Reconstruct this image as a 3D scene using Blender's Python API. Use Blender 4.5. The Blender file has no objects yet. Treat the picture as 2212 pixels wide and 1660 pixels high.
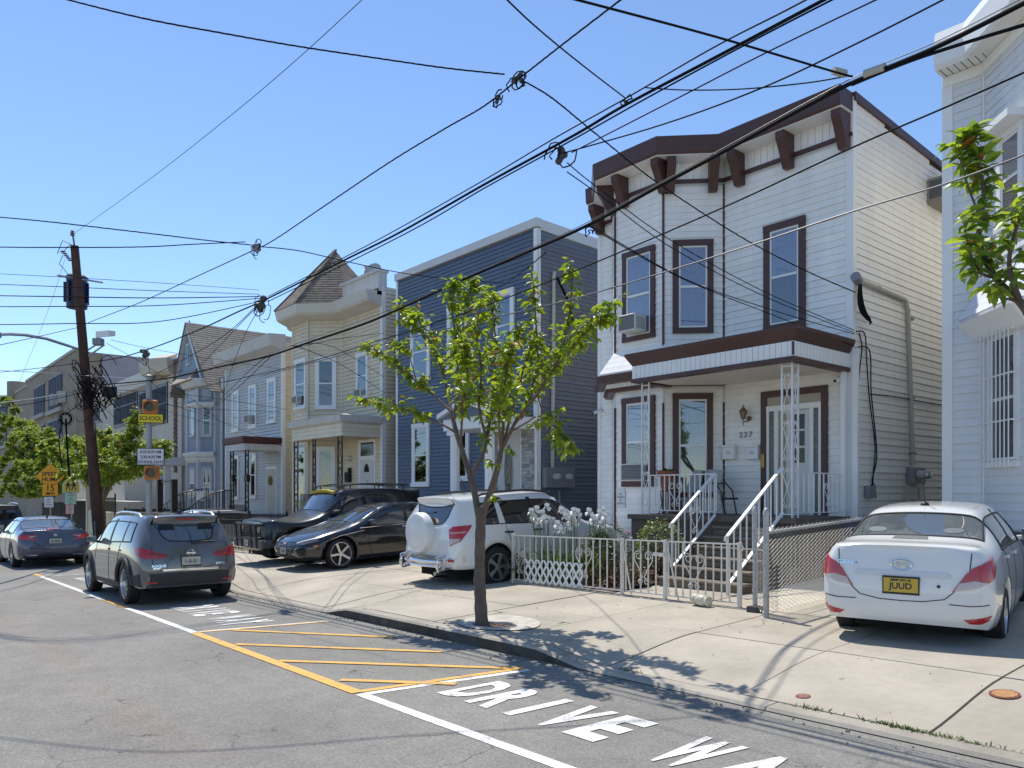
import bpy, bmesh, math, random
from mathutils import Vector, Matrix
from mathutils.bvhtree import BVHTree
random.seed(7)
SC = bpy.context.scene
# ---------------------------------------------------------------- camera, world, sun, exposure
F_PX, YAW, HOR, CAMH = 1670.0, math.radians(40.3), 1065.0, 1.8      # measured on a 2212 px wide view of the photograph
FW = Vector((-math.cos(YAW), math.sin(YAW), 0)); RT = Vector((math.sin(YAW), math.cos(YAW), 0))
CAM = Vector((0, 0, CAMH))
cd = bpy.data.cameras.new('camera'); co = bpy.data.objects.new('camera', cd); SC.collection.objects.link(co)
cd.sensor_width = 36; cd.lens = 36 * F_PX / 2212; cd.shift_y = (HOR - 830) / 2212; cd.clip_start = .05; cd.clip_end = 2000
co.location = CAM; co.rotation_euler = (math.pi / 2, 0, math.atan2(FW.y, FW.x) - math.pi / 2)
SC.camera = co
SUN = Vector((-.50, .13, 1.0)).normalized()
w = bpy.data.worlds.new('World'); SC.world = w; w.use_nodes = True
nt = w.node_tree; bg = nt.nodes['Background']
sky = nt.nodes.new('ShaderNodeTexSky'); sky.sky_type = 'NISHITA'; sky.sun_disc = False
sky.sun_elevation = math.asin(SUN.z); sky.sun_rotation = math.atan2(SUN.x, SUN.y)
sky.air_density = 1.0; sky.dust_density = 0; sky.ozone_density = 4.4; sky.altitude = 900
nt.links.new(sky.outputs[0], bg.inputs[0]); bg.inputs[1].default_value = .113
sd = bpy.data.lights.new('sun', 'SUN'); sd.energy = 3.0; sd.angle = math.radians(.53); sd.color = (1, .95, .86)
so = bpy.data.objects.new('sun', sd); SC.collection.objects.link(so); so.location = (0, 0, 30)
so.rotation_euler = SUN.to_track_quat('Z', 'Y').to_euler()
SC.view_settings.view_transform = 'Standard'; SC.view_settings.look = 'None'
SC.view_settings.gamma = 1; SC.view_settings.use_curve_mapping = False; SC.view_settings.exposure = .78
SC.render.engine = 'CYCLES'
SC.cycles.max_bounces = 8; SC.cycles.transparent_max_bounces = 16; SC.cycles.diffuse_bounces = 4
SC.cycles.use_denoising = True

# ---------------------------------------------------------------- measuring: where a ray through a photo point meets a real plane
def ray(px, py):
    return FW + RT * ((px - 1106) / F_PX) + Vector((0, 0, 1)) * ((HOR - py) / F_PX)
def at(px, py, Y=None, X=None, Z=None):
    r = ray(px, py)
    if Y is not None: t = Y / r.y
    elif X is not None: t = X / r.x
    else: t = (Z - CAMH) / r.z
    return CAM + r * t

# ---------------------------------------------------------------- materials
MATS = {}
def M(name, col, rough=.6, metal=0, spec=.4, var=.0, vs=3.0, bump=0, bs=60, rnd=0, streak=0, coat=0, grime=0):
    if name in MATS: return MATS[name]
    m = bpy.data.materials.new(name); m.use_nodes = True; MATS[name] = m
    t = m.node_tree; N = t.nodes; L = t.links; p = N['Principled BSDF']
    p.inputs['Roughness'].default_value = rough; p.inputs['Metallic'].default_value = metal
    p.inputs['Specular IOR Level'].default_value = spec; p.inputs['Coat Weight'].default_value = coat
    p.inputs['Coat Roughness'].default_value = .04
    p.inputs['Base Color'].default_value = (*col, 1)
    geo = N.new('ShaderNodeNewGeometry')
    cur = None
    def mul(fac_socket, lo, hi):
        nonlocal cur
        mr = N.new('ShaderNodeMapRange'); L.new(fac_socket, mr.inputs['Value'])
        mr.inputs['From Min'].default_value = .3 if fac_socket.node.type != 'OBJECT_INFO' else 0
        mr.inputs['From Max'].default_value = .7 if fac_socket.node.type != 'OBJECT_INFO' else 1
        mr.inputs['To Min'].default_value = lo; mr.inputs['To Max'].default_value = hi
        mx = N.new('ShaderNodeVectorMath'); mx.operation = 'SCALE'
        if cur is None: mx.inputs[0].default_value = col
        else: L.new(cur, mx.inputs[0])
        L.new(mr.outputs[0], mx.inputs['Scale']); cur = mx.outputs[0]
    def noise(scale, detail=4, stretch=None):
        n = N.new('ShaderNodeTexNoise'); n.inputs['Scale'].default_value = scale; n.inputs['Detail'].default_value = detail
        if stretch:
            mp = N.new('ShaderNodeMapping'); mp.inputs['Scale'].default_value = stretch
            L.new(geo.outputs['Position'], mp.inputs['Vector']); L.new(mp.outputs[0], n.inputs['Vector'])
        else: L.new(geo.outputs['Position'], n.inputs['Vector'])
        return n.outputs['Fac']
    if var: mul(noise(vs), 1 - var, 1 + var * .6); mul(noise(vs * 9, 3), 1 - var * .5, 1 + var * .3)
    if streak: mul(noise(6, 5, (1, 1, .12)), 1 - streak, 1 + streak * .2)
    if grime: mul(noise(.9, 6), 1 - grime, 1.02)
    if rnd:
        oi = N.new('ShaderNodeObjectInfo'); mul(oi.outputs['Random'], 1 - rnd, 1 + rnd)
    if cur is not None: L.new(cur, p.inputs['Base Color'])
    if bump:
        b = N.new('ShaderNodeBump'); b.inputs['Strength'].default_value = bump; b.inputs['Distance'].default_value = .01
        L.new(noise(bs, 5), b.inputs['Height']); L.new(b.outputs[0], p.inputs['Normal'])
    return m
def glass(name, tint=(.5, .55, .6), refl=.12, rough=.02):
    if name in MATS: return MATS[name]
    m = bpy.data.materials.new(name); m.use_nodes = True; MATS[name] = m
    t = m.node_tree; N = t.nodes; L = t.links; N.remove(N['Principled BSDF'])
    tr = N.new('ShaderNodeBsdfTransparent'); tr.inputs[0].default_value = (*tint, 1)
    gl = N.new('ShaderNodeBsdfGlossy'); gl.inputs['Roughness'].default_value = rough
    lw = N.new('ShaderNodeLayerWeight'); lw.inputs['Blend'].default_value = .25
    mr = N.new('ShaderNodeMapRange'); mr.inputs['To Min'].default_value = refl; mr.inputs['To Max'].default_value = .6
    L.new(lw.outputs['Fresnel'], mr.inputs['Value'])
    mx = N.new('ShaderNodeMixShader'); L.new(mr.outputs[0], mx.inputs[0]); L.new(tr.outputs[0], mx.inputs[1]); L.new(gl.outputs[0], mx.inputs[2])
    L.new(mx.outputs[0], N['Material Output'].inputs[0]); return m
def leafmat(name, col, col2, rough=.4, trans=.4):
    m = bpy.data.materials.new(name); m.use_nodes = True; MATS[name] = m
    t = m.node_tree; N = t.nodes; L = t.links; p = N['Principled BSDF']
    oi = N.new('ShaderNodeObjectInfo'); g = N.new('ShaderNodeNewGeometry')
    ad = N.new('ShaderNodeMath'); ad.operation = 'ADD'; L.new(oi.outputs['Random'], ad.inputs[0]); L.new(g.outputs['Random Per Island'], ad.inputs[1])
    fr = N.new('ShaderNodeMath'); fr.operation = 'FRACT'; L.new(ad.outputs[0], fr.inputs[0])
    mx = N.new('ShaderNodeMix'); mx.data_type = 'RGBA'; L.new(fr.outputs[0], mx.inputs[0])
    mx.inputs[6].default_value = (*col, 1); mx.inputs[7].default_value = (*col2, 1)
    L.new(mx.outputs[2], p.inputs['Base Color']); p.inputs['Roughness'].default_value = rough; p.inputs['Specular IOR Level'].default_value = .5
    tl = N.new('ShaderNodeBsdfTranslucent')
    br = N.new('ShaderNodeVectorMath'); br.operation = 'MULTIPLY'; L.new(mx.outputs[2], br.inputs[0]); br.inputs[1].default_value = (2.2, 2.0, .9)
    L.new(br.outputs[0], tl.inputs[0])
    ms = N.new('ShaderNodeMixShader'); ms.inputs[0].default_value = trans; L.new(p.outputs[0], ms.inputs[1]); L.new(tl.outputs[0], ms.inputs[2])
    L.new(ms.outputs[0], N['Material Output'].inputs[0]); return m

# ---------------------------------------------------------------- geometry helpers
WORLD = set()
def tag(o, label=None, cat=None, group=None, kind=None):
    if label: o['label'] = label
    if cat: o['category'] = cat
    if group: o['group'] = group
    if kind: o['kind'] = kind
    return o
def thing(name, label, cat, loc=(0, 0, 0), rz=0, group=None, world=False):
    o = bpy.data.objects.new(name, None); SC.collection.objects.link(o); o.empty_display_size = .2
    o.location = loc; o.rotation_euler = (0, 0, rz)
    if world: WORLD.add(o.name)
    return tag(o, label, cat, group)
def structure(name):
    o = bpy.data.objects.new(name, None); SC.collection.objects.link(o); WORLD.add(o.name); o['kind'] = 'structure'; return o
def link(name, me, parent=None, loc=(0, 0, 0), rz=0, label=None):
    o = bpy.data.objects.new(name, me); SC.collection.objects.link(o); o.location = loc; o.rotation_euler = (0, 0, rz)
    if parent is not None:
        o.parent = parent
        if parent.name in WORLD: o.matrix_parent_inverse = Matrix.Translation(-parent.location)
    if label: o['label'] = label
    return o
class MB:
    def __init__(s): s.v = []; s.f = []; s.mi = []; s.m = 0
    def add(s, vs, fs):
        n = len(s.v); s.v += [tuple(v) for v in vs]
        for f in fs: s.f.append([i + n for i in f]); s.mi.append(s.m)
        return s
    def box(s, x0, x1, y0, y1, z0, z1, fr=None):
        p = [(x, y, z) for z in (z0, z1) for y in (y0, y1) for x in (x0, x1)]
        if fr: p = [fr.p(a, c, b) for (a, b, c) in p]       # frame boxes: (along, up, out)
        return s.add(p, [(0, 2, 3, 1), (4, 5, 7, 6), (0, 1, 5, 4), (2, 6, 7, 3), (0, 4, 6, 2), (1, 3, 7, 5)])
    def fbox(s, fr, a0, a1, z0, z1, c0, c1):
        p = [fr.p(a, z, c) for z in (z0, z1) for c in (c0, c1) for a in (a0, a1)]
        return s.add(p, [(0, 2, 3, 1), (4, 5, 7, 6), (0, 1, 5, 4), (2, 6, 7, 3), (0, 4, 6, 2), (1, 3, 7, 5)])
    def prism(s, pts0, pts1):                                # two matching outlines
        n = len(pts0)
        return s.add(list(pts0) + list(pts1), [list(range(n))[::-1], [i + n for i in range(n)]] + [(i, (i + 1) % n, (i + 1) % n + n, i + n) for i in range(n)])
    def fprism(s, fr, pts, c0, c1):                          # outline (a,z) in a wall frame
        return s.prism([fr.p(a, z, c0) for a, z in pts], [fr.p(a, z, c1) for a, z in pts])
    def tube(s, pts, r, n=6, closed=False, taper=None, r1=None):
        pts = [Vector(p) for p in pts]
        if len(pts) < 2: return s
        k = len(pts); rings = []; up = None
        for i, p in enumerate(pts):
            a = pts[i - 1] if (i > 0 or closed) else p; b = pts[(i + 1) % k] if (i < k - 1 or closed) else p
            d = (b - a); d = d.normalized() if d.length > 1e-9 else Vector((0, 0, 1))
            if up is None: up = d.orthogonal().normalized()
            else:
                up = up - d * up.dot(d)
                up = up.normalized() if up.length > 1e-6 else d.orthogonal().normalized()
            q = d.cross(up); rr = r[i] if isinstance(r, (list, tuple)) else (r if r1 is None else r + (r1 - r) * i / (k - 1))
            rings.append([p + (up * math.cos(2 * math.pi * j / n) + q * math.sin(2 * math.pi * j / n)) * rr for j in range(n)])
        vs = [v for g in rings for v in g]; fs = []
        for i in range(k if closed else k - 1):
            for j in range(n):
                fs.append((i * n + j, i * n + (j + 1) % n, ((i + 1) % k) * n + (j + 1) % n, ((i + 1) % k) * n + j))
        if not closed: fs += [list(range(n))[::-1], [(k - 1) * n + j for j in range(n)]]
        return s.add(vs, fs)
    def lathe(s, prof, o=(0, 0, 0), axis='z', n=20, caps=True):         # profile (radius, height)
        o = Vector(o); vs = []
        for r, h in prof:
            for j in range(n):
                c, q = r * math.cos(2 * math.pi * j / n), r * math.sin(2 * math.pi * j / n)
                vs.append(o + (Vector((c, q, h)) if axis == 'z' else Vector((c, h, q)) if axis == 'y' else Vector((h, c, q))))
        k = len(prof); fs = [(i * n + j, i * n + (j + 1) % n, (i + 1) * n + (j + 1) % n, (i + 1) * n + j) for i in range(k - 1) for j in range(n)]
        if caps: fs += [list(range(n))[::-1], [(k - 1) * n + j for j in range(n)]]
        return s.add(vs, fs)
    def mesh(s, name, mats, smooth=False):
        me = bpy.data.meshes.new(name); me.from_pydata(s.v, [], s.f); me.validate()
        for m in (mats if isinstance(mats, (list, tuple)) else [mats]): me.materials.append(m)
        if any(s.mi): me.polygons.foreach_set('material_index', s.mi[:len(me.polygons)])
        b = bmesh.new(); b.from_mesh(me); bmesh.ops.recalc_face_normals(b, faces=b.faces); b.to_mesh(me); b.free()
        if smooth:
            me.polygons.foreach_set('use_smooth', [True] * len(me.polygons))
            if smooth != 'all': me.set_sharp_from_angle(angle=math.radians(40))
        return me
    def build(s, name, mat, parent=None, smooth=False, bevel=0, label=None, loc=(0, 0, 0), rz=0):
        me = s.mesh(name, mat, smooth)
        if bevel:
            b = bmesh.new(); b.from_mesh(me)
            bmesh.ops.bevel(b, geom=[e for e in b.edges if e.is_manifold and e.calc_face_angle(0) > .5], offset=bevel, segments=1, affect='EDGES', clamp_overlap=True)
            b.to_mesh(me); b.free()
        return link(name, me, parent, loc, rz, label)
class Frame:                                                 # a wall: along u, up z, outwards n
    def __init__(s, o, u, n): s.o = Vector(o); s.u = Vector(u).normalized(); s.n = Vector(n).normalized()
    def p(s, a, z, c=0): return s.o + s.u * a + Vector((0, 0, z)) + s.n * c
    def hit(s, px, py, c=0):
        r = ray(px, py); o = s.o + s.n * c; t = (o - CAM).dot(s.n) / r.dot(s.n); q = CAM + r * t
        return (q - s.o).dot(s.u), q.z - s.o.z
def wall_between(p, q):                                      # frame on a wall seen from p (left) to q (right)
    u = Vector((q[0] - p[0], q[1] - p[1], 0)); n = Vector((u.y, -u.x, 0))
    return Frame((p[0], p[1], 0), u, n), u.length
_boards = {}
def siding(house, fr, a0, a1, z0, z1, course, mat, top=None, name='siding_board', holes=(), proud=.02, alt=.62):
    k = 0; z = z0
    while z < z1 - .01:
        h = min(course, z1 - z); e = a1
        if top: e = min(a1, top(z + h))
        segs = [(a0, e)]; pq = proud if k % 2 == 0 else proud * alt
        for (h0, h1, g0, g1) in holes:
            if g0 < z + h and g1 > z:
                segs = [t for (s, f) in segs for t in ((s, min(f, h0)), (max(s, h1), f)) if t[1] - t[0] > .02]
        for (s, f) in segs:
            if f - s < .03: continue
            key = (round(f - s, 3), round(h, 3), mat.name, pq)
            if key not in _boards:
                ln = f - s; sec = [(-.012, 0), (pq, 0), (pq + .001, .012), (.004, h - .004), (-.012, h - .004)]
                mb = MB(); mb.prism([(0, -c, zz) for c, zz in sec], [(ln, -c, zz) for c, zz in sec])
                _boards[key] = mb.mesh(name, mat)
            q = fr.p(s, z, 0); link(name, _boards[key], house, q, math.atan2(fr.u.y, fr.u.x))
        z += course; k += 1
def text_mesh(body, size, mat, name='lettering', sx=1.0, bold=.0, align='CENTER', spacing=1.0, extrude=.002, line=1.0):
    cu = bpy.data.curves.new('t', 'FONT'); cu.body = body; cu.size = size; cu.align_x = align; cu.align_y = 'CENTER'
    cu.offset = bold; cu.extrude = extrude; cu.space_character = spacing; cu.space_line = line; cu.resolution_u = 3
    o = bpy.data.objects.new('t', cu); SC.collection.objects.link(o)
    dg = bpy.context.evaluated_depsgraph_get(); me = bpy.data.meshes.new_from_object(o.evaluated_get(dg))
    bpy.data.objects.remove(o); bpy.data.curves.remove(cu)
    me.name = name
    for v in me.vertices: v.co.x *= sx
    me.materials.clear(); me.materials.append(mat); return me
def put_text(me, parent, fr, a, z, c, name='lettering'):      # upright on a wall frame
    m2 = me.copy(); m2.transform(Matrix(((fr.u.x, 0, fr.n.x, 0), (fr.u.y, 0, fr.n.y, 0), (0, 1, 0, 0), (0, 0, 0, 1))))
    m2.transform(Matrix.Translation(fr.p(a, z, c))); return link(name, m2, parent)

# ---------------------------------------------------------------- palette
WHITE = M('white_vinyl', (.90, .88, .835), .45, streak=.07, rnd=.03, grime=.06)
WARMV = M('warm_bounce_vinyl', (.88, .86, .80), .5, streak=.06, rnd=.025, grime=.08)  # house vinyl with the warm bounced light put into its colour
TRIMW = M('white_trim', (.83, .825, .81), .45, grime=.06)
BROWN = M('brown_aluminium_trim', (.085, .040, .036), .42, var=.08, grime=.1)
BLUE = M('blue_vinyl', (.118, .152, .215), .5, streak=.08, rnd=.04, grime=.08)
CREAM = M('cream_vinyl', (.76, .67, .50), .5, streak=.08, rnd=.03, grime=.08)
GREYV = M('pale_grey_vinyl', (.58, .585, .58), .5, streak=.08, rnd=.03, grime=.1)
CONC = M('sidewalk_concrete', (.45, .40, .325), .85, var=.12, vs=1.3, bump=.25, bs=140, rnd=.065, grime=.20)
KERB = M('kerb_concrete', (.40, .36, .30), .85, var=.14, vs=2.5, bump=.3, bs=90, rnd=.05, grime=.25)
WPAINT = M('white_iron_paint', (.78, .77, .74), .35, var=.05, vs=9)
BLACKI = M('black_iron', (.012, .012, .014), .4)
GLASS = glass('window_glass', (.78, .82, .86), .06)
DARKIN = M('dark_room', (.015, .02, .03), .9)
CURT = M('lace_curtain', (.46, .46, .52), .9, var=.1, vs=14)
CURTW = M('white_blind', (.6, .6, .6), .8)
STONE = M('weathered_step_stone', (.20, .165, .125), .85, var=.22, vs=3, bump=.4, bs=70, rnd=.08)
GALV = M('galvanised_steel', (.42, .43, .44), .42, .6, var=.18, vs=12)
CABLE = M('black_cable', (.010, .010, .011), .85, 0, .12)
GREYP = M('grey_metal_box', (.25, .26, .27), .5, .2, var=.06)
# ================================================================ ground
def road_z(x): return .016 * (min(x, 20) + 7)
KY = 5.52                                                    # kerb line
def drop(x):                                                 # 1 on a dropped kerb, 0 on a full one
    d = 0
    for lo, hi in ((-15.6, -10.2), (-6.25, 60)):
        d = max(d, min(1, max(0, (x - lo) / .9)) * min(1, max(0, (hi - x) / .9)))
    return d * d * (3 - 2 * d)
def walk_z(x, y):
    full = .14 + max(0, min(y - KY, 9)) * .040
    low = .03 + max(0, min(y - KY, 9)) * .040
    t = max(0, min(1, (y - KY - .1) / 1.5)); t = t * t * (3 - 2 * t)
    k = drop(x) * (1 - t)
    return road_z(x) + full * (1 - k) + low * k
def asphalt():
    m = M('asphalt', (.22, .209, .189), .9); t = m.node_tree; N = t.nodes; L = t.links; p = N['Principled BSDF']
    g = N.new('ShaderNodeNewGeometry')
    def noise(s, d=4):
        n = N.new('ShaderNodeTexNoise'); n.inputs['Scale'].default_value = s; n.inputs['Detail'].default_value = d
        L.new(g.outputs['Position'], n.inputs['Vector']); return n.outputs['Fac']
    def rng(s, a, b, c, d):
        r = N.new('ShaderNodeMapRange'); L.new(s, r.inputs['Value'])
        for k, v in zip(('From Min', 'From Max', 'To Min', 'To Max'), (a, b, c, d)): r.inputs[k].default_value = v
        return r.outputs[0]
    def mulv(a, b):
        q = N.new('ShaderNodeMath'); q.operation = 'MULTIPLY'; L.new(a, q.inputs[0]); L.new(b, q.inputs[1]); return q.outputs[0]
    v = N.new('ShaderNodeTexVoronoi'); v.inputs['Scale'].default_value = 105; L.new(g.outputs['Position'], v.inputs['Vector'])
    sp = N.new('ShaderNodeSeparateColor'); L.new(v.outputs['Color'], sp.inputs[0])
    agg = rng(sp.outputs[0], 0, 1, .80, 1.24)
    f = mulv(mulv(agg, rng(noise(38, 3), .3, .7, .86, 1.12)), mulv(rng(noise(.45, 5), .3, .7, .86, 1.12), rng(noise(4, 4), .3, .7, .92, 1.07)))
    # hairline cracks: thin contour of a stretched noise, broken up by another
    cr = N.new('ShaderNodeTexVoronoi'); cr.feature = 'DISTANCE_TO_EDGE'; cr.inputs['Scale'].default_value = .75
    wv = N.new('ShaderNodeTexNoise'); wv.inputs['Scale'].default_value = 2.2; wv.inputs['Detail'].default_value = 6
    L.new(g.outputs['Position'], wv.inputs['Vector'])
    ad = N.new('ShaderNodeVectorMath'); ad.operation = 'MULTIPLY_ADD'; L.new(wv.outputs['Color'], ad.inputs[0]); ad.inputs[1].default_value = (.9, .9, 0); L.new(g.outputs['Position'], ad.inputs[2])
    L.new(ad.outputs[0], cr.inputs['Vector'])
    line = rng(cr.outputs['Distance'], 0, .010, 1, 0)
    brk = rng(noise(.6, 3), .52, .62, 0, 1)
    ck = N.new('ShaderNodeMath'); ck.operation = 'MULTIPLY_ADD'; L.new(mulv(line, brk), ck.inputs[0]); ck.inputs[1].default_value = -.62; ck.inputs[2].default_value = 1
    f = mulv(f, ck.outputs[0])
    # faded red-brown oil band along the lane centre
    sx = N.new('ShaderNodeSeparateXYZ'); L.new(g.outputs['Position'], sx.inputs[0])
    yy = N.new('ShaderNodeMath'); yy.operation = 'SUBTRACT'; L.new(sx.outputs['Y'], yy.inputs[0]); yy.inputs[1].default_value = 1.72
    ab = N.new('ShaderNodeMath'); ab.operation = 'ABSOLUTE'; L.new(yy.outputs[0], ab.inputs[0])
    band = mulv(rng(ab.outputs[0], .05, .42, 1, 0), rng(noise(1.3, 4), .35, .65, .05, .6))
    mx = N.new('ShaderNodeMix'); mx.data_type = 'RGBA'; L.new(band, mx.inputs[0]); mx.inputs[6].default_value = (.22, .209, .189, 1); mx.inputs[7].default_value = (.235, .19, .16, 1)
    sc = N.new('ShaderNodeVectorMath'); sc.operation = 'SCALE'; L.new(mx.outputs[2], sc.inputs[0]); L.new(f, sc.inputs['Scale'])
    L.new(sc.outputs[0], p.inputs['Base Color'])
    b = N.new('ShaderNodeBump'); b.inputs['Strength'].default_value = .5; b.inputs['Distance'].default_value = .008
    L.new(v.outputs['Distance'], b.inputs['Height']); L.new(b.outputs[0], p.inputs['Normal'])
    return m
ASPH = asphalt()
def paint(name, col):
    m = M(name, col, .7); t = m.node_tree; N = t.nodes; L = t.links; p = N['Principled BSDF']
    g = N.new('ShaderNodeNewGeometry')
    n = N.new('ShaderNodeTexNoise'); n.inputs['Scale'].default_value = 55; n.inputs['Detail'].default_value = 4; L.new(g.outputs['Position'], n.inputs['Vector'])
    n2 = N.new('ShaderNodeTexNoise'); n2.inputs['Scale'].default_value = 5; n2.inputs['Detail'].default_value = 6; L.new(g.outputs['Position'], n2.inputs['Vector'])
    ad = N.new('ShaderNodeMath'); ad.operation = 'ADD'; L.new(n.outputs[0], ad.inputs[0]); L.new(n2.outputs[0], ad.inputs[1])
    r = N.new('ShaderNodeMapRange'); L.new(ad.outputs[0], r.inputs['Value']); r.inputs['From Min'].default_value = 1.0; r.inputs['From Max'].default_value = 1.28
    r.inputs['To Min'].default_value = 0; r.inputs['To Max'].default_value = .75
    mx = N.new('ShaderNodeMix'); mx.data_type = 'RGBA'; L.new(r.outputs[0], mx.inputs[0]); mx.inputs[6].default_value = (*col, 1); mx.inputs[7].default_value = (.2, .19, .18, 1)
    L.new(mx.outputs[2], p.inputs['Base Color']); return m
RWHITE = paint('white_road_paint', (.74, .73, .71)); RYEL = paint('yellow_road_paint', (.72, .40, .085))

g = MB(); xs = [-400, -120, -60, -20, 20, 60, 400]; ys = [-300, -5.5, 14, 40, 300]
for i in range(len(xs) - 1):
    for j in range(len(ys) - 1):
        g.add([(x, y, road_z(max(-60, min(x, 20))) - .12) for x, y in ((xs[i], ys[j]), (xs[i + 1], ys[j]), (xs[i + 1], ys[j + 1]), (xs[i], ys[j + 1]))], [(0, 1, 2, 3)])
o = g.build('ground', M('bare_earth', (.16, .14, .11), .95, var=.2)); o['kind'] = 'structure'
road = structure('road')
g = MB()
for i in range(60):
    x0, x1 = -140 + i * 3, -140 + (i + 1) * 3
    g.add([(x0, -4.0, road_z(x0)), (x1, -4.0, road_z(x1)), (x1, KY + .02, road_z(x1)), (x0, KY + .02, road_z(x0))], [(0, 1, 2, 3)])
g.build('asphalt_surface', ASPH, road)
def on_road(poly, name, mat, lift=.004, sub=1):
    mb = MB(); mb.add([(x, y, road_z(x) + lift) for x, y in poly], [list(range(len(poly)))]); return mb.build(name, mat, road)
def stripe(x0, y0, x1, y1, wd, name, mat, lift=.004):
    d = Vector((x1 - x0, y1 - y0)).normalized(); q = Vector((-d.y, d.x)) * wd / 2
    return on_road([(x0 - q.x, y0 - q.y), (x1 - q.x, y1 - q.y), (x1 + q.x, y1 + q.y), (x0 + q.x, y0 + q.y)], name, mat, lift)
LY = 3.42                                                    # parking lane line
stripe(-6.10, LY - .01, 6, LY + .05, .105, 'white_lane_line', RWHITE)
stripe(-10.50, LY - .01, -6.15, LY - .01, .12, 'yellow_lane_line', RYEL, .007)
stripe(-13.9, LY, -10.55, LY, .10, 'white_lane_line', RWHITE)
stripe(-15.45, LY, -13.95, LY, .11, 'yellow_lane_line', RYEL, .008)
stripe(-21.7, LY, -15.5, LY, .10, 'white_lane_line', RWHITE)
stripe(-22.7, LY, -21.75, LY, .11, 'yellow_lane_line', RYEL, .008)
stripe(-6.07, LY + .03, -5.81, 5.15, .09, 'white_cross_line', RWHITE, .004)
stripe(-6.18, LY + .02, -5.91, 5.17, .085, 'yellow_cross_line', RYEL, .0055)
stripe(-10.58, LY + .06, -10.24, 5.2, .05, 'white_cross_line', RWHITE, .004)
stripe(-10.52, LY + .06, -10.16, 5.2, .06, 'yellow_cross_line', RYEL, .0055)
stripe(-13.95, LY, -13.88, 4.1, .08, 'yellow_cross_line', RYEL, .006)
stripe(-21.7, LY, -21.65, 5.2, .08, 'white_cross_line', RWHITE, .006)
for (pa, pb) in (((505, 1357), (850, 1376)), ((510, 1390), (955, 1411)), ((600, 1430), (1130, 1452)), ((735, 1476), (985, 1486))):
    a = at(*pa, Z=-.02); b = at(*pb, Z=-.01)
    a.y = max(a.y, LY + .05)
    stripe(a.x, a.y, b.x, b.y, .09, 'yellow_hatch_stripe', RYEL, .0085)
def road_word(word, x0, x1, y0, y1, lean=.03):
    n = len(word); cw = (x1 - x0) / n
    for i, ch in enumerate(word):
        me = text_mesh(ch, 1.0, RWHITE, 'painted_letter', bold=.045, extrude=0)
        vx = [v.co.x for v in me.vertices]; vy = [v.co.y for v in me.vertices]
        ax, bx, ay, by = min(vx), max(vx), min(vy), max(vy)
        cx = x0 + cw * i; wch = cw * (.80 if ch != 'I' else .26); off = (cw - wch) / 2 - cw * .05
        for v in me.vertices:
            ty = (v.co.y - ay) / (by - ay); tx = (v.co.x - ax) / (bx - ax)
            X = cx + off + tx * wch + ty * lean; Y = y0 + ty * (y1 - y0)
            v.co = (X, Y, road_z(X) + .006)
        link('painted_letter', me, road)
road_word('DRIVE', -5.69, -3.70, 3.93, 4.62)
road_word('WAY', -3.36, -2.05, 3.93, 4.62)
road_word('DRIVE', -13.4, -12.0, 3.93, 4.62)
road_word('WAY', -11.75, -10.75, 3.93, 4.62)
road_word('DRIVE', -20.6, -18.7, 3.9, 4.6)
road_word('WAY', -18.4, -16.9, 3.9, 4.6)
# kerb stones and sidewalk slabs, each laid separately
def slab(x0, x1, y0, y1, name, mat, parent, gap=.009, nx=5, ny=7, dz=0, fn=walk_z, depth=.10):
    mb = MB(); X = [x0 + gap + (x1 - x0 - 2 * gap) * i / nx for i in range(nx + 1)]; Y = [y0 + gap + (y1 - y0 - 2 * gap) * j / ny for j in range(ny + 1)]
    vs = [(x, y, fn(x, y) + dz) for y in Y for x in X]; W = nx + 1
    fs = [(j * W + i, j * W + i + 1, (j + 1) * W + i + 1, (j + 1) * W + i) for j in range(ny) for i in range(nx)]
    rim = [i for i in range(W)] + [j * W + nx for j in range(1, ny + 1)] + [ny * W + i for i in range(nx - 1, -1, -1)] + [j * W for j in range(ny - 1, 0, -1)]
    n = len(vs); vs += [(vs[i][0], vs[i][1], vs[i][2] - depth) for i in rim]
    fs += [(rim[i], n + i, n + (i + 1) % len(rim), rim[(i + 1) % len(rim)]) for i in range(len(rim))]
    mb.add(vs, fs); return mb.build(name, mat, parent, smooth=True)
TREE = (-7.52, 6.05)
walk = structure('sidewalk'); rs = random.Random(3)
JO = M('joint_dirt', (.07, .06, .045), .95)
g = MB()
for i in range(330):
    x0, x1 = -120 + i * .4, -120 + (i + 1) * .4
    if x1 < -45 and i % 4: continue
    if x1 < -45: x1 += 1.2
    YS = [KY + .19, 5.95, 6.2, 6.5, 6.8, 7.1, 8.9]
    for y0, y1 in zip(YS, YS[1:]):
        if TREE[0] - .75 < (x0 + x1) / 2 < TREE[0] + .75 and y0 < 6.7: continue
        g.add([(x, y, walk_z(x, y) - .030) for x, y in ((x0, y0), (x1, y0), (x1, y1), (x0, y1))], [(0, 1, 2, 3)])
g.build('joint_bed', JO, walk)
x = -60.0; k = 0
while x < 6:
    stp = 1.52
    a, b = x, x + stp
    if not (a < TREE[0] + .2 and b > TREE[0] - .2):
        slab(a, b, KY + .20, 7.2, 'concrete_slab', CONC, walk, dz=rs.uniform(-.004, .004))
    else:                                                   # the slab cut out round the street tree
        for (p, q, r, s) in ((a, b, 6.72, 7.2), (a, TREE[0] - .62, KY + .2, 6.72), (TREE[0] + .62, b, KY + .2, 6.72)):
            if q - p > .05: slab(p, q, r, s, 'concrete_slab', CONC, walk)
    slab(a, b, 7.2, 8.85, 'concrete_slab', CONC, walk, dz=rs.uniform(-.004, .004))
    x += stp; k += 1
o = MB(); 
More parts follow.
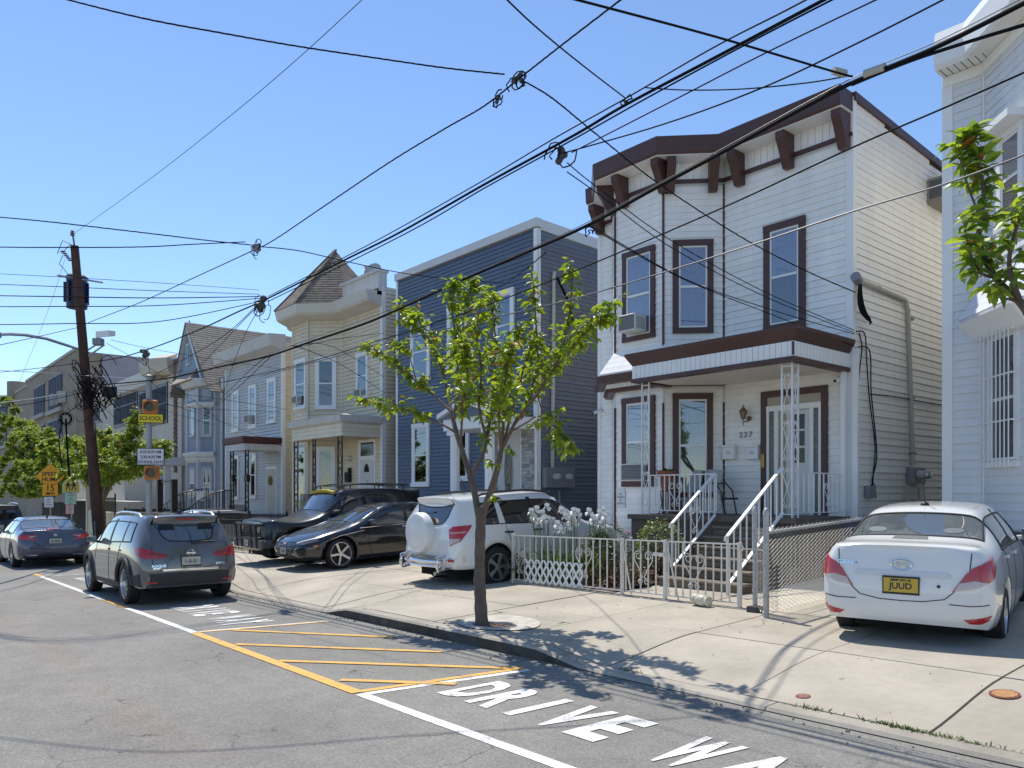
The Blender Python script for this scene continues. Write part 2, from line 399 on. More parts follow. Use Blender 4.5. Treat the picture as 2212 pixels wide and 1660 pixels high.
for i in range(46): o.add([(x, y, road_z(x) + .13) for x, y in ((-120 + i * 3.2, -7.6), (-116.8 + i * 3.2, -7.6), (-116.8 + i * 3.2, -4.0), (-120 + i * 3.2, -4.0))] + [(x, -4.0, road_z(x) - .05) for x in (-120 + i * 3.2, -116.8 + i * 3.2)], [(0, 1, 2, 3), (3, 2, 5, 4)])
o.build('opposite_sidewalk', CONC)['kind'] = 'structure'
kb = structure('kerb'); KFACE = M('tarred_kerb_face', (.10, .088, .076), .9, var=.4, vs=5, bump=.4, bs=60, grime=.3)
x = -61.0
while x < 6:
    a, b = x, x + 2.4
    mb = MB(); nx = 8; P = []
    for i in range(nx + 1):
        xx = a + .006 + (b - a - .012) * i / nx; t = walk_z(xx, KY + .1); r = road_z(xx)
        P.append([(xx, KY + .03, r - .1), (xx, KY + .005, t - .025), (xx, KY + .03, t), (xx, KY + .192, walk_z(xx, KY + .2)), (xx, KY + .192, r - .1)])
    for i in range(nx):
        A, B = P[i], P[i + 1]
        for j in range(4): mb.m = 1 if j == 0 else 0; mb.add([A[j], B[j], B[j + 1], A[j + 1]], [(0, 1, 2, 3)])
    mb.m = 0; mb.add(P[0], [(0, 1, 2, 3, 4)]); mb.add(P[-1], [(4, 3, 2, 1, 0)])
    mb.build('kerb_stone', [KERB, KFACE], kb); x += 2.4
# yards and driveways behind the sidewalk
drv = structure('driveway')
YARD = M('driveway_concrete', (.46, .41, .33), .88, var=.16, vs=1.1, bump=.25, bs=110, rnd=.06, grime=.2)
for (a, b) in ((-4.9, 4.0), (-12.6, -10.5), (-14.2, -12.6), (-16.0, -14.2), (-20.5, -18.2), (-18.2, -16.0)):
    for (c, d) in ((8.85, 10.9), (10.9, 13.2)): slab(a, b, c, d, 'concrete_slab', YARD, drv, depth=.15)
for (a, b, c, d) in ((-6.4, -4.9, 8.85, 13.2), (-6.4, -4.9, 13.2, 19), (-12.4, -14.6, 13.2, 24), (4.0, 8, 8.85, 13.2)): slab(min(a, b), max(a, b), c, d, 'concrete_slab', YARD, drv, depth=.15)
slab(-8.05, -6.4, 8.85, 11.4, 'front_path', CONC, drv, dz=.004)
yd = structure('front_yard')
for i in range(20):
    slab(-60.5 + i * 2, -58.5 + i * 2, 8.85, 13.2, 'paving_slab', YARD, yd, depth=.2)
# worn round collar and soil of the street tree
def weathered(m, dens=2.2, crack=.5):                        # gum spots, drips and a few hairline cracks
    t = m.node_tree; N = t.nodes; L = t.links; p = N['Principled BSDF']; src = p.inputs['Base Color'].links[0].from_socket
    g = N.new('ShaderNodeNewGeometry'); sc = N.new('ShaderNodeVectorMath'); sc.operation = 'MULTIPLY'; sc.inputs[1].default_value = (1, 1, 0); L.new(g.outputs['Position'], sc.inputs[0])
    def rng(s, a, b, c, d):
        r = N.new('ShaderNodeMapRange'); L.new(s, r.inputs['Value'])
        for k, v in zip(('From Min', 'From Max', 'To Min', 'To Max'), (a, b, c, d)): r.inputs[k].default_value = v
        return r.outputs[0]
    def mth(op, a, b):
        q = N.new('ShaderNodeMath'); q.operation = op; L.new(a, q.inputs[0])
        if hasattr(b, 'node'): L.new(b, q.inputs[1])
        else: q.inputs[1].default_value = b
        return q.outputs[0]
    v = N.new('ShaderNodeTexVoronoi'); v.inputs['Scale'].default_value = dens; L.new(sc.outputs[0], v.inputs['Vector'])
    cs = N.new('ShaderNodeSeparateColor'); L.new(v.outputs['Color'], cs.inputs[0]); rad = rng(cs.outputs[0], .35, 1, 0, .075)
    spot = rng(mth('SUBTRACT', v.outputs['Distance'], rad), -.012, .012, .66, 1)
    n = N.new('ShaderNodeTexNoise'); n.inputs['Scale'].default_value = 1.7; n.inputs['Detail'].default_value = 6; L.new(sc.outputs[0], n.inputs['Vector'])
    ad = N.new('ShaderNodeVectorMath'); ad.operation = 'MULTIPLY_ADD'; L.new(n.outputs['Color'], ad.inputs[0]); ad.inputs[1].default_value = (.9, .9, 0); L.new(sc.outputs[0], ad.inputs[2])
    c = N.new('ShaderNodeTexVoronoi'); c.feature = 'DISTANCE_TO_EDGE'; c.inputs['Scale'].default_value = crack; L.new(ad.outputs[0], c.inputs['Vector'])
    n2 = N.new('ShaderNodeTexNoise'); n2.inputs['Scale'].default_value = .8; n2.inputs['Detail'].default_value = 2; L.new(sc.outputs[0], n2.inputs['Vector'])
    ln = mth('MULTIPLY', rng(c.outputs['Distance'], 0, .006, 1, 0), rng(n2.outputs[0], .55, .62, 0, .5))
    f = mth('MULTIPLY', spot, mth('SUBTRACT', rng(ln, 0, 1, 1, 0), 0.0))
    mx = N.new('ShaderNodeVectorMath'); mx.operation = 'SCALE'; L.new(src, mx.inputs[0]); L.new(f, mx.inputs['Scale']); L.new(mx.outputs[0], p.inputs['Base Color'])
weathered(CONC); weathered(YARD, 1.6); weathered(KERB, 3, .9)
tz = lambda x, y: walk_z(x, y)
pit = tag(structure('tree_pit'), kind='structure')
mb = MB(); fill = MB(); ring = []
for i in range(28):
    t = 2 * math.pi * i / 28
    ro = 1 + .05 * math.sin(3 * t + 1); ri = 1 + .16 * math.sin(2 * t) + .09 * math.sin(5 * t)
    xo, yo = TREE[0] + .60 * ro * math.cos(t), TREE[1] + .05 + .36 * ro * math.sin(t) + (.18 if math.sin(t) > 0 else .0) * math.sin(t)
    xi, yi = TREE[0] + .03 + .30 * ri * math.cos(t), TREE[1] + .02 + .19 * ri * math.sin(t)
    ring.append(((xo, yo, tz(xo, yo) + .012), (xi, yi, tz(xi, yi) + .006), (xi, yi, tz(xi, yi) - .05)))
for i in range(28):
    A, B = ring[i], ring[(i + 1) % 28]; mb.add([A[0], B[0], B[1], A[1]], [(0, 1, 2, 3)]); mb.add([A[1], B[1], B[2], A[2]], [(0, 1, 2, 3)])
for i in range(28):                                          # infill between the round collar and the square cut in the slabs
    A, B = ring[i][0], ring[(i + 1) % 28][0]
    def edge(p):
        dx, dy = p[0] - TREE[0], p[1] - TREE[1] - .1; k = min((.63 / abs(dx)) if abs(dx) > 1e-6 else 9, ((.58 if dy > 0 else .44) / abs(dy)) if abs(dy) > 1e-6 else 9); x, y = TREE[0] + dx * k, TREE[1] + .1 + dy * k; return (x, y, tz(x, y) - .002)
    fill.add([A[:2] + (A[2] - .012,), B[:2] + (B[2] - .012,), edge(B), edge(A)], [(0, 1, 2, 3)])
fill.build('concrete_slab', CONC, pit)
mb.build('mortar_collar', M('pale_mortar', (.52, .48, .42), .95, var=.2, vs=6, bump=.7, bs=60), pit)
mb = MB(); rs = random.Random(5)
N = 14; vs = []
for j in range(N + 1):
    for i in range(N + 1):
        xx = TREE[0] - .66 + 1.32 * i / N; yy = TREE[1] - .40 + 1.10 * j / N; vs.append((xx, yy, tz(xx, yy) - .035 + rs.uniform(-.012, .012)))
mb.add(vs, [(j * (N + 1) + i, j * (N + 1) + i + 1, (j + 1) * (N + 1) + i + 1, (j + 1) * (N + 1) + i) for j in range(N) for i in range(N)])
mb.build('soil', M('dry_soil', (.17, .115, .085), .95, var=.3, vs=18, bump=.8, bs=80), pit)
mb = MB()
for i in range(260):
    a = rs.uniform(0, 6.28); r = math.sqrt(rs.random()); xx = TREE[0] + .26 * r * math.cos(a); yy = TREE[1] + .02 + .17 * r * math.sin(a); s = rs.uniform(.006, .017)
    mb.lathe([(s, 0), (s * .7, s * .9)], (xx, yy, tz(xx, yy) - .035), n=5)
mb.build('wood_chips', M('bark_chips', (.22, .15, .11), .9, var=.3, vs=30), pit)['kind'] = 'stuff'
# ================================================================ houses: shared parts
YF = 13.2; WOFF = [0]
def window(house, fr, a0, a1, z0, z1, trim=.10, tmat=TRIMW, sash=TRIMW, meet=.5, back=None, glassm=None, tproud=.055, sill=True, name='window', lower_back=None, head=None):
    fr = Frame(fr.o + fr.n * WOFF[0], fr.u, fr.n)           # stands clear of the boards
    mb = MB(); h = head if head is not None else trim
    mb.fbox(fr, a0 + .001, a0 + trim, z0 + .001, z1 - .001, -.01, tproud); mb.fbox(fr, a1 - trim, a1 - .001, z0 + .001, z1 - .001, -.01, tproud)
    mb.fbox(fr, a0, a1, z1 - h, z1, -.01, tproud + .012); mb.fbox(fr, a0 - (.02 if sill else 0), a1 + (.02 if sill else 0), z0, z0 + trim * .9, -.01, tproud + (.03 if sill else .01))
    win = mb.build(name, tmat, house)
    b0, b1, y0, y1 = a0 + trim, a1 - trim, z0 + trim * .9, z1 - h; zm = y0 + (y1 - y0) * meet; s = .035
    mb = MB()
    mb.fbox(fr, b0, b0 + s, y0, y1, 0, .040); mb.fbox(fr, b1 - s, b1, y0, y1, 0, .040)
    mb.fbox(fr, b0 + s, b1 - s, y1 - s, y1, 0, .039); mb.fbox(fr, b0 + s, b1 - s, y0, y0 + s, 0, .044)
    mb.fbox(fr, b0 + s, b1 - s, zm - .02, zm + .025, 0, .046)
    mb.build('sash', sash, win)
    mb = MB(); mb.fbox(fr, b0 + s, b1 - s, zm + .025, y1 - s, .030, .033); mb.build('pane', glassm or GLASS, win)
    mb = MB(); mb.fbox(fr, b0 + s, b1 - s, y0 + s, zm - .02, .030, .033); mb.build('pane', glassm or GLASS, win)
    def folds(c0, c1, mat, nm):
        mb = MB(); n = 24; w = b1 - b0 - 2 * s
        for i in range(n):
            x0, x1 = b0 + s + w * i / n, b0 + s + w * (i + 1) / n
            q0, q1 = .0235 + .003 * math.sin(i * 2.4), .0235 + .003 * math.sin((i + 1) * 2.4)
            mb.add([fr.p(x0, c0, q0), fr.p(x1, c0, q1), fr.p(x1, c1, q1), fr.p(x0, c1, q0)], [(0, 1, 2, 3)])
        mb.build(nm, mat, win)
    folds(zm - .02, y1 - s, back or DARKIN, 'curtain_or_dark_backing'); folds(y0 + s, zm - .02, lower_back or back or DARKIN, 'curtain_or_dark_backing')  # without a curtain, a dark sheet paints in the unlit room
    return win
def window_px(house, fr, x0, x1, yt, yb, **k):
    xm = (x0 + x1) / 2; a0, _ = fr.hit(x0, (yt + yb) / 2, .03); a1, _ = fr.hit(x1, (yt + yb) / 2, .03); _, z1 = fr.hit(xm, yt, .03); _, z0 = fr.hit(xm, yb, .03)
    return window(house, fr, a0, a1, z0, z1, **k), (a0, a1, z0, z1)
def ac_unit(house, fr, a, z, wd=.52, ht=.36, out=.34, name='air_conditioner', tilt=.03):
    mb = MB(); mb.fprism(fr, [(a, z), (a + wd, z), (a + wd, z + ht), (a, z + ht)], .05, .05 + out)
    ac = mb.build(name, M('ac_casing', (.62, .61, .57), .5, var=.06), house, bevel=.012)
    mb = MB(); c = .05 + out
    mb.fbox(fr, a + .03, a + wd - .03, z + .03, z + ht - .03, c, c + .004); mb.build('coil', M('ac_coil', (.10, .105, .11), .6), ac)
    mb = MB()
    for i in range(9): mb.fbox(fr, a + .03, a + wd - .03, z + .045 + i * (ht - .09) / 9, z + .055 + i * (ht - .09) / 9, c + .004, c + .010)
    for i in range(9):
        zz = z + .05 + i * (ht - .1) / 9
        mb.add([fr.p(a + wd + .002, zz, .10), fr.p(a + wd + .002, zz + .014, .10), fr.p(a + wd + .002, zz + .014, c - .04), fr.p(a + wd + .002, zz, c - .04)], [(0, 1, 2, 3)])
    mb.build('louvre', M('ac_louvre', (.3, .3, .3), .5), ac); return ac
def wallcore(house, pts, z0, z1, mat, name='wall'):
    mb = MB(); mb.prism([(x, y, z0) for x, y in pts], [(x, y, z1) for x, y in pts]); return mb.build(name, mat, house)
def offset_path(path, o):
    P = [Vector(p) for p in path]; out = []
    for i, p in enumerate(P):
        ns = []
        if i > 0: d = (P[i] - P[i - 1]).normalized(); ns.append(Vector((d.y, -d.x)))
        if i < len(P) - 1: d = (P[i + 1] - P[i]).normalized(); ns.append(Vector((d.y, -d.x)))
        if len(ns) == 1: out.append(p + ns[0] * o)
        else: b = (ns[0] + ns[1]); out.append(p + b * (o / (1 + ns[0].dot(ns[1]))))
    return out
def band(path, prof, mat, parent, name, close=True):          # sweep (outset, z) profile along a plan path
    mb = MB(); rows = [offset_path(path, o) for o, z in prof]; n = len(prof); m = len(path); vs = []
    for i in range(m): vs += [(rows[j][i].x, rows[j][i].y, prof[j][1]) for j in range(n)]
    fs = [(i * n + j, (i + 1) * n + j, (i + 1) * n + (j + 1) % n, i * n + (j + 1) % n) for i in range(m - 1) for j in range(n if close else n - 1)]
    if close: fs += [list(range(n)), [(m - 1) * n + j for j in range(n)][::-1]]
    mb.add(vs, fs); return mb.build(name, mat, parent)
def beads(path, off, z0, z1, mat, parent, step=.11, name='bead_panel', c=.006):   # separate upright beadboards
    P = offset_path(path, off); me = None
    for i in range(len(P) - 1):
        fr, ln = wall_between(P[i], P[i + 1]); n = max(1, round(ln / step)); w = ln / n
        mb = MB(); mb.prism([(.004, -c, z0), (w - .004, -c, z0), (w - .004, .02, z0), (.004, .02, z0)], [(.004, -c, z1), (w - .004, -c, z1), (w - .004, .02, z1), (.004, .02, z1)])
        me = mb.mesh(name, mat)
        for k in range(n):
            q = fr.p(k * w, 0, 0); link(name, me, parent, q, math.atan2(fr.u.y, fr.u.x))
def scroll(c, r, turns=1.25, start=0, hand=1, n=14):           # spiral in (a,z)
    return [(c[0] + hand * math.cos(start + turns * 2 * math.pi * i / n) * r * (1 - .62 * i / n), c[1] + math.sin(start + turns * 2 * math.pi * i / n) * r * (1 - .62 * i / n)) for i in range(n + 1)]
def heart(mb, fr, a, z, s, r, c=0):                           # wrought heart: two scrolls that meet at the foot
    for h in (-1, 1):
        pts = [(a + h * .012 * s * 4, z - .30 * s)]
        top = scroll((a + h * .155 * s, z + .18 * s), .125 * s, 1.3, 0, h)
        pts = [(a + h * .02 * s, z - .34 * s), (a + h * .14 * s, z - .12 * s), (a + h * .27 * s, z + .06 * s)] + top
        mb.tube([fr.p(x, y, c) for x, y in pts], r, 4)
        low = [(a + h * .02 * s, z - .34 * s)] + scroll((a + h * .10 * s, z - .43 * s), .075 * s, 1.2, 1.6, h)
        mb.tube([fr.p(x, y, c) for x, y in low], r, 4)
def iron_post(parent, fr, a, z0, z1, wd, mat, c=0, bar=.013, name='porch_post', second=None):
    mb = MB()
    for k in (0, 1): mb.fbox(fr, a + k * wd - bar, a + k * wd + bar, z0, z1, c - bar, c + bar)
    mb.fbox(fr, a, a + wd, z1 - .06, z1 - .04, c - bar * .8, c + bar * .8); mb.fbox(fr, a, a + wd, z0 + .05, z0 + .07, c - bar * .8, c + bar * .8)
    post = mb.build(name, mat, parent)
    mb = MB(); L = (z1 - z0 - .2) / 3; m = a + wd / 2
    for i in range(3):
        zz = z0 + .1 + i * L
        for h in (-1, 1):
            low = scroll((m + h * wd * .22, zz + .09), wd * .2, 1.2, math.pi * .5, -h, 10); up = scroll((m + h * wd * .22, zz + L - .09), wd * .2, 1.2, -math.pi * .5, -h, 10)
            pts = low[::-1] + [(m + h * wd * .34, zz + L * .25), (m, zz + L * .5)]
            mb.tube([fr.p(x, y, c) for x, y in pts], bar * .55, 4)
            pts = [(m, zz + L * .5), (m + h * wd * .34, zz + L * .75)] + up
            mb.tube([fr.p(x, y, c) for x, y in pts], bar * .55, 4)
    mb.build('scrollwork', mat, post); return post
def meter_box(house, fr, a, z, wd=.62, ht=.52, n=2):
    mb = MB(); mb.fbox(fr, a, a + wd, z, z + ht, .02, .17); box = mb.build('meter_box', GREYP, house, bevel=.01)
    for k in range(n):
        ctr = fr.p(a + wd * (.32 + .42 * k), z + ht * .55, .17); m = MB()
        prof = [(.085, 0), (.085, .05), (.075, .13), (.05, .15)]
        vs = []
        for r, h in prof:
            for j in range(14): vs.append(ctr + fr.u * r * math.cos(j * .4488) + Vector((0, 0, r * math.sin(j * .4488))) + fr.n * h)
        m.add(vs, [(i * 14 + j, i * 14 + (j + 1) % 14, (i + 1) * 14 + (j + 1) % 14, (i + 1) * 14 + j) for i in range(3) for j in range(14)] + [[42 + j for j in range(14)]])
        m.build('meter_dial', M('meter_glass', (.45, .46, .45), .15), box, smooth=True)
    return box

# ================================================================ white house 227
H = thing('white_house', 'white clapboard two-storey house with brown trim, a bay and a covered front porch numbered 227', 'house', (-9.4, YF, .3), world=True)
xL, xR = -12.43, -6.42
B = [(xL, 13.2), (-12.0, 13.2), (-11.15, 12.36), (-9.86, 12.36), (-9.02, 13.2), (xR, 13.2)]
zb = .55; ztop = 8.72
wallcore(H, B + [(xR, 24), (xL, 24)], -.2, 8.2, M('house_sheathing', (.6, .6, .6), .8))
wallcore(H, [(x, y + .012) for x, y in B] + [(xR - .012, 24), (xL + .012, 24)], -.15, .54, M('foundation_block', (.22, .19, .16), .9, var=.2, vs=4, bump=.4), 'foundation')
C227 = .127
fr_main, l_main = wall_between(B[4], B[5]); fr_ang, l_ang = wall_between(B[3], B[4]); fr_bay, l_bay = wall_between(B[2], B[3]); fr_bl, l_bl = wall_between(B[1], B[2]); fr_l, l_l = wall_between(B[0], B[1])
side = Frame((xR, 13.2, 0), (0, 1, 0), (1, 0, 0))
doorh = (fr_main.hit(1646, 950)[0], fr_main.hit(1790, 950)[0], 1.4, 3.72)
siding(H, fr_main, .02, l_main - .10, zb, 7.93, C227, WHITE, holes=[doorh])
siding(H, fr_ang, .02, l_ang - .02, zb, 7.93, C227, WHITE); siding(H, fr_bay, .02, l_bay - .02, zb, 7.93, C227, WHITE)
siding(H, fr_bl, .02, l_bl - .02, zb, 7.93, C227, WHITE); siding(H, fr_l, .08, l_l - .02, zb, 7.93, C227, WHITE)
siding(H, side, .10, 10.5, .9, 8.62, C227, WARMV, top=lambda z: (8.68 - z) / .05 if z > 8.1 else 99)
siding(H, side, .10, 10.5, .55, .9, C227, WARMV)
mb = MB()
for f, a in ((fr_main, l_main - .10), ): mb.fbox(f, a, l_main + .025, zb - .02, 8.68, -.01, .028)
mb.fbox(side, 0, .10, zb - .02, 8.66, -.01, .027); mb.build('corner_board', TRIMW, H)
mb = MB(); mb.fbox(fr_l, -.02, .08, zb - .02, 7.95, -.01, .028); mb.build('corner_board', TRIMW, H)
for (p, q, s) in ((B[2], 7.95, .03), (B[3], 7.95, .03), (B[4], 7.95, .02)):     # thin brown beads at the bay corners
    for (z0, z1) in ((zb, 3.6), (4.2, q)):
        MB().tube([(p[0], p[1] - s * .9, z0), (p[0], p[1] - s * .9, z1)], .021, 6).build('corner_bead', BROWN, H)
# cornice: brown crown, soffit, beadboard frieze, brackets
path = [(xL + .04, 13.2)] + B[1:5] + [(xR + .02, 13.2)]
band(path, [(.46, 8.40), (.48, 8.44), (.50, 8.735), (-.05, 8.735), (-.05, 8.40)], BROWN, H, 'cornice')
band(path, [(.44, 8.385), (.44, 8.397), (.0, 8.397), (.0, 8.385)], TRIMW, H, 'soffit')
beads(path, .03, 8.06, 8.385, TRIMW, H, .14)
band(path, [(.06, 7.99), (.06, 8.055), (.0, 8.055), (.0, 7.99)], BROWN, H, 'frieze_trim')
mb = MB(); mb.prism([(xR - .3, 13.2, 8.62), (xR + .06, 13.2, 8.62), (xR + .06, 13.2, 8.76), (xR - .3, 13.2, 8.76)], [(xR - .3, 24, 8.08), (xR + .06, 24, 8.08), (xR + .06, 24, 8.22), (xR - .3, 24, 8.22)])
mb.build('roof_edge', BROWN, H)
wallcore(H, [(xL, 13.2), (xR - .02, 13.2), (xR - .02, 24), (xL, 24)], 8.2, 8.60, M('roof_felt', (.12, .11, .1), .9), 'roof')
def bracket(fr, a, wd=.17):
    mb = MB(); prof = [(.40, 8.385), (.40, 8.27), (.31, 8.12), (.155, 7.78), (.03, 7.78), (.03, 8.385)]
    mb.prism([fr.p(a - wd / 2, z, c) for c, z in prof], [fr.p(a + wd / 2, z, c) for c, z in prof]); return mb.build('cornice_bracket', BROWN, H)
for px, fr in ((1812, fr_main), (1690, fr_main), (1584, fr_main), (1544, fr_ang), (1450, fr_ang), (1419, fr_bay), (1333, fr_bay)): bracket(fr, min(max(fr.hit(px, 290, .3)[0], .10), 2.50))
bracket(fr_bl, l_bl - .12); bracket(fr_l, .12)
# windows
gl227 = glass('window_glass_sky', (.84, .87, .92), .12)
window_px(H, fr_bay, 1345, 1415, 539, 735, tmat=BROWN, trim=.11, back=CURT, glassm=gl227, sill=False)
window_px(H, fr_ang, 1453, 1541, 518.5, 720, tmat=BROWN, trim=.12, back=M('mauve_curtain', (.42, .38, .46), .9, var=.15, vs=20), glassm=gl227, sill=False)
window_px(H, fr_main, 1650, 1740, 478, 712, tmat=BROWN, trim=.13, back=CURT, lower_back=M('bug_screen', (.075, .08, .09), .9), glassm=gl227, sill=False)
w_, r_ = window_px(H, fr_bay, 1344, 1415, 858, 1052, tmat=BROWN, trim=.12, back=CURTW, lower_back=M('grey_drape', (.20, .20, .19), .9), glassm=gl227, sill=False)
window_px(H, fr_ang, 1453, 1540, 850, 1075, tmat=BROWN, trim=.12, back=M('etched_curtain', (.22, .24, .22), .9, var=.35, vs=9), glassm=gl227, lower_back=M('bug_screen', (.05, .05, .05)), sill=False)
a, z = fr_bay.hit(1351, 722, .2); ac_unit(H, fr_bay, a - .02, z, .46, .34, .36)
a, z = fr_bay.hit(1348, 1040, .1); ac_unit(H, fr_bay, a - .02, z, .58, .36, .14)
# flared skirt between the storeys of the bay
band([B[1], B[2], B[3], B[4]], [(.02, 4.78), (.36, 4.28), (.36, 4.26), (.0, 4.26), (.0, 4.78)], WHITE, H, 'bay_skirt')
for k in range(4):
    z0 = 4.30 + k * .12; o0 = .34 - k * .082
    band([B[1], B[2], B[3]], [(o0 + .02, z0), (o0 - .055, z0 + .115), (o0 - .08, z0 + .115), (o0 - .03, z0)], WHITE, H, 'skirt_board')
band([B[1], B[2], B[3], B[4]], [(.40, 4.10), (.42, 4.255), (.0, 4.255), (.0, 4.10)], BROWN, H, 'skirt_trim')
beads([B[1], B[2], B[3]], .20, 4.0, 4.095, TRIMW, H, .14)
band([B[1], B[2], B[3], B[4]], [(.16, 3.93), (.22, 3.995), (.0, 3.995), (.0, 3.93)], BROWN, H, 'skirt_trim')
# porch
pl, pr, pf = -9.80, -6.46, 11.33
P3 = [(pl, 12.36), (pl, pf), (pr, pf), (pr, 13.18)]
band(P3, [(.0, 4.22), (.10, 4.39), (.11, 4.445), (-.2, 4.46), (-.2, 4.22)], BROWN, H, 'porch_cornice')
wallcore(H, [(pl + .05, 12.9), (pl + .05, pf + .05), (pr - .05, pf + .05), (pr - .05, 13.19)], 4.0, 4.46, M('roof_felt', (.12, .11, .1)), 'porch_roof')
beads(P3, .0, 3.975, 4.215, TRIMW, H, .105)
band(P3, [(.02, 3.90), (.02, 3.972), (-.14, 3.972), (-.14, 3.90)], BROWN, H, 'porch_trim')
MB().box(pl + .15, pr - .15, pf + .15, 13.19, 3.935, 3.955).build('porch_ceiling', M('painted_ceiling', (.72, .68, .6), .6), H)
MB().tube([(pr, pf - .012, 3.99), (pr, pf - .012, 4.2)], .022, 6).build('corner_bead', BROWN, H)
fl = 1.39
mb = MB(); mb.box(-9.95, -6.44, 11.36, 13.19, fl - .09, fl); mb.box(-9.9, -6.47, 11.42, 13.19, .1, fl - .09)
mb.build('porch_floor', M('porch_stone', (.17, .135, .105), .85, var=.25, vs=3, bump=.3), H)
fp = Frame((0, 11.50, 0), (1, 0, 0), (0, -1, 0)); fs = Frame((-6.58, 11.50, 0), (0, 1, 0), (1, 0, 0))
iron_post(H, fp, -9.70, fl, 3.9, .17, WPAINT); iron_post(H, fp, -6.76, fl, 3.9, .18, WPAINT); iron_post(H, fs, .02, fl, 3.9, .16, WPAINT)
def railing(parent, fr, a0, a1, z0, z1, n, mat, c=0, slope=0, bar=.009, ornaments=(), name='railing', rail=.02, s=.5, post=True):
    """top rail from (a0,z1) to (a1,z1+slope*(a1-a0)); balusters are separate pieces"""
    mb = MB()
    f = lambda a: slope * (a - a0)
    for z, r in ((z1, rail), (z0, rail * .75)):
        mb.fprism(fr, [(a0, z + f(a0) - r * .5), (a1, z + f(a1) - r * .5), (a1, z + f(a1) + r * .5), (a0, z + f(a0) + r * .5)], c - rail * .8, c + rail * .8)
    rl = mb.build(name, mat, parent)
    m = MB(); m.box(-bar, bar, -bar, bar, 0, z1 - z0); me = m.mesh('baluster', mat)
    for i in range(n + 1):
        a = a0 + (a1 - a0) * i / n
        if any(abs(a - q) < .01 for q, _ in ornaments): pass
        link('baluster', me, rl, fr.p(a, z0 + f(a), c), 0)
    for q, sc in ornaments:
        mb = MB(); heart(mb, fr, q, (z0 + z1) / 2 + f(q) + .04 * sc, sc, .007, c + .012); mb.build('heart_scroll', mat, rl)
    return rl
a0, a1 = -9.50, -8.02
railing(H, fp, a0, a1, fl + .08, 2.13, 13, WPAINT, ornaments=[(-8.9, .55)])
railing(H, fs, .2, 1.66, fl + .08, 2.13, 9, WPAINT, ornaments=[(1.15, .5)])
# steps, stair rails
n = 6
for i in range(n):
    zt = .30 + (fl - .30) * (i + 1) / (n + 1); y0 = 9.85 + i * .26
    xl, xr = (-8.0, -6.38) if i < 2 else (-7.86, -6.5)
    mb = MB(); mb.box(xl, xr, y0 - .02, 11.42, zt - .049, zt); mb.box(xl + .02, xr - .02, y0 + .01, 11.43, zt - (1.09 / 7 if i else .4), zt - .05)
    mb.build('stone_step', STONE, H, bevel=.012)
for x, top, low, oy in ((-7.93, (11.32, 2.13), (10.15, 1.30), .5), (-6.52, (11.1, 2.2), (9.62, 1.17), None)):
    f2 = Frame((x, low[0], 0), (0, 1, 0), (1, 0, 0)); ln = top[0] - low[0]; sl = (top[1] - low[1]) / ln
    railing(H, f2, 0, ln, low[1] - .72, low[1], 7 if oy else 9, WPAINT, slope=sl, ornaments=[(ln * .52, .55)] if oy else [], rail=.032, name='stair_railing')
    mb = MB(); mb.box(x - .015, x + .015, low[0] - .015, low[0] + .015, .3, low[1] + .0); mb.tube([(x, low[0], low[1]), (x, low[0] - .05, low[1] - .01), (x, low[0] - .06, low[1] - .07)], .018, 6)
    mb.build('newel_post', WPAINT, H)
# front door recess
d0, d1, dz0, dz1 = doorh
mb = MB(); mb.fbox(fr_main, d0, d0 + .12, dz0, dz1, -.02, .05); mb.fbox(fr_main, d1 - .12, d1, dz0, dz1, -.02, .05); mb.fbox(fr_main, d0 + .12, d1 - .12, dz1 - .12, dz1, -.02, .05)
dr = mb.build('front_door', BROWN, H)
e0, e1 = d0 + .12, d1 - .12; dh = fr_main.hit(1720, 885)[1]
mb = MB(); mb.fbox(fr_main, e0, e1, dh + .10, dz1 - .12, 0, .022); mb.build('transom_panel', M('tan_panel', (.42, .37, .30), .6), dr)
mb = MB()
for a, b in ((e0, e0 + .05), (e0 + .16, e0 + .24), (e1 - .22, e1 - .15), (e1 - .05, e1)): mb.fbox(fr_main, a, b, dz0, dh, 0, .045)
mb.fbox(fr_main, e0, e1, dh, dh + .10, 0, .05); mb.build('door_frame', TRIMW, dr)
mb = MB(); mb.fbox(fr_main, e0 + .05, e0 + .16, dz0, dh, 0, .018); mb.fbox(fr_main, e1 - .15, e1 - .05, dz0, dh, 0, .018); mb.build('sidelight', M('bevelled_glass', (.12, .13, .12), .15, var=.4, vs=20), dr)
mb = MB(); mb.fbox(fr_main, e0 + .24, e0 + .42, dz0 + .02, dh - .02, 0, .012); mb.build('hallway', M('hall_beige', (.40, .33, .22), .8), dr)
mb = MB(); mb.fbox(fr_main, e0 + .40, e1 - .22, dz0 + .02, dh - .02, 0, .030); leaf = mb.build('door_leaf', M('door_white', (.62, .62, .60), .4), dr)
q0 = e1 - .22 - .30
mb = MB()
for k in range(3): mb.fbox(fr_main, q0, q0 + .20, dz0 + .95 + k * .31, dz0 + 1.22 + k * .31, .029, .036)
mb.build('door_pane', M('dark_glass', (.02, .022, .025), .08), dr)
mb = MB(); mb.fbox(fr_main, e0 + .27, e0 + .33, dz0 + .55, dz0 + 1.05, .012, .03); mb.build('brass_plate', M('brass', (.30, .20, .06), .35, .8), dr)
mb = MB(); mb.fbox(fr_main, d0 + .02, d0 + .09, dz0 + .88, dz0 + 1.13, .05, .07); mb.build('doorbell', M('brass', (.3, .2, .06)), dr)
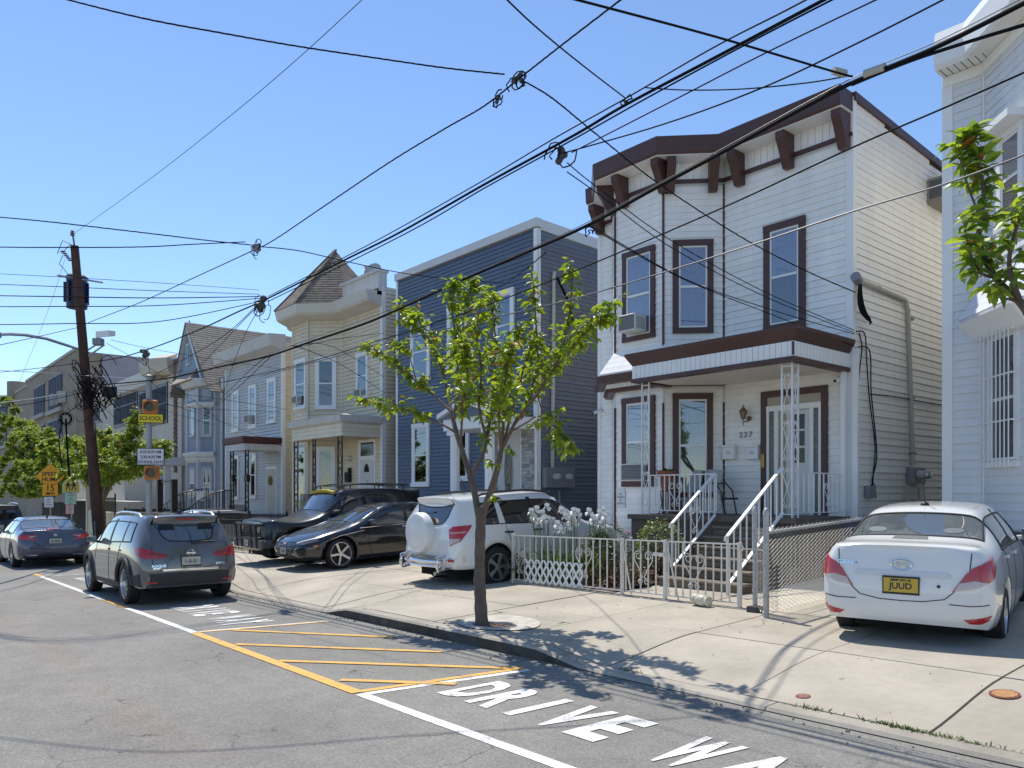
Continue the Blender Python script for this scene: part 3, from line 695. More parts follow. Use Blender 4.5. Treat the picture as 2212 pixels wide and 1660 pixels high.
# house number, mailboxes, lamp, notices, cameras
a, z = fr_main.hit(1612, 940); put_text(text_mesh('227', .155, M('number_grey', (.25, .25, .25), .4, .5), bold=.002, spacing=1.35, extrude=.006), H, fr_main, a, z, .026, 'house_number')
for px in (1579, 1630):
    a, _ = fr_main.hit(px - 12, 975); b, _ = fr_main.hit(px + 13, 975); _, z1 = fr_main.hit(px, 962); _, z0 = fr_main.hit(px, 993)
    t = thing('mailbox', 'white wall mailbox with an oval plate, nearer the bay under the number 227' if px < 1600 else 'white wall mailbox with an oval plate, nearer the front door under the number 227', 'mailbox', fr_main.p((a + b) / 2, z0), group='mailboxes beside the front door', world=True)
    mb = MB(); mb.fbox(fr_main, a, b, z0, z1 - .05, .021, .11); mb.build('box', TRIMW, t, bevel=.008)
    mb = MB(); mb.fbox(fr_main, a - .008, b + .008, z1 - .05, z1, .021, .125); mb.build('lid', TRIMW, t, bevel=.008)
    mb = MB(); mb.fprism(fr_main, [((a + b) / 2 + .055 * math.cos(i * .524), (z0 + z1) / 2 - .01 + .03 * math.sin(i * .524)) for i in range(12)], .11, .115); mb.build('plate', M('pewter', (.3, .3, .3), .3, .8), t)
a, z = fr_main.hit(1618, 905); t = thing('wall_lantern', 'small weathered brass carriage lantern on the white wall beside the front door', 'lantern', fr_main.p(a, z), world=True)
BR = M('old_brass', (.23, .19, .12), .45, .7); c = fr_main.p(a - .03, z, .15)
mb = MB(); mb.lathe([(.02, -.02), (.045, .0), (.075, .13), (.085, .14), (.03, .20), (.012, .22), (.02, .235), (.004, .26)], c, n=8); mb.build('lamp_body', BR, t)
mb = MB(); mb.lathe([(.041, .012), (.069, .125)], c + Vector((0, 0, .0)), n=8); mb.build('lamp_glass', M('lamp_glass', (.35, .34, .3), .2), t)
mb = MB(); mb.tube([c, c + Vector((0, 0, -.06)), fr_main.p(a + .02, z - .06, .08), fr_main.p(a + .03, z + .0, .02)], .012, 6); mb.tube([c + Vector((0, 0, -.06)), c + Vector((0, 0, -.13))], .01, 5); mb.lathe([(.045, -.03), (.05, .0), (.02, .01)], fr_main.p(a + .03, z, .03), axis='y', n=10); mb.build('lamp_arm', BR, t)
a, z = fr_bay.hit(1342, 1077); t = thing('parking_notice', 'weathered white notice with dark stencil words on the white wall left of the porch', 'notice', fr_bay.p(a, z), world=True)
mb = MB(); mb.fbox(fr_bay, a - .115, a + .135, z - .20, z + .20, .021, .028); mb.build('board', M('notice_white', (.6, .62, .64), .5), t)
put_text(text_mesh('NO\nPARKING\nIN\nDRIVEWAY', .066, M('faded_print', (.22, .25, .3), .6), sx=.75, spacing=.95, extrude=.001), t, fr_bay, a + .01, z - .01, .03)
def camera_dome(p, n, label):
    t = thing('security_camera', label, 'camera', p, world=True); p = Vector(p); n = Vector(n).normalized()
    mb = MB(); mb.tube([p, p + n * .05], .05, 10); mb.tube([p + n * .04, p + n * .1 + Vector((0, -.05, -.05)), p + n * .12 + Vector((0, -.12, -.08))], .035, 8); mb.build('housing', TRIMW, t, smooth=True)
    mb = MB(); mb.tube([p + n * .12 + Vector((0, -.119, -.08)), p + n * .122 + Vector((0, -.13, -.085))], .026, 8); mb.build('lens', BLACKI, t)
a, z = fr_main.hit(1830, 815); camera_dome(fr_main.p(l_main - .18, z, .02), (0, -1, 0), 'white security camera under the right end of the porch roof')
a, z = fr_l.hit(1300, 887); camera_dome(fr_l.p(.10, z, .03), (-.3, -1, 0), 'white security camera on the left corner of the white house')
# side wall: service mast, meters, downspout
t = side
def side_pt(px, py, c=.06): a, z = t.hit(px, py, c); return t.p(a, z, c)
CON = M('painted_conduit', (.50, .47, .40), .5)
p0, p1, p2, p3 = side_pt(1852, 604), side_pt(1940, 641), side_pt(1962, 672), side_pt(1972, 1005)
mb = MB(); mb.tube([p0, p1, side_pt(1955, 648), p2, p3], .042, 8); mb.build('service_mast', CON, H, smooth=True)
mb = MB(); mb.tube([p0 + Vector((.02, -.12, .03)), p0 + Vector((0, .04, -.02))], .085, 10); mb.build('weatherhead', GREYP, H, smooth=True)
mb = MB()
for (x, y) in ((1895, 622), (1967, 690), (1969, 860), (1971, 980)):
    q = side_pt(x, y, .05); mb.box(q.x - .05, q.x + .05, q.y - .06, q.y + .06, q.z - .02, q.z + .02)
mb.build('mast_clamp', GREYP, H)
a, z = side.hit(1955, 1046); meter_box(H, side, a, z, .52, .32)
for px in (1960, 1985): q = side_pt(px, 1050, .09); MB().tube([q, (q.x, q.y, .4)], .028, 8).build('meter_pipe', CON, H)
a, z = side.hit(1864, 1062); mb = MB(); mb.fbox(side, a, a + .25, z - .12, z + .1, .02, .12); mb.build('junction_box', GREYP, H)
mb = MB(); mb.box(xR + .03, xR + .12, 13.13, 13.20, .6, 4.3); mb.build('downspout', TRIMW, H)
mb = MB(); mb.box(xR - .14, xR - .06, 13.05, 13.12, fl, 3.99); mb.build('downspout', TRIMW, H)
# window unit far back on the side wall
a, z = side.hit(2012, 440, .1); mb = MB(); mb.fbox(side, a, a + .75, z, z + .5, .0, .42); mb.build('air_conditioner', M('ac_rusty', (.3, .26, .22), .6, var=.2), H)
mb = MB(); mb.fbox(side, a - .005, a - .001, z + .09, z + .45, .06, .40); mb.build('coil', M('ac_coil', (.05, .05, .055)), H)

# ================================================================ white house at the right edge
H = thing('bay_front_house', 'pale white clapboard house at the right with a barred bay window and deep eaves', 'house', (-2, YF, .3), world=True)
xL = -4.93
B = [(xL, 13.2), (-4.36, 13.2), (-3.46, 12.3), (-1.6, 12.3), (-.7, 13.2), (3.0, 13.2)]
WH2 = M('right_house_vinyl', (.72, .73, .74), .45, streak=.06, rnd=.025, grime=.07)
wallcore(H, B + [(3, 26), (xL, 26)], .2, 8.4, M('right_house_side', (.84, .81, .74), .6))
wallcore(H, [(x, y - .03) for x, y in B] + [(3, 26), (xL - .03, 26)], -.2, 1.25, M('grey_foundation', (.14, .15, .18), .8, var=.1), 'foundation')
F = [wall_between(B[i], B[i + 1]) for i in range(5)]
siding(H, F[0][0], .13, F[0][1] - .03, 1.27, 8.4, .13, WH2)
for (z0, z1) in ((1.27, 4.30), (5.0, 8.4)): siding(H, F[1][0], .05, F[1][1] - .03, z0, z1, .13, WH2)
siding(H, F[2][0], .03, F[2][1] - .03, 1.27, 8.4, .13, WH2); siding(H, F[4][0], .03, F[4][1], 1.27, 8.4, .13, WH2)
for (z0, z1) in ((1.27, 4.30), (5.0, 8.4)): siding(H, F[3][0], .03, F[3][1] - .03, z0, z1, .13, WH2)
lf = Frame((xL, 13.2, 0), (0, -1, 0), (-1, 0, 0))
mb = MB(); mb.fbox(F[0][0], -.025, .13, 1.2, 8.4, -.01, .03); mb.fbox(lf, -.13, .0, 1.2, 8.4, -.01, .024); mb.build('corner_board', TRIMW, H)
for p in (B[1], B[2]): MB().tube([(p[0] + .0, p[1] - .02, .95), (p[0], p[1] - .02, 8.4)], .022, 6).build('corner_bead', TRIMW, H)
fr = F[1][0]
a0, a1 = fr.hit(2140, 860)[0], fr.hit(2206, 860)[0]; z1 = fr.hit(2172, 712)[1]; z0 = fr.hit(2172, 1010)[1]
window(H, fr, a0, a1, z0, z1, trim=.09, back=M('grey_drape', (.2, .2, .19)), lower_back=DARKIN)
gr = MB()
for i in range(8): a = a0 + .02 + (a1 - a0 - .04) * i / 7; gr.tube([fr.p(a, z0 + .02, .16), fr.p(a, z1 + .02, .16)], .010, 5)
for zz in (.06, .33, .66, .97): q = z0 + (z1 - z0) * zz; gr.tube([fr.p(a0 - .04, q, .05), fr.p(a0 - .04, q, .155), fr.p(a1 + .04, q, .155), fr.p(a1 + .04, q, .05)], .013, 5)
gr.build('window_bars', WPAINT, H)
a0, a1 = fr.hit(2160, 400)[0], fr.hit(2216, 400)[0]; z1 = fr.hit(2190, 275)[1]; z0 = fr.hit(2190, 450)[1]
window(H, fr, a0, a1, z0 - .25, z1, trim=.10, back=CURT, lower_back=DARKIN)
mb = MB(); mb.fprism(fr, [(a0 - .08, z1), (a1 + .1, z1), (a1 + .1, z1 + .10), (a0 - .08, z1 + .10)], .0, .3); mb.build('window_hood', TRIMW, H)
SK = [B[1], B[2], B[3], B[4]]
band(SK, [(.02, 5.02), (.38, 4.42), (.36, 4.38), (.0, 4.38), (.0, 5.02)], WH2, H, 'bay_skirt')
for k in range(4):
    zz = 4.44 + k * .145; oo = .36 - k * .087
    band(SK[:3], [(oo + .022, zz), (oo - .06, zz + .14), (oo - .09, zz + .14), (oo - .03, zz)], WH2, H, 'skirt_board')
band(SK, [(.12, 4.12), (.40, 4.375), (.0, 4.375), (.0, 4.12)], TRIMW, H, 'skirt_trim')
P = [(xL, 13.2)] + B[1:5] + [(3.2, 13.2)]
band(P, [(.36, 8.40), (.40, 8.44), (.42, 8.78), (.36, 8.96), (-.1, 8.98), (-.1, 8.40)], TRIMW, H, 'eave')
band(P, [(.37, 8.375), (.37, 8.395), (0, 8.395), (0, 8.375)], WARMV, H, 'soffit')
band(P, [(.05, 8.22), (.07, 8.37), (0, 8.37), (0, 8.22)], WARMV, H, 'frieze_trim')
mb = MB()
for i in range(7):
    x0 = xL + .06 + i * .10; mb.box(x0, x0 + .006, 12.84, 13.2, 8.368, 8.376)
mb.build('soffit_joint', M('joint_dirt', (.07, .06, .045)), H)
wallcore(H, [(xL, 13.0), (3.2, 13.0), (3.2, 26), (xL, 26)], 8.72, 8.97, M('roof_felt', (.12, .11, .1)), 'roof')

# ================================================================ blue house
WOFF[0] = .012
H = thing('blue_house', 'dark blue clapboard flat-roofed house with white trim and a stone-faced entrance', 'house', (-18, YF, 0), world=True)
xL, xR = -21.25, -14.58
wallcore(H, [(xL, 13.2), (xR, 13.2), (xR, 26), (xL, 26)], -.4, 8.53, M('blue_sheathing', (.06, .08, .12), .8))
fr = Frame((xL, 13.2, 0), (1, 0, 0), (0, -1, 0)); L = xR - xL; side = Frame((xR, 13.2, 0), (0, 1, 0), (1, 0, 0))
siding(H, fr, .08, L - .10, .2, 8.50, .112, BLUE, proud=.026, alt=1)
siding(H, side, .10, 6, .2, 8.50, .112, M('blue_grey_vinyl', (.16, .18, .215), .5, streak=.08, rnd=.04, grime=.08))
mb = MB(); mb.fbox(fr, L - .10, L + .03, .2, 8.53, -.01, .035); mb.fbox(side, .0, .10, .2, 8.53, -.01, .03); mb.build('corner_board', TRIMW, H)
mb = MB(); mb.fbox(fr, -.02, .08, .2, 8.53, -.01, .035); mb.build('corner_board', TRIMW, H)
mb = MB(); mb.box(xL - .04, xR + .06, 13.12, 13.3, 8.56, 8.78); mb.build('parapet', M('white_metal_cap', (.62, .62, .6), .4, var=.05), H)
mb = MB(); mb.prism([(xR - .1, 13.3, 8.50), (xR + .05, 13.3, 8.50), (xR + .05, 13.3, 8.77), (xR - .1, 13.3, 8.77)], [(xR - .1, 26, 8.1), (xR + .05, 26, 8.1), (xR + .05, 26, 8.4), (xR - .1, 26, 8.4)]); mb.build('parapet', M('white_metal_cap', (.6, .6, .6)), H)
glb = glass('blue_house_glass', (.55, .62, .72), .14)
for (x0, x1, yt, yb, bk) in ((888, 929, 695, 825, CURTW), (967, 1008, 660, 800, CURT), (1068, 1111, 627, 780, CURT), (891, 928, 915, 1052, DARKIN), (984, 1014, 900, 1040, DARKIN)):
    window_px(H, fr, x0, x1, yt, yb, trim=.13, back=bk, lower_back=DARKIN, glassm=glb)
# entrance: stone veneer, oval-glass door, two fluted columns, gabled canopy
e0, e1 = fr.hit(1066, 1000)[0], fr.hit(1157, 1000)[0]
ST = M('stone_veneer', (.42, .41, .40), .8, var=.25, vs=5, bump=.4, bs=40, rnd=.28)
rs = random.Random(11); me = {}
da, db = fr.hit(1082, 1000)[0], fr.hit(1126, 1000)[0]
z = .45
while z < 3.75:
    for (s0, s1) in ((e0, da - .06), (db + .06, e1)):
        a = s0
        while a < s1 - .03:
            w = min(rs.choice((.14, .22, .3)), s1 - a); pr = rs.choice((.045, .055, .065)); key = (round(w, 3), pr)
            if key not in me:
                mb = MB(); mb.box(.003, w - .003, -pr, .01, .003, .084); me[key] = mb.mesh('stone', ST)
            link('stone', me[key], H, fr.p(a, z, 0)); a += w
    z += .087
zd0, zd1 = 1.15, 3.35
mb = MB(); mb.fbox(fr, da - .06, db + .06, zd0, zd1 + .08, 0, .05); d = mb.build('front_door', TRIMW, H)
mb = MB(); mb.fbox(fr, da, db, zd0, zd1, .049, .07); mb.build('door_leaf', M('door_white', (.6, .6, .6)), d)
ca = (da + db) / 2; mb = MB(); mb.fprism(fr, [(ca + .17 * math.cos(i * .3927), 2.35 + .72 * math.sin(i * .3927)) for i in range(16)], .069, .078); mb.build('oval_pane', M('dark_glass', (.02, .02, .02)), d)
mb = MB()
for k in (-1, 1):
    mb.tube([fr.p(ca + k * .10 * math.sin(i * .5), 1.72 + i * .105, .083) for i in range(13)], .008, 4)
mb.tube([fr.p(ca + .17 * math.cos(i * .3927), 2.35 + .72 * math.sin(i * .3927), .08) for i in range(16)], .014, 5, closed=True); mb.build('leaded_scroll', M('lead_came', (.4, .4, .4), .4), d)
cx = [at(983, 1000, Y=12.0).x, at(1058, 1000, Y=12.0).x]
for x in cx:
    mb = MB(); n = 20; pts = [((.125 if i % 2 else .11) * math.cos(2 * math.pi * i / n), (.125 if i % 2 else .11) * math.sin(2 * math.pi * i / n)) for i in range(n)]
    mb.prism([(x + a, 12.0 + b, 1.1) for a, b in pts], [(x + a, 12.0 + b, 3.3) for a, b in pts]); mb.box(x - .16, x + .16, 11.84, 12.16, .95, 1.1); mb.box(x - .16, x + .16, 11.84, 12.16, 3.3, 3.42)
    mb.build('fluted_column', TRIMW, H)
xa, xb = cx[0] - .25, xR - .05; xm = cx[0] + (cx[1] - cx[0]) * .5
mb = MB(); mb.box(xa, xb, 11.8, 13.2, 3.42, 3.72); mb.build('canopy_beam', TRIMW, H)
mb = MB(); mb.prism([(xa - .1, 11.75, 3.721), (cx[1] + .35, 11.75, 3.721), (xm, 11.75, 4.06)], [(xa - .1, 13.2, 3.721), (cx[1] + .35, 13.2, 3.721), (xm, 13.2, 4.06)]); mb.build('pediment', BLUE, H)
mb = MB()
for s, q in ((xa - .14, xm), (cx[1] + .39, xm)): mb.prism([(s, 11.68, 3.74), (q, 11.68, 4.09), (q, 11.68, 4.2), (s, 11.68, 3.85)], [(s, 11.80, 3.74), (q, 11.80, 4.09), (q, 11.80, 4.2), (s, 11.80, 3.85)])
mb.build('pediment_trim', TRIMW, H)
mb = MB(); mb.box(xa - .1, xR - .02, 11.7, 13.19, .0, 1.1); mb.build('porch_floor', M('porch_stone', (.2, .2, .2)), H)
fpp = Frame((0, 11.85, 0), (1, 0, 0), (0, -1, 0))
railing(H, fpp, cx[0] + .12, cx[1] - .12, 1.18, 1.85, 11, WPAINT, rail=.03, bar=.014); railing(H, fpp, cx[1] + .12, xR - .1, 1.18, 1.85, 9, WPAINT, rail=.03, bar=.014)
mb = MB(); p = lambda x, y: side.p(*side.hit(x, y, .06), .06)
mb.tube([p(1197, 588), p(1196, 600), p(1195, 800), p(1193, 1022)], .05, 8); mb.build('service_mast', M('painted_conduit', (.5, .5, .5)), H, smooth=True)
a, z = side.hit(1175, 1054, .1); meter_box(H, side, a, z, 1.05, .52)
for px in (1185, 1208): q = p(px, 1060); MB().tube([q, (q.x, q.y, -.2)], .035, 8).build('meter_pipe', GREYP, H)
mb = MB(); q = p(1200, 600); mb.tube([q + Vector((.05, 0, 0)), q + Vector((.15, .25, -.5)), q + Vector((.14, .5, -1.1))], .035, 6); mb.build('service_loop', CABLE, H)

# ================================================================ cream house with a turret
WOFF[0] = .028
H = thing('cream_house', 'cream clapboard house with a shingled turret roof over its corner bay', 'house', (-25, YF, -.1), world=True)
xL, xR = -28.2, -22.15
B = [(xL, 13.2), (-27.85, 13.2), (-27.0, 12.32), (-25.78, 12.32), (-24.9, 13.2), (xR, 13.2)]
wallcore(H, B + [(xR, 26), (xL, 26)], -.5, 8.3, M('cream_sheathing', (.5, .45, .36), .8))
F = [wall_between(B[i], B[i + 1]) for i in range(5)]
for i, (fr, L) in enumerate(F): siding(H, fr, .05, L - .05, .0, 8.0, .135, CREAM, proud=.038, alt=1)
side = Frame((xR, 13.2, 0), (0, 1, 0), (1, 0, 0)); siding(H, side, .1, 4.5, .0, 8.6, .135, CREAM, proud=.038, alt=1)
for p in B[1:5]: MB().tube([(p[0], p[1] - .02, 0), (p[0], p[1] - .02, 8.0)], .05, 6).build('corner_board', CREAM, H)
mb = MB(); mb.fbox(F[4][0], F[4][1] - .1, F[4][1] + .03, 0, 8.6, -.01, .03); mb.fbox(side, 0, .1, 0, 8.6, -.01, .027); mb.build('corner_board', TRIMW, H)
EAVE = M('cream_eave', (.62, .58, .5), .5, grime=.1)
path = [(xL - .1, 13.2)] + B[1:5] + [(xR, 13.2)]
band(path, [(.08, 7.95), (.50, 8.05), (.56, 8.12), (.62, 8.42), (-.05, 8.42), (-.05, 7.95)], EAVE, H, 'eave')
mb = MB(); mb.box(-24.6, xR + .03, 13.05, 13.35, 8.42, 9.05); mb.box(-24.7, xR + .06, 12.98, 13.4, 9.05, 9.14); mb.build('parapet', M('weathered_white', (.58, .57, .54), .6, streak=.15), H)
wallcore(H, [(xL, 13.0), (xR, 13.0), (xR, 26), (xL, 26)], 8.3, 8.5, M('roof_felt', (.1, .1, .1)), 'roof')
# turret: separate courses of shingles on the eight sides
apex = Vector((-25.95, 13.5, 10.75)); eo = offset_path([B[0], B[1], B[2], B[3], B[4]], .62)
ring = [Vector((p.x, p.y, 8.43)) for p in eo[1:4]]; ring = [Vector((-28.3, 13.4, 8.43))] + ring + [Vector((-24.3, 13.15, 8.43)), Vector((-24.0, 14.2, 8.6)), Vector((-25.5, 15.4, 8.6)), Vector((-27.8, 15.0, 8.6))]
SH = M('brown_shingle', (.24, .195, .155), .9, var=.34, vs=5, bump=.3, bs=80, rnd=.14)
mb = MB()
for i in range(8): mb.add([ring[i], ring[(i + 1) % 8], apex - Vector((0, 0, .05))], [(0, 1, 2)])
tr = mb.build('turret_roof', SH, H)
NC = 23
for i in range(4):
    A, Bq = ring[i], ring[i + 1]; nrm = (Bq - A).cross(apex - A).normalized(); nrm = nrm if nrm.z > 0 else -nrm
    for k in range(NC):
        t0, t1 = k / NC, min(1, (k + 1.15) / NC); mb = MB()
        q = [A.lerp(apex, t0), Bq.lerp(apex, t0), Bq.lerp(apex, t1), A.lerp(apex, t1)]
        mb.prism([q[0] + nrm * .002, q[1] + nrm * .002, q[2], q[3]], [q[0] + nrm * .022, q[1] + nrm * .022, q[2] + nrm * .006, q[3] + nrm * .006]); mb.build('shingle_course', SH, tr)
    MB().tube([A + nrm * .02, apex + nrm * .02], .045, 5).build('hip_cap', SH, tr)
glc = glass('cream_house_glass', (.5, .58, .6), .13)
GRN = M('green_shade', (.06, .09, .06), .9)
window_px(H, F[2][0], 638, 662, 777, 885, trim=.10, back=M('blue_shade', (.1, .15, .25), .9), lower_back=DARKIN, glassm=glc)
a, z = F[2][0].hit(638, 874, .1); ac_unit(H, F[2][0], a, z, .42, .28, .2)
window_px(H, F[3][0], 681, 727, 772, 885, trim=.12, back=GRN, lower_back=GRN, glassm=glc)
window_px(H, F[4][0], 771, 796, 762, 863, trim=.10, back=M('blue_shade', (.1, .15, .25), .9), lower_back=M('grey_drape', (.2, .2, .19)), glassm=glc)
a, z = F[4][0].hit(771, 860, .1); ac_unit(H, F[4][0], a, z, .45, .26, .18)
window_px(H, F[3][0], 684, 725, 965, 1080, trim=.12, back=M('etched_curtain', (.22, .24, .22)), lower_back=M('grey_drape', (.2, .2, .19)), glassm=glc)
window_px(H, F[2][0], 641, 662, 968, 1080, trim=.12, back=M('grey_drape', (.2, .2, .19)), lower_back=DARKIN, glassm=glc)
pl, pr, pf = -25.85, -22.2, 11.75
P3 = [(pl - 1.2, 12.3), (pl - .0, pf), (pr, pf), (pr, 13.19)]; P3 = [(pl, 12.4), (pl, pf), (pr, pf), (pr, 13.19)]
band(P3, [(.0, 4.02), (.12, 4.08), (.15, 4.28), (-.3, 4.36), (-.3, 4.02)], M('weathered_white', (.6, .6, .6)), H, 'porch_eave')
for (pp, qq) in ((P3[1], P3[2]), (P3[2], P3[3]), (P3[0], P3[1])):
    f2, ln = wall_between(pp, qq); siding(H, f2, 0.01, ln - .01, 3.62, 4.02, .133, CREAM)
wallcore(H, [(pl + .02, 13.1), (pl + .02, pf + .02), (pr - .02, pf + .02), (pr - .02, 13.19)], 3.64, 4.3, M('cream_sheathing', (.5, .45, .36)), 'porch_roof')
mb = MB(); mb.box(pl - 1.3, pr, pf, 13.19, -.4, .9); mb.build('porch_floor', M('porch_stone', (.2, .2, .2)), H)
fq = Frame((0, 11.9, 0), (1, 0, 0), (0, -1, 0)); fq2 = Frame((-22.4, 11.9, 0), (0, 1, 0), (1, 0, 0))
for px, w in ((735, .28), (681, .18), (641, .28)): iron_post(H, fq, at(px - 5, 1000, Y=11.9).x, .9, 3.62, w, BLACKI, bar=.018)
for x0, x1 in ((-25.5, -24.3), (-24.0, -22.6)): railing(H, fq, x0, x1, .98, 1.75, 12, BLACKI, bar=.01)
fr, L = F[4]
d0, d1 = fr.hit(776, 1000)[0], fr.hit(813, 1000)[0]
mb = MB(); mb.fbox(fr, d0, d1, .9, 3.6, 0, .05); d = mb.build('front_door', TRIMW, H)
mb = MB(); mb.fbox(fr, d0 + .22, d1 - .1, .9, 2.9, .049, .075); mb.build('door_leaf', M('door_white', (.6, .6, .6)), d)
mb = MB(); mb.fbox(fr, d0 + .2, d1 - .1, 3.05, 3.5, .049, .058); mb.fprism(fr, [((d0 + d1) / 2 + .06 + .17 * math.cos(i * .393), 2.5 + .28 * math.sin(i * .393)) for i in range(9)], .075, .08); mb.build('door_pane', M('dark_glass', (.02, .02, .02)), d)
for k, ch in enumerate('223'): put_text(text_mesh(ch, .2, M('number_grey', (.2, .2, .2)), bold=.004), d, fr, (d0 + d1) / 2 + .09, 2.15 - k * .26, .08, 'house_number')
mb = MB(); a, z = fr.hit(757, 1030); mb.fbox(fr, a - .14, a + .14, z - .2, z + .15, .02, .16); mb.fbox(fr, a + .02, a + .14, z + .15, z + .3, .02, .12); mb.build('mailbox', BLACKI, H)
a, z = fr.hit(758, 990); mb = MB()
for k in range(5): mb.fprism(fr, [(a, z), (a + .2 * math.cos(k * 1.256), z + .2 * math.sin(k * 1.256)), (a + .12 * math.cos(k * 1.256 + .5), z + .12 * math.sin(k * 1.256 + .5))], .02, .035 + .002 * k)
mb.build('metal_flower', M('flower_plaque', (.45, .38, .33), .5), H)
# satellite dish on the roof
p = at(805, 588, Y=14.2); t = thing('satellite_dish', 'grey satellite dish on a bent mast above the cream house roof', 'satellite dish', (p.x, p.y, 8.7), world=True)
DG = M('dish_grey', (.42, .42, .41), .5)
d = Vector((.35, -.75, .35)).normalized(); e = d.orthogonal().normalized(); q = d.cross(e); mb = MB(); rings = []
for r, h in ((.0001, -.09), (.15, -.075), (.28, -.03), (.36, .0), (.36, .015), (.27, -.015), (.0001, -.075)): rings += [p + e * r * math.cos(j * .3142) + q * r * 1.12 * math.sin(j * .3142) + d * h for j in range(20)]
mb.add(rings, [(i * 20 + j, i * 20 + (j + 1) % 20, (i + 1) * 20 + (j + 1) % 20, (i + 1) * 20 + j) for i in range(6) for j in range(20)]); mb.build('dish', DG, t, smooth=True)
mb = MB(); mb.tube([p - d * .1, p - d * .22 + Vector((0, 0, -.15)), p + Vector((-.25, .1, -.5)), (p.x - .3, p.y, 8.4)], .03, 6); mb.build('mast', DG, t)
mb = MB(); mb.tube([p + Vector((0, 0, -.36)), p + d * .42 + Vector((.05, 0, -.2))], .018, 5); mb.tube([p + d * .4 + Vector((.05, 0, -.22)), p + d * .56 + Vector((.05, 0, -.12))], .05, 8); mb.build('receiver_arm', DG, t)
# ================================================================ vehicles
def carpaint(name, col, metal=0.0, rough=.25): return M(name, col, rough, metal, .5, coat=1.0)
RUB = M('tyre_rubber', (.018, .018, .019), .75); BPL = M('black_plastic', (.025, .025, .027), .55); CHR = M('chrome', (.75, .75, .76), .12, 1.0)
REDL = M('red_tail_lens', (.42, .012, .015), .12, coat=1); CLRL = M('clear_lens', (.50, .40, .37), .1, coat=1); AMB = M('amber_lens', (.7, .22, .03), .15)
CGL = M('car_glass', (.010, .013, .016), .03, 0, .8, coat=1); CGL2 = M('car_glass_pale', (.10, .115, .12), .03, 0, .9, coat=1)
ALLOY = M('alloy', (.62, .62, .64), .28, .9); ALLOYD = M('dark_alloy', (.05, .05, .055), .35, .5)
def subdiv(bm, levels):
    me = bpy.data.meshes.new('tmp'); bm.to_mesh(me); o = bpy.data.objects.new('tmp', me); SC.collection.objects.link(o)
    md = o.modifiers.new('s', 'SUBSURF'); md.levels = md.render_levels = levels
    m2 = bpy.data.meshes.new_from_object(o.evaluated_get(bpy.context.evaluated_depsgraph_get()))
    bpy.data.objects.remove(o); return m2
def loft(st, W, capglass=None, winspans=(), wsspan=None, rwspan=None, creases=()):
    """st: list of half sections, 7 points each (x, y/half width, z). Returns a smooth mesh; material 1 marks glass."""
    bm = bmesh.new(); h = W / 2; R = []
    for s in st:
        r = [bm.verts.new((x, y * h, z)) for x, y, z in s]; l = [bm.verts.new((x, -y * h, z)) for x, y, z in s[:-1]]
        R.append((r, l + [r[-1]]))
    n = len(st[0])
    for i in range(len(st) - 1):
        for sd in (0, 1):
            A, B = R[i][sd], R[i + 1][sd]
            for j in range(n - 1):
                q = (A[j], A[j + 1], B[j + 1], B[j])
                f = bm.faces.new(q if sd else q[::-1])
                if (i in winspans and j == 3) or (wsspan == i and j >= 4) or (rwspan == i and j >= 4): f.material_index = 1
    for i, fl in ((0, 1), (len(st) - 1, 0)):
        r, l = R[i]
        for j in range(n - 1):
            q = (r[j], r[j + 1], l[j + 1], l[j]) if j < n - 2 else (r[j], r[j + 1], l[j])
            f = bm.faces.new(q if fl else q[::-1])
            if i and capglass == j:
                ins = bmesh.ops.inset_region(bm, faces=[f], thickness=.055, use_even_offset=True); f.material_index = 1
    cl = bm.edges.layers.float.new('crease_edge')
    for (i, j, v) in creases:                               # crease along the car on column j between stations i and i+1, or round station i (j None)
        for sd in (0, 1):
            if j is None:
                for k in range(n - 1):
                    e = bm.edges.get((R[i][sd][k], R[i][sd][k + 1]))
                    if e: e[cl] = v
            else:
                e = bm.edges.get((R[i][sd][j], R[i + 1][sd][j]))
                if e: e[cl] = v
    bmesh.ops.recalc_face_normals(bm, faces=bm.faces)
    me = subdiv(bm, 3); bm.free(); return me
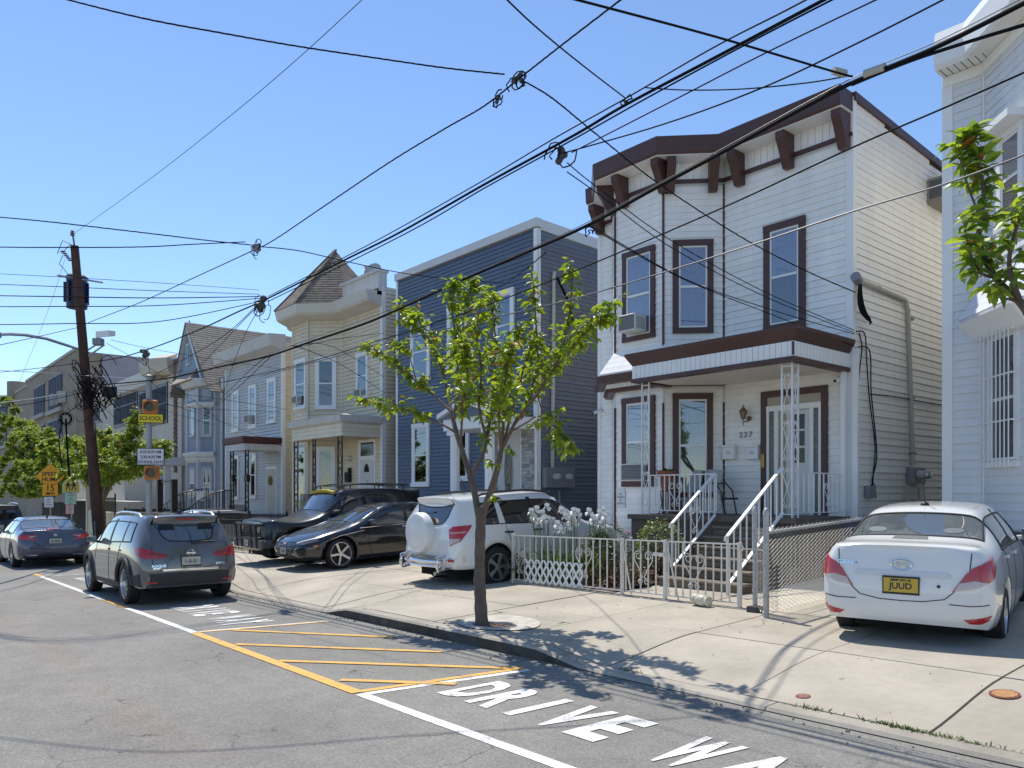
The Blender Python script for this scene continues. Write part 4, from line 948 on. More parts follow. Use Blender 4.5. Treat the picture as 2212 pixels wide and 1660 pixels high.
def wheel(parent, x, y, z, R, wd, side, style, rimmat, steer=0, k_=.70):
    mb = MB(); s = 1 if side > 0 else -1
    prof = [(R * (k_ - .02), -wd / 2), (R * .90, -wd / 2), (R * .985, -wd * .40), (R, -wd * .28), (R, wd * .28), (R * .985, wd * .40), (R * .90, wd / 2), (R * (k_ - .02), wd / 2)]
    mb.lathe(prof, (0, 0, 0), 'y', 32, caps=False); ty = mb.build('wheel', RUB, parent, smooth=True, loc=(x, y, z), rz=steer)
    mb = MB(); r = R * k_
    mb.lathe([(r, .0), (r + .004, s * wd * .46), (r - .02, s * wd * .47), (r - .03, s * wd * .34), (r - .04, s * .02)], (0, 0, 0), 'y', 28, caps=False)
    mb.lathe([(.06, s * wd * .25), (.055, s * wd * .43), (.03, s * wd * .45)], (0, 0, 0), 'y', 12)
    n, kind = style
    for k in range(n):
        a = 2 * math.pi * k / n + .3
        def P(rr, da, yy): return (rr * math.sin(a + da), s * yy, rr * math.cos(a + da))
        if kind == 'blade':
            mb.prism([P(.04, -.5, wd * .40), P(r * .97, .02, wd * .47), P(r * .97, .20, wd * .44), P(.05, .7, wd * .38)], [P(.04, -.5, wd * .28), P(r * .97, .02, wd * .34), P(r * .97, .20, wd * .34), P(.05, .7, wd * .28)])
        elif kind == 'split':
            for d in (-.14, .14): mb.prism([P(.045, d * 2, wd * .42), P(r * .97, d * 1.6 - .045, wd * .47), P(r * .97, d * 1.6 + .045, wd * .47), P(.05, d * 3, wd * .40)], [P(.045, d * 2, wd * .3), P(r * .97, d * 1.6 - .045, wd * .35), P(r * .97, d * 1.6 + .045, wd * .35), P(.05, d * 3, wd * .3)])
        else:
            mb.prism([P(.045, -.55, wd * .43), P(r * .97, -.17, wd * .46), P(r * .97, .17, wd * .46), P(.045, .55, wd * .43)], [P(.045, -.55, wd * .3), P(r * .97, -.17, wd * .34), P(r * .97, .17, wd * .34), P(.045, .55, wd * .3)])
    mb.build('rim', rimmat, ty, smooth=True)
    mb = MB(); mb.lathe([(r * .98, s * .01), (r * .98, s * .03)], (0, 0, 0), 'y', 20); mb.build('brake_disc', M('brake_dark', (.02, .02, .02), .6), ty)
    return ty
class Car:
    def __init__(s, name, label, cat, loc, rz, pitch, mesh, W, axles, R, paint, arch=.07, cladding=None, group=None, wheelstyle=(5, 'star'), rimmat=None, wd=.2, steer=0, glassmat=None, tub=True, rim=.70):
        s.t = thing(name, label, cat, loc, group=group); s.t.rotation_euler = (0, -pitch, rz); s.W = W; s.R = R; s.paint = paint
        bm = bmesh.new(); bm.from_mesh(mesh); ra = R + arch
        bad = []
        for f in bm.faces:
            c = f.calc_center_median()
            if abs(c.y) > W * .30 and any((c.x - ax) ** 2 + (c.z - R) ** 2 < ra * ra for ax in axles): bad.append(f)
        bmesh.ops.delete(bm, geom=bad, context='FACES')
        for v in bm.verts:
            if v.is_boundary and abs(v.co.y) > W * .30:
                for ax in axles:
                    d = Vector((v.co.x - ax, v.co.z - R)); L = d.length
                    if ra - .16 < L < ra + .14 and v.co.z > R * .45:
                        d *= ra / L; v.co.x = ax + d.x; v.co.z = R + d.y
        edges = [e for e in bm.edges if e.is_boundary and all(abs(v.co.y) > W * .30 and any(abs(math.hypot(v.co.x - ax, v.co.z - R) - ra) < .02 for ax in axles) for v in e.verts)]
        ex = bmesh.ops.extrude_edge_only(bm, edges=edges)
        for v in [g for g in ex['geom'] if isinstance(g, bmesh.types.BMVert)]: v.co.y -= math.copysign(.10, v.co.y)
        gl = [f for f in bm.faces if f.material_index == 1]; s.loops = []
        gbm = bmesh.new(); vm = {}
        for f in gl: gbm.faces.new([vm.setdefault(v, None) or vm.__setitem__(v, gbm.verts.new(v.co)) or vm[v] for v in f.verts])
        bmesh.ops.delete(bm, geom=gl, context='FACES')
        me = bpy.data.meshes.new('body'); bm.to_mesh(me); bm.free(); me.materials.clear(); me.materials.append(paint)
        me.polygons.foreach_set('use_smooth', [True] * len(me.polygons)); me.polygons.foreach_set('material_index', [0] * len(me.polygons)); me.update()
        s.body = link('body', me, s.t)
        s.bvh = BVHTree.FromPolygons([v.co.copy() for v in mesh.vertices], [list(p.vertices) for p in mesh.polygons])
        s.ext = [(v.co.x, v.co.y) for v in mesh.vertices if .4 < v.co.z < .9]
        # split the glass into islands
        seen = set(); gbm.faces.ensure_lookup_table()
        for f0 in gbm.faces:
            if f0 in seen: continue
            isl = []; st = [f0]; seen.add(f0)
            while st:
                f = st.pop(); isl.append(f)
                for e in f.edges:
                    for g in e.link_faces:
                        if g not in seen: seen.add(g); st.append(g)
            c = sum((f.calc_center_median() for f in isl), Vector()) / len(isl); nrm = sum((f.normal if f.normal.length else f.calc_center_median() * 0 for f in isl), Vector())
            nm = 'side_window' if abs(c.y) > W * .25 else ('windshield' if c.x > 0 else 'rear_window')
            ids = {}; vs = []; fs = []
            for f in isl:
                row = []
                for v in f.verts:
                    if v not in ids: ids[v] = len(vs); vs.append(v.co.copy())
                    row.append(ids[v])
                fs.append(row)
            m = bpy.data.meshes.new(nm); m.from_pydata(vs, [], fs); m.materials.append((glassmat or {}).get(nm, CGL)); m.polygons.foreach_set('use_smooth', [True] * len(fs))
            o = link(nm, m, s.t)
            # rubber seal along the rim
            nb = {}
            for f in isl:
                for e in f.edges:
                    if len([g for g in e.link_faces]) == 1:
                        a, b = e.verts; nb.setdefault(a, []).append(b); nb.setdefault(b, []).append(a)
            if nb:
                a0 = next(iter(nb)); loop = [a0]; prev = None; cur = a0
                while True:
                    nx = [q for q in nb[cur] if q is not prev]
                    if not nx or nx[0] is a0: break
                    prev, cur = cur, nx[0]; loop.append(cur)
                    if len(loop) > 4000: break
                mb = MB(); mb.tube([v.co for v in loop[::2]], .013, 5, closed=True); mb.build('window_seal', BPL, o, smooth=True)
        gbm.free()
        if tub:
            mb = MB(); xs = [v.co.x for v in mesh.vertices]; x0, x1 = min(xs), max(xs)
            mb.box(x0 + .25, x1 - .25, -W * .30, W * .30, .20, .62)
            mb.box(axles[1] + ra + .02, axles[0] - ra - .02, -W * .455, W * .455, .22, .5); mb.build('underbody', M('underbody_black', (.008, .008, .008), .9), s.t)
            mb = MB()
            for ax in axles: MB().box(ax - ra - .03, ax + ra + .03, -W * .46 + .1, W * .46 - .1, .3, R + ra - .02).build('wheel_well', M('underbody_black', (.008, .008, .008)), s.t)
        for i, ax in enumerate(axles):
            for sd in (1, -1): wheel(s.t, ax, sd * (W / 2 - wd / 2 - .015), R, R, wd, sd, wheelstyle, rimmat or ALLOY, steer if i == 0 else 0, rim)
        if cladding:
            for ax in axles:
                for sd in (1, -1):
                    pts = []
                    for k in range(15):
                        a = math.radians(-12 + 204 * k / 14); q = s.cast_side(ax + math.cos(a) * (ra + .03), R + math.sin(a) * (ra + .03), sd)
                        if q: pts.append(q)
                    MB().tube(pts, .045, 6).build('arch_cladding', cladding, s.t, smooth=True)
    def cast(s, o, d):
        h = s.bvh.ray_cast(Vector(o), Vector(d)); return (h[0], h[1]) if h[0] is not None else None
    def cast_side(s, x, z, sd):
        h = s.cast((x, sd * 3, z), (0, -sd, 0)); return h[0] if h else None
    def end(s, e):                                           # (y,z) seen from the rear (e=-1) or the front (e=1)
        return lambda u, v: s.cast((e * 5, u, v), (-e, 0, 0))
    def wrap(s, e, w0=.78):                                  # round the corner: past w0 the outline runs on along the flank
        D = s.W * .5; x0 = e * max(e * v[0] for v in s.ext)
        def f(u, v):
            sg = 1 if u >= 0 else -1; a = abs(u); k = w0 * s.W / 2
            t = (x0, sg * a) if a < k else (x0 - e * (a - k), sg * (k + (a - k) * .12))
            c = Vector((x0 - e * D, 0, v)); d = (Vector((t[0], t[1], v)) - c).normalized()
            return s.cast(c + d * 4, -d)
        return f
    def flank(s, sd): return lambda u, v: s.cast((u, sd * 3, v), (0, -sd, 0))
    def top(s): return lambda u, v: s.cast((u, v, 4), (0, 0, -1))
    def patch(s, proj, outline, name, mat, off=.006, depth=.02, parent=None, cuts=3, label=None):
        bm = bmesh.new(); f = bm.faces.new([bm.verts.new((a, b, 0)) for a, b in outline])
        bmesh.ops.triangulate(bm, faces=[f]); bmesh.ops.subdivide_edges(bm, edges=bm.edges[:], cuts=cuts, use_grid_fill=True)
        bm.normal_update(); bad = []; nr = {}
        for v in bm.verts:
            h = proj(v.co.x, v.co.y)
            if not h: bad.append(v); continue
            n = h[1]; v.co = h[0]; nr[v] = n
        bmesh.ops.delete(bm, geom=bad, context='VERTS')
        cen = Vector((0, 0, .7))
        for v in bm.verts:
            n = nr[v]; n = n if n.dot(v.co - cen) > 0 else -n; nr[v] = n; v.co += n * off
        if depth:
            be = [e for e in bm.edges if e.is_boundary]; ex = bmesh.ops.extrude_edge_only(bm, edges=be)
            src = {}
            for v in [g for g in ex['geom'] if isinstance(g, bmesh.types.BMVert)]:
                for e in v.link_edges:
                    q = e.other_vert(v)
                    if q in nr: v.co -= nr[q] * (depth); break
        bmesh.ops.recalc_face_normals(bm, faces=bm.faces)
        me = bpy.data.meshes.new(name); bm.to_mesh(me); bm.free(); me.materials.append(mat)
        for p in me.polygons: p.use_smooth = True
        me.set_sharp_from_angle(angle=math.radians(50))
        return link(name, me, parent or s.t, label=label)
    def lines(s, proj, polys, name, mat, r=.005, parent=None, lift=.001, n=10):
        mb = MB()
        for poly in polys:
            pts = []
            for (a, b), (c, d) in zip(poly, poly[1:]):
                for k in range(n): h = proj(a + (c - a) * k / n, b + (d - b) * k / n); pts.append(h[0] if h else None)
            h = proj(*poly[-1]); pts.append(h[0] if h else None); pts = [p for p in pts if p]
            if len(pts) > 1: mb.tube(pts, r, 4)
        return mb.build(name, mat, parent or s.t)
    def text(s, proj, txt, u, v, size, mat, e=-1, sx=1, bold=.002, name='badge_lettering', parent=None, lift=.006):
        me = text_mesh(txt, size, mat, name, sx=sx, bold=bold, extrude=.0)
        for w in me.vertices:
            h = proj(u + (w.co.x if e > 0 else -w.co.x), v + w.co.y)
            w.co = (h[0] + Vector((e * lift, 0, 0))) if h else Vector((0, 0, .5))
        return link(name, me, parent or s.t)
    def box(s, name, mat, x0, x1, y0, y1, z0, z1, bevel=.01, parent=None):
        return MB().box(x0, x1, y0, y1, z0, z1).build(name, mat, parent or s.t, bevel=bevel)
    def mirror(s, x, z, paint, wd=.20):
        for sd in (1, -1):
            h = s.cast_side(x, z - .05, sd); y = abs(h.y) if h else s.W / 2
            mb = MB(); c = [(x + .06, .09), (x + .02, .10), (x - .07, .095)]
            sec = lambda xx, k: [(xx, sd * (y + .05 + wd * (0 if q == 0 else 1) * k), z + (.075 if p else -.06) * k * (1 if q == 0 else .8)) for q, p in ((0, 0), (1, 0), (1, 1), (0, 1))]
            mb.prism(sec(x + .08, .75), sec(x - .05, 1.0)); mb.tube([(x, sd * (y - .06), z - .05), (x, sd * (y + .08), z - .03)], .03, 6)
            m = mb.build('door_mirror', paint, s.t, bevel=.02)
            q = sec(x - .054, .9); MB().add(q, [(0, 1, 2, 3)]).build('mirror_glass', CGL2, m)
    def plate(s, x, z, e, col, txt, frame=BPL, top_txt=None, w=.155, tilt=0, name='licence_plate'):
        h = s.end(e)(0, z); x0 = h[0].x if h and x is None else x
        m = M('plate_' + name + '%d' % int(col[0] * 100), col, .5)
        mb = MB(); mb.box(min(x0, x0 + e * .014), max(x0, x0 + e * .014), -w - .012, w + .012, z - .09, z + .09); pl = mb.build(name, frame, s.t)
        mb = MB(); mb.box(min(x0 + e * .013, x0 + e * .018), max(x0 + e * .013, x0 + e * .018), -w, w, z - .068, z + .072); mb.build('plate_face', m, pl)
        DK = M('plate_ink', (.03, .03, .05), .6)
        for tx, zz, sz in ((txt, z - .008, .085), (top_txt, z + .052, .026)):
            if tx:
                me = text_mesh(tx, sz, DK, 'plate_letters', bold=.002, extrude=0)
                for v in me.vertices: v.co = (x0 + e * .0195, e * v.co.x, zz + v.co.y)
                link('plate_letters', me, pl)
def mirror_poly(p): return [(-a, b) for a, b in p][::-1]

# ---- sections. column order: bottom edge, sill, widest, shoulder, window top, roof edge, centre
def sedan(L, W, H, cx, rf, rr, df, dz, hood=.70, cowl=.98, sh=.90, fz=.62):
    xf, xr = L / 2, -L / 2
    return [
     [(xf - .06, .60, .30), (xf - .01, .66, .36), (xf, .68, .48), (xf - .02, .66, fz - .04), (xf - .05, .58, fz), (xf - .06, .36, fz + .02), (xf - .06, 0, fz + .03)],
     [(xf - .22, .84, .22), (xf - .20, .90, .32), (xf - .19, .92, .50), (xf - .22, .89, fz + .02), (xf - .26, .78, hood - .02), (xf - .26, .45, hood + .03), (xf - .26, 0, hood + .045)],
     [(xf - .85, .93, .20), (xf - .85, .985, .30), (xf - .85, 1.0, .54), (xf - .85, .975, .78), (xf - .85, .82, .86), (xf - .85, .50, .905), (xf - .85, 0, .92)],
     [(cx, .94, .19), (cx, .985, .29), (cx, 1.0, .56), (cx, .98, .87), (cx + .02, .835, cowl - .03), (cx + .06, .50, cowl + .01), (cx + .10, 0, cowl + .02)],
     [(cx - .30, .94, .19), (cx - .30, .985, .29), (cx - .30, 1.0, .56), (cx - .32, .975, sh), (rf - .04, .68, H - .115), (rf + .02, .58, H - .06), (rf + .06, 0, H - .035)],
     [(-.05, .94, .19), (-.05, .985, .29), (-.05, 1.0, .56), (-.05, .97, sh + .02), (-.10, .69, H - .085), (-.10, .59, H - .025), (-.10, 0, H)],
     [(-.75, .94, .20), (-.75, .985, .29), (-.75, 1.0, .57), (-.75, .975, sh + .035), (rr + .10, .675, H - .10), (rr + .08, .575, H - .05), (rr + .08, 0, H - .02)],
     [(df + .34, .93, .21), (df + .34, .985, .31), (df + .34, 1.0, .58), (df + .32, .975, sh + .05), (rr - .06, .665, H - .125), (rr - .06, .565, H - .08), (rr - .08, 0, H - .055)],
     [(df, .92, .23), (df, .98, .33), (df, .995, .60), (df, .965, sh + .06), (df - .02, .80, dz - .02), (df - .06, .60, dz + .0), (df - .10, 0, dz + .01)],
     [(xr + .22, .88, .26), (xr + .20, .95, .35), (xr + .16, .97, .60), (xr + .18, .94, dz - .14), (xr + .20, .80, dz - .01), (xr + .17, .58, dz + .01), (xr + .16, 0, dz + .02)],
     [(xr + .06, .74, .29), (xr + .02, .82, .37), (xr + .0, .84, .56), (xr + .05, .84, dz - .20), (xr + .08, .76, dz - .035), (xr + .07, .5, dz - .01), (xr + .06, 0, dz + .0)]]
def suv(L, W, H, cx, rf, hood=.92, cowl=1.08, sh=1.02, fz=.80, rs=.30, roofz=None, zb=.27, wt=.74):
    xf, xr = L / 2, -L / 2
    return [
     [(xf - .05, .66, .34), (xf, .72, .42), (xf, .74, .58), (xf - .02, .70, fz - .04), (xf - .04, .62, fz), (xf - .05, .38, fz + .02), (xf - .05, 0, fz + .03)],
     [(xf - .22, .88, zb), (xf - .20, .94, .40), (xf - .19, .95, .60), (xf - .22, .91, fz + .04), (xf - .27, .80, hood - .01), (xf - .27, .46, hood + .03), (xf - .27, 0, hood + .04)],
     [(xf - .85, .94, zb - .02), (xf - .85, .985, .36), (xf - .85, 1.0, .64), (xf - .85, .97, .93), (xf - .85, .84, .98), (xf - .85, .5, 1.02), (xf - .85, 0, 1.03)],
     [(cx, .94, zb - .02), (cx, .985, .34), (cx, 1.0, .66), (cx, .97, sh - .03), (cx + .02, .84, cowl - .02), (cx + .06, .5, cowl + .02), (cx + .10, 0, cowl + .03)],
     [(cx - .28, .94, zb - .02), (cx - .28, .985, .34), (cx - .28, 1.0, .66), (cx - .30, .97, sh), (rf - .04, wt, H - .13), (rf + .02, wt - .10, H - .06), (rf + .06, 0, H - .03)],
     [(-.05, .94, zb - .02), (-.05, .985, .34), (-.05, 1.0, .67), (-.05, .965, sh + .02), (-.10, wt + .01, H - .10), (-.10, wt - .08, H - .02), (-.10, 0, H)],
     [(-.90, .94, zb), (-.90, .985, .35), (-.90, 1.0, .68), (-.90, .96, sh + .05), (-.95, wt, H - .115), (-.95, wt - .09, H - .03), (-.95, 0, H - .01)],
     [(xr + .50, .93, zb + .02), (xr + .50, .98, .38), (xr + .50, .99, .70), (xr + .52, .94, sh + .09), (xr + .62, wt - .03, H - .15), (xr + .58, wt - .11, H - .06), (xr + .56, 0, H - .03)],
     [(xr + .16, .86, zb + .03), (xr + .14, .92, .42), (xr + .12, .93, .72), (xr + .16, .88, sh + .05), (xr + rs + .05, wt - .09, H - .20), (xr + rs - .03, wt - .15, H - .075), (xr + rs - .06, 0, H - .05)],
     [(xr + .06, .76, zb + .04), (xr + .01, .81, .42), (xr + .0, .82, .70), (xr + .06, .80, sh + .0), (xr + rs, wt - .14, H - .22), (xr + rs - .07, wt - .20, H - .10), (xr + rs - .10, 0, H - .08)]]
SED = dict(winspans=(4, 5, 6), wsspan=3, rwspan=7, creases=((9, 5, .6), (9, 4, .5), (10, None, .35), (9, None, .45), (8, 4, .35)))

# ---- white sedan in the driveway, seen from behind
WP = carpaint('white_paint', (.72, .72, .70)); W = 1.63
me = loft(sedan(4.30, W, 1.44, .98, .32, -.98, -1.52, 1.06, hood=.72, cowl=1.0, sh=.93), W, **SED)
z = walk_z(-3.8, 9.0)
c = Car('parked_car', 'white compact sedan with a yellow plate parked nose-in beside the chain-link fence', 'car', (-3.79, 9.98, .285), math.radians(102), .030, me, W, (1.36, -1.21), .30, WP, wd=.195, group='parked cars', glassmat={'rear_window': CGL2})
r = c.end(-1); rw = c.wrap(-1)
tl = [(.99, .955), (.97, .86), (.86, .745), (.66, .675), (.45, .635), (.58, .80), (.66, .865), (.80, .915)]
lo = [(.80, .722), (.64, .668), (.47, .640), (.52, .715), (.66, .745)]
for m in (1, -1):
    tp = tl if m == 1 else mirror_poly(tl); lp = lo if m == 1 else mirror_poly(lo)
    L_ = c.patch(rw, tp, 'tail_lamp', REDL, .012, .03); c.patch(rw, lp, 'reverse_lens', CLRL, .018, .02, parent=L_)
    rp = [(.86, .415), (.83, .365), (.74, .335), (.62, .335), (.555, .37)]; c.patch(rw, rp if m == 1 else mirror_poly(rp), 'reflector', REDL, .008, .02)
c.lines(r, [[(.60, 1.0), (.585, .80), (.46, .63), (.38, .555), (.2, .52), (0, .515), (-.2, .52), (-.38, .555), (-.46, .63), (-.585, .80), (-.60, 1.0)], [(-.74, .52), (-.60, .505), (-.42, .51)], [(.74, .52), (.60, .505), (.42, .51)]], 'panel_gap', BPL, .006)
c.patch(r, [(-.40, .80), (.40, .80), (.43, .775), (.41, .745), (-.41, .745), (-.43, .775)], 'trunk_shade_strip', M('trunk_shade_paint', (.66, .66, .65), .3), .012, .02)  # greyer strip paints the shade under the trunk crease
c.patch(r, [(.20, .72), (-.20, .72), (-.23, .60), (.23, .60)], 'plate_recess', WP, .002, .01)
c.plate(None, .665, -1, (.55, .38, .05), 'JUUD', top_txt='JERSEY CITY, NJ')
mb = MB(); h = r(0, .865)[0]; mb.tube([(h.x - .012, .095 * math.cos(a * .393), .865 + .048 * math.sin(a * .393)) for a in range(16)], .008, 5, closed=True)
mb.tube([(h.x - .012, .055, .895), (h.x - .014, .03, .842)], .007, 4); mb.tube([(h.x - .012, -.03, .892), (h.x - .014, -.055, .838)], .007, 4); mb.tube([(h.x - .012, .045, .87), (h.x - .014, -.045, .862)], .007, 4); mb.build('emblem', CHR, c.t)
c.text(r, 'ACCENT', .56, .868, .055, CHR, sx=1.5)
h = r(-.4, .68)[0]; MB().lathe([(.016, 0), (.016, .01)], (h.x - .012, -.33, .675), 'x', 8).build('lock_cylinder', BPL, c.t)
f = c.flank(-1)
for sd in (1, -1):
    f = c.flank(sd)
    c.lines(f, [[(.66, .93), (.70, .60), (.66, .27)], [(-.28, .96), (-.30, .55), (-.28, .25)], [(-1.02, .97), (-.98, .7), (-.80, .45), (-.72, .26)]], 'door_gap', BPL, .005)
    c.patch(f, [(-.20, .98), (-.30, .98), (-.35, 1.34), (-.26, 1.34)], 'door_pillar', BPL, .004, .01)
    c.patch(f, [(.02 - .2, .84), (.18 - .2, .845), (.18 - .2, .87), (.02 - .2, .865)], 'door_handle', WP, .025, .03); c.patch(f, [(-.93, .86), (-.78, .855), (-.78, .88), (-.93, .885)], 'door_handle', WP, .025, .03)
c.mirror(.62, 1.0, WP)
h = c.top()(-.85, 0)[0]; mb = MB(); mb.lathe([(.05, -.01), (.04, .02), (.02, .035)], h, n=10); mb.tube([h + Vector((0, 0, .02)), h + Vector((-.10, .01, .28))], .007, 5); mb.build('roof_aerial', BPL, c.t)
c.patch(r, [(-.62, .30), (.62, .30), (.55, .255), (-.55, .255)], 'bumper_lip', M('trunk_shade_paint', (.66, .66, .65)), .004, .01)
# head rests seen through the rear window
for y in (-.36, .36): c.patch(r, [(y + .095 * math.cos(k * .52), 1.165 + .024 * math.sin(k * .52)) for k in range(12)], 'head_rest', M('grey_upholstery', (.19, .20, .205), .3), .004, .004)
c.patch(r, [(-.17, 1.09), (.17, 1.09), (.14, 1.125), (-.14, 1.125)], 'brake_lamp', M('grey_upholstery', (.3, .3, .3)), .004, .004)

# ---- grey crossover at the kerb
GP = carpaint('grey_metallic_paint', (.115, .115, .12), .15, .16); W = 1.79
me = loft(suv(4.30, W, 1.59, .98, .38, hood=.90, cowl=1.05, sh=1.0, rs=.36, wt=.79), W, capglass=3, winspans=(4, 5, 6), wsspan=3, creases=((9, None, .2), (7, 5, .5), (8, 5, .6)))
c = Car('parked_car', 'grey crossover with roof rails parked at the kerb, seen from behind', 'car', (-15.86, 4.40, road_z(-16)), math.pi, -.016, me, W, (1.33, -1.33), .345, GP, cladding=BPL, wheelstyle=(5, 'split'), rim=.76, wd=.215, group='parked cars', glassmat={'rear_window': CGL2})
r = c.end(-1); rw = c.wrap(-1)
tl = [(1.08, 1.00), (1.0, .86), (.80, .80), (.46, .80), (.38, .845), (.55, .90), (.72, .945), (.90, .99)]
li = [(.72, .87), (.47, .835), (.42, .855), (.56, .88), (.70, .91)]
for m in (1, -1):
    L_ = c.patch(rw, tl if m == 1 else mirror_poly(tl), 'tail_lamp', REDL, .012, .03); c.patch(rw, li if m == 1 else mirror_poly(li), 'reverse_lens', M('smoked_red', (.2, .05, .05), .15), .018, .02, parent=L_)
    rp = [(.76, .425), (.76, .395), (.56, .385), (.56, .41)]; c.patch(rw, rp if m == 1 else mirror_poly(rp), 'reflector', REDL, .02, .02)
c.lines(r, [[(.62, 1.0), (.62, .72), (.50, .61), (0, .60), (-.50, .61), (-.62, .72), (-.62, 1.0)]], 'panel_gap', BPL, .007)
c.patch(rw, [(-1.22, .50), (-.9, .55), (.9, .55), (1.22, .50), (1.22, .36), (.9, .34), (-.9, .34), (-1.22, .36)], 'bumper_cladding', M('matt_dark_plastic', (.035, .035, .037), .6), .014, .03, cuts=6)
c.patch(r, [(-.46, .615), (.46, .615), (.46, .578), (-.46, .578)], 'bumper_trim', CHR, .012, .02)
c.plate(None, .74, -1, (.5, .48, .40), '1-3-31')
h = r(0, .87)[0]; mb = MB(); mb.tube([(h.x - .012, .055 * math.cos(a * .3927), .875 + .055 * math.sin(a * .3927)) for a in range(16)], .009, 5, closed=True); mb.box(h.x - .02, h.x - .01, -.078, .078, .863, .887); mb.build('emblem', CHR, c.t)
c.text(r, 'ROGUE', .52, .675, .055, CHR, sx=1.2); c.text(r, 'SPORT', .545, .635, .035, CHR, sx=1.2); c.text(r, 'AWD', -.50, .675, .05, CHR, sx=1.3)
h = r(.0, 1.04)[0]; mb = MB(); mb.tube([r(-.02, 1.045)[0] + Vector((-.02, 0, 0)), r(-.30, 1.07)[0] + Vector((-.025, 0, 0)), r(-.44, 1.06)[0] + Vector((-.02, 0, 0))], .013, 5); mb.build('rear_wiper', BPL, c.t)
c.patch(r, [(-.15, 1.465), (.15, 1.465), (.15, 1.44), (-.15, 1.44)], 'brake_lamp', REDL, .008, .02)
for sd in (1, -1):
    f = c.flank(sd)
    c.lines(f, [[(.68, 1.0), (.72, .62), (.66, .30)], [(-.30, 1.03), (-.33, .6), (-.30, .28)], [(-1.0, 1.04), (-.95, .8), (-.84, .5), (-.80, .3)]], 'door_gap', BPL, .006)
    c.patch(f, [(-.22, 1.03), (-.32, 1.03), (-.36, 1.46), (-.27, 1.46)], 'door_pillar', BPL, .004, .01); c.patch(f, [(-1.05, 1.07), (-1.11, 1.07), (-1.13, 1.43), (-1.09, 1.43)], 'door_pillar', BPL, .004, .01)
    for x in (-.20, -.95): c.patch(f, [(x - .09, .90), (x + .09, .895), (x + .09, .925), (x - .09, .93)], 'door_handle', GP, .025, .03)
    c.patch(f, [(.98 - .35, .36), (-.95, .36), (-.95, .25), (.98 - .35, .25)], 'sill_cladding', BPL, .012, .03)
    T = c.top(); mb = MB(); pts = [T(x, sd * .62)[0] + Vector((0, 0, .055 if 0 < k < 6 else .0)) for k, x in enumerate((.30, .18, -.2, -.6, -1.0, -1.35, -1.48))]; mb.tube(pts, .018, 6); mb.build('roof_rail', ALLOY, c.t, smooth=True)
c.mirror(.62, 1.06, BPL, .18)
mb = MB(); h = c.top()(-1.5, 0)[0]; mb.lathe([(.04, -.01), (.03, .05), (.01, .07)], h, n=8); mb.build('roof_aerial', BPL, c.t)
for y in (-.33, .33): c.patch(r, [(y - .14, 1.27), (y + .14, 1.27), (y + .11, 1.38), (y - .11, 1.38)], 'head_rest', M('dark_upholstery', (.015, .015, .015), .5), .004, .004)

# ---- dark blue-grey saloon further down the kerb
AP = carpaint('blue_grey_metallic_paint', (.075, .08, .115), .5, .3); W = 1.86
me = loft(sedan(4.88, W, 1.45, 1.12, .42, -1.10, -1.82, 1.05, hood=.74, cowl=.99, sh=.92), W, **SED)
c = Car('parked_car', 'blue-grey saloon with lit-red tail lamps, between the dark van and the grey crossover', 'car', (-27.1, 4.24, road_z(-27.1)), math.pi, -.016, me, W, (1.47, -1.36), .335, AP, wheelstyle=(5, 'split'), wd=.22, group='parked cars', steer=.45, glassmat={'rear_window': CGL2, 'side_window': CGL2})
r = c.end(-1); rw = c.wrap(-1)
tl = [(1.02, .925), (.98, .81), (.74, .80), (.50, .765), (.44, .79), (.62, .84), (.44, .885), (.46, .91), (.72, .915)]
for m in (1, -1):
    L_ = c.patch(rw, tl if m == 1 else mirror_poly(tl), 'tail_lamp', M('bright_red_lens', (.62, .03, .025), .12, coat=1), .012, .03)
    li = [(.66, .885), (.45, .885), (.60, .84), (.66, .85)]; c.patch(rw, li if m == 1 else mirror_poly(li), 'reverse_lens', CLRL, .018, .02, parent=L_)
c.lines(r, [[(.58, .98), (.50, .72), (.40, .62), (0, .61), (-.40, .62), (-.50, .72), (-.58, .98)]], 'panel_gap', BPL, .008)
c.patch(r, [(-.75, .36), (.75, .36), (.66, .28), (-.66, .28)], 'bumper_cladding', BPL, .008, .02)
for y in (-.58, .58): c.patch(r, [(y - .14, .37), (y + .14, .37), (y + .14, .35), (y - .14, .35)], 'exhaust_trim', CHR, .012, .02)
c.plate(None, .74, -1, (.5, .48, .40), 'V-1US'); h = r(0, .905)[0]
mb = MB(); mb.tube([(h.x - .012, a, b) for a, b in ((.05, .935), (.04, .875), (-.04, .875), (-.05, .935))], .007, 4, closed=True); mb.tube([(h.x - .012, .022, .925), (h.x - .012, .018, .885)], .008, 4); mb.tube([(h.x - .012, -.022, .925), (h.x - .012, -.018, .885)], .008, 4); mb.tube([(h.x - .012, .02, .905), (h.x - .012, -.02, .905)], .007, 4); mb.build('emblem', CHR, c.t)
c.patch(r, [(-.16, 1.09), (.16, 1.09), (.16, 1.06), (-.16, 1.06)], 'brake_lamp', M('bright_red_lens', (.6, .1, .1)), .006, .01)
for sd in (1, -1):
    f = c.flank(sd); c.lines(f, [[(.72, .93), (.76, .60), (.70, .27)], [(-.30, .96), (-.32, .55), (-.30, .25)], [(-1.12, .97), (-1.05, .6)]], 'door_gap', BPL, .006)
    c.patch(f, [(-.22, .97), (-.32, .97), (-.37, 1.34), (-.28, 1.34)], 'door_pillar', BPL, .004, .01)
c.mirror(.70, 1.02, BPL, .18); h = c.top()(-1.1, 0)[0]; mb = MB(); mb.prism([h + Vector((.06, -.02, 0)), h + Vector((-.08, -.025, 0)), h + Vector((-.08, -.01, .06))], [h + Vector((.06, .02, 0)), h + Vector((-.08, .025, 0)), h + Vector((-.08, .01, .06))]); mb.build('roof_aerial', BPL, c.t)

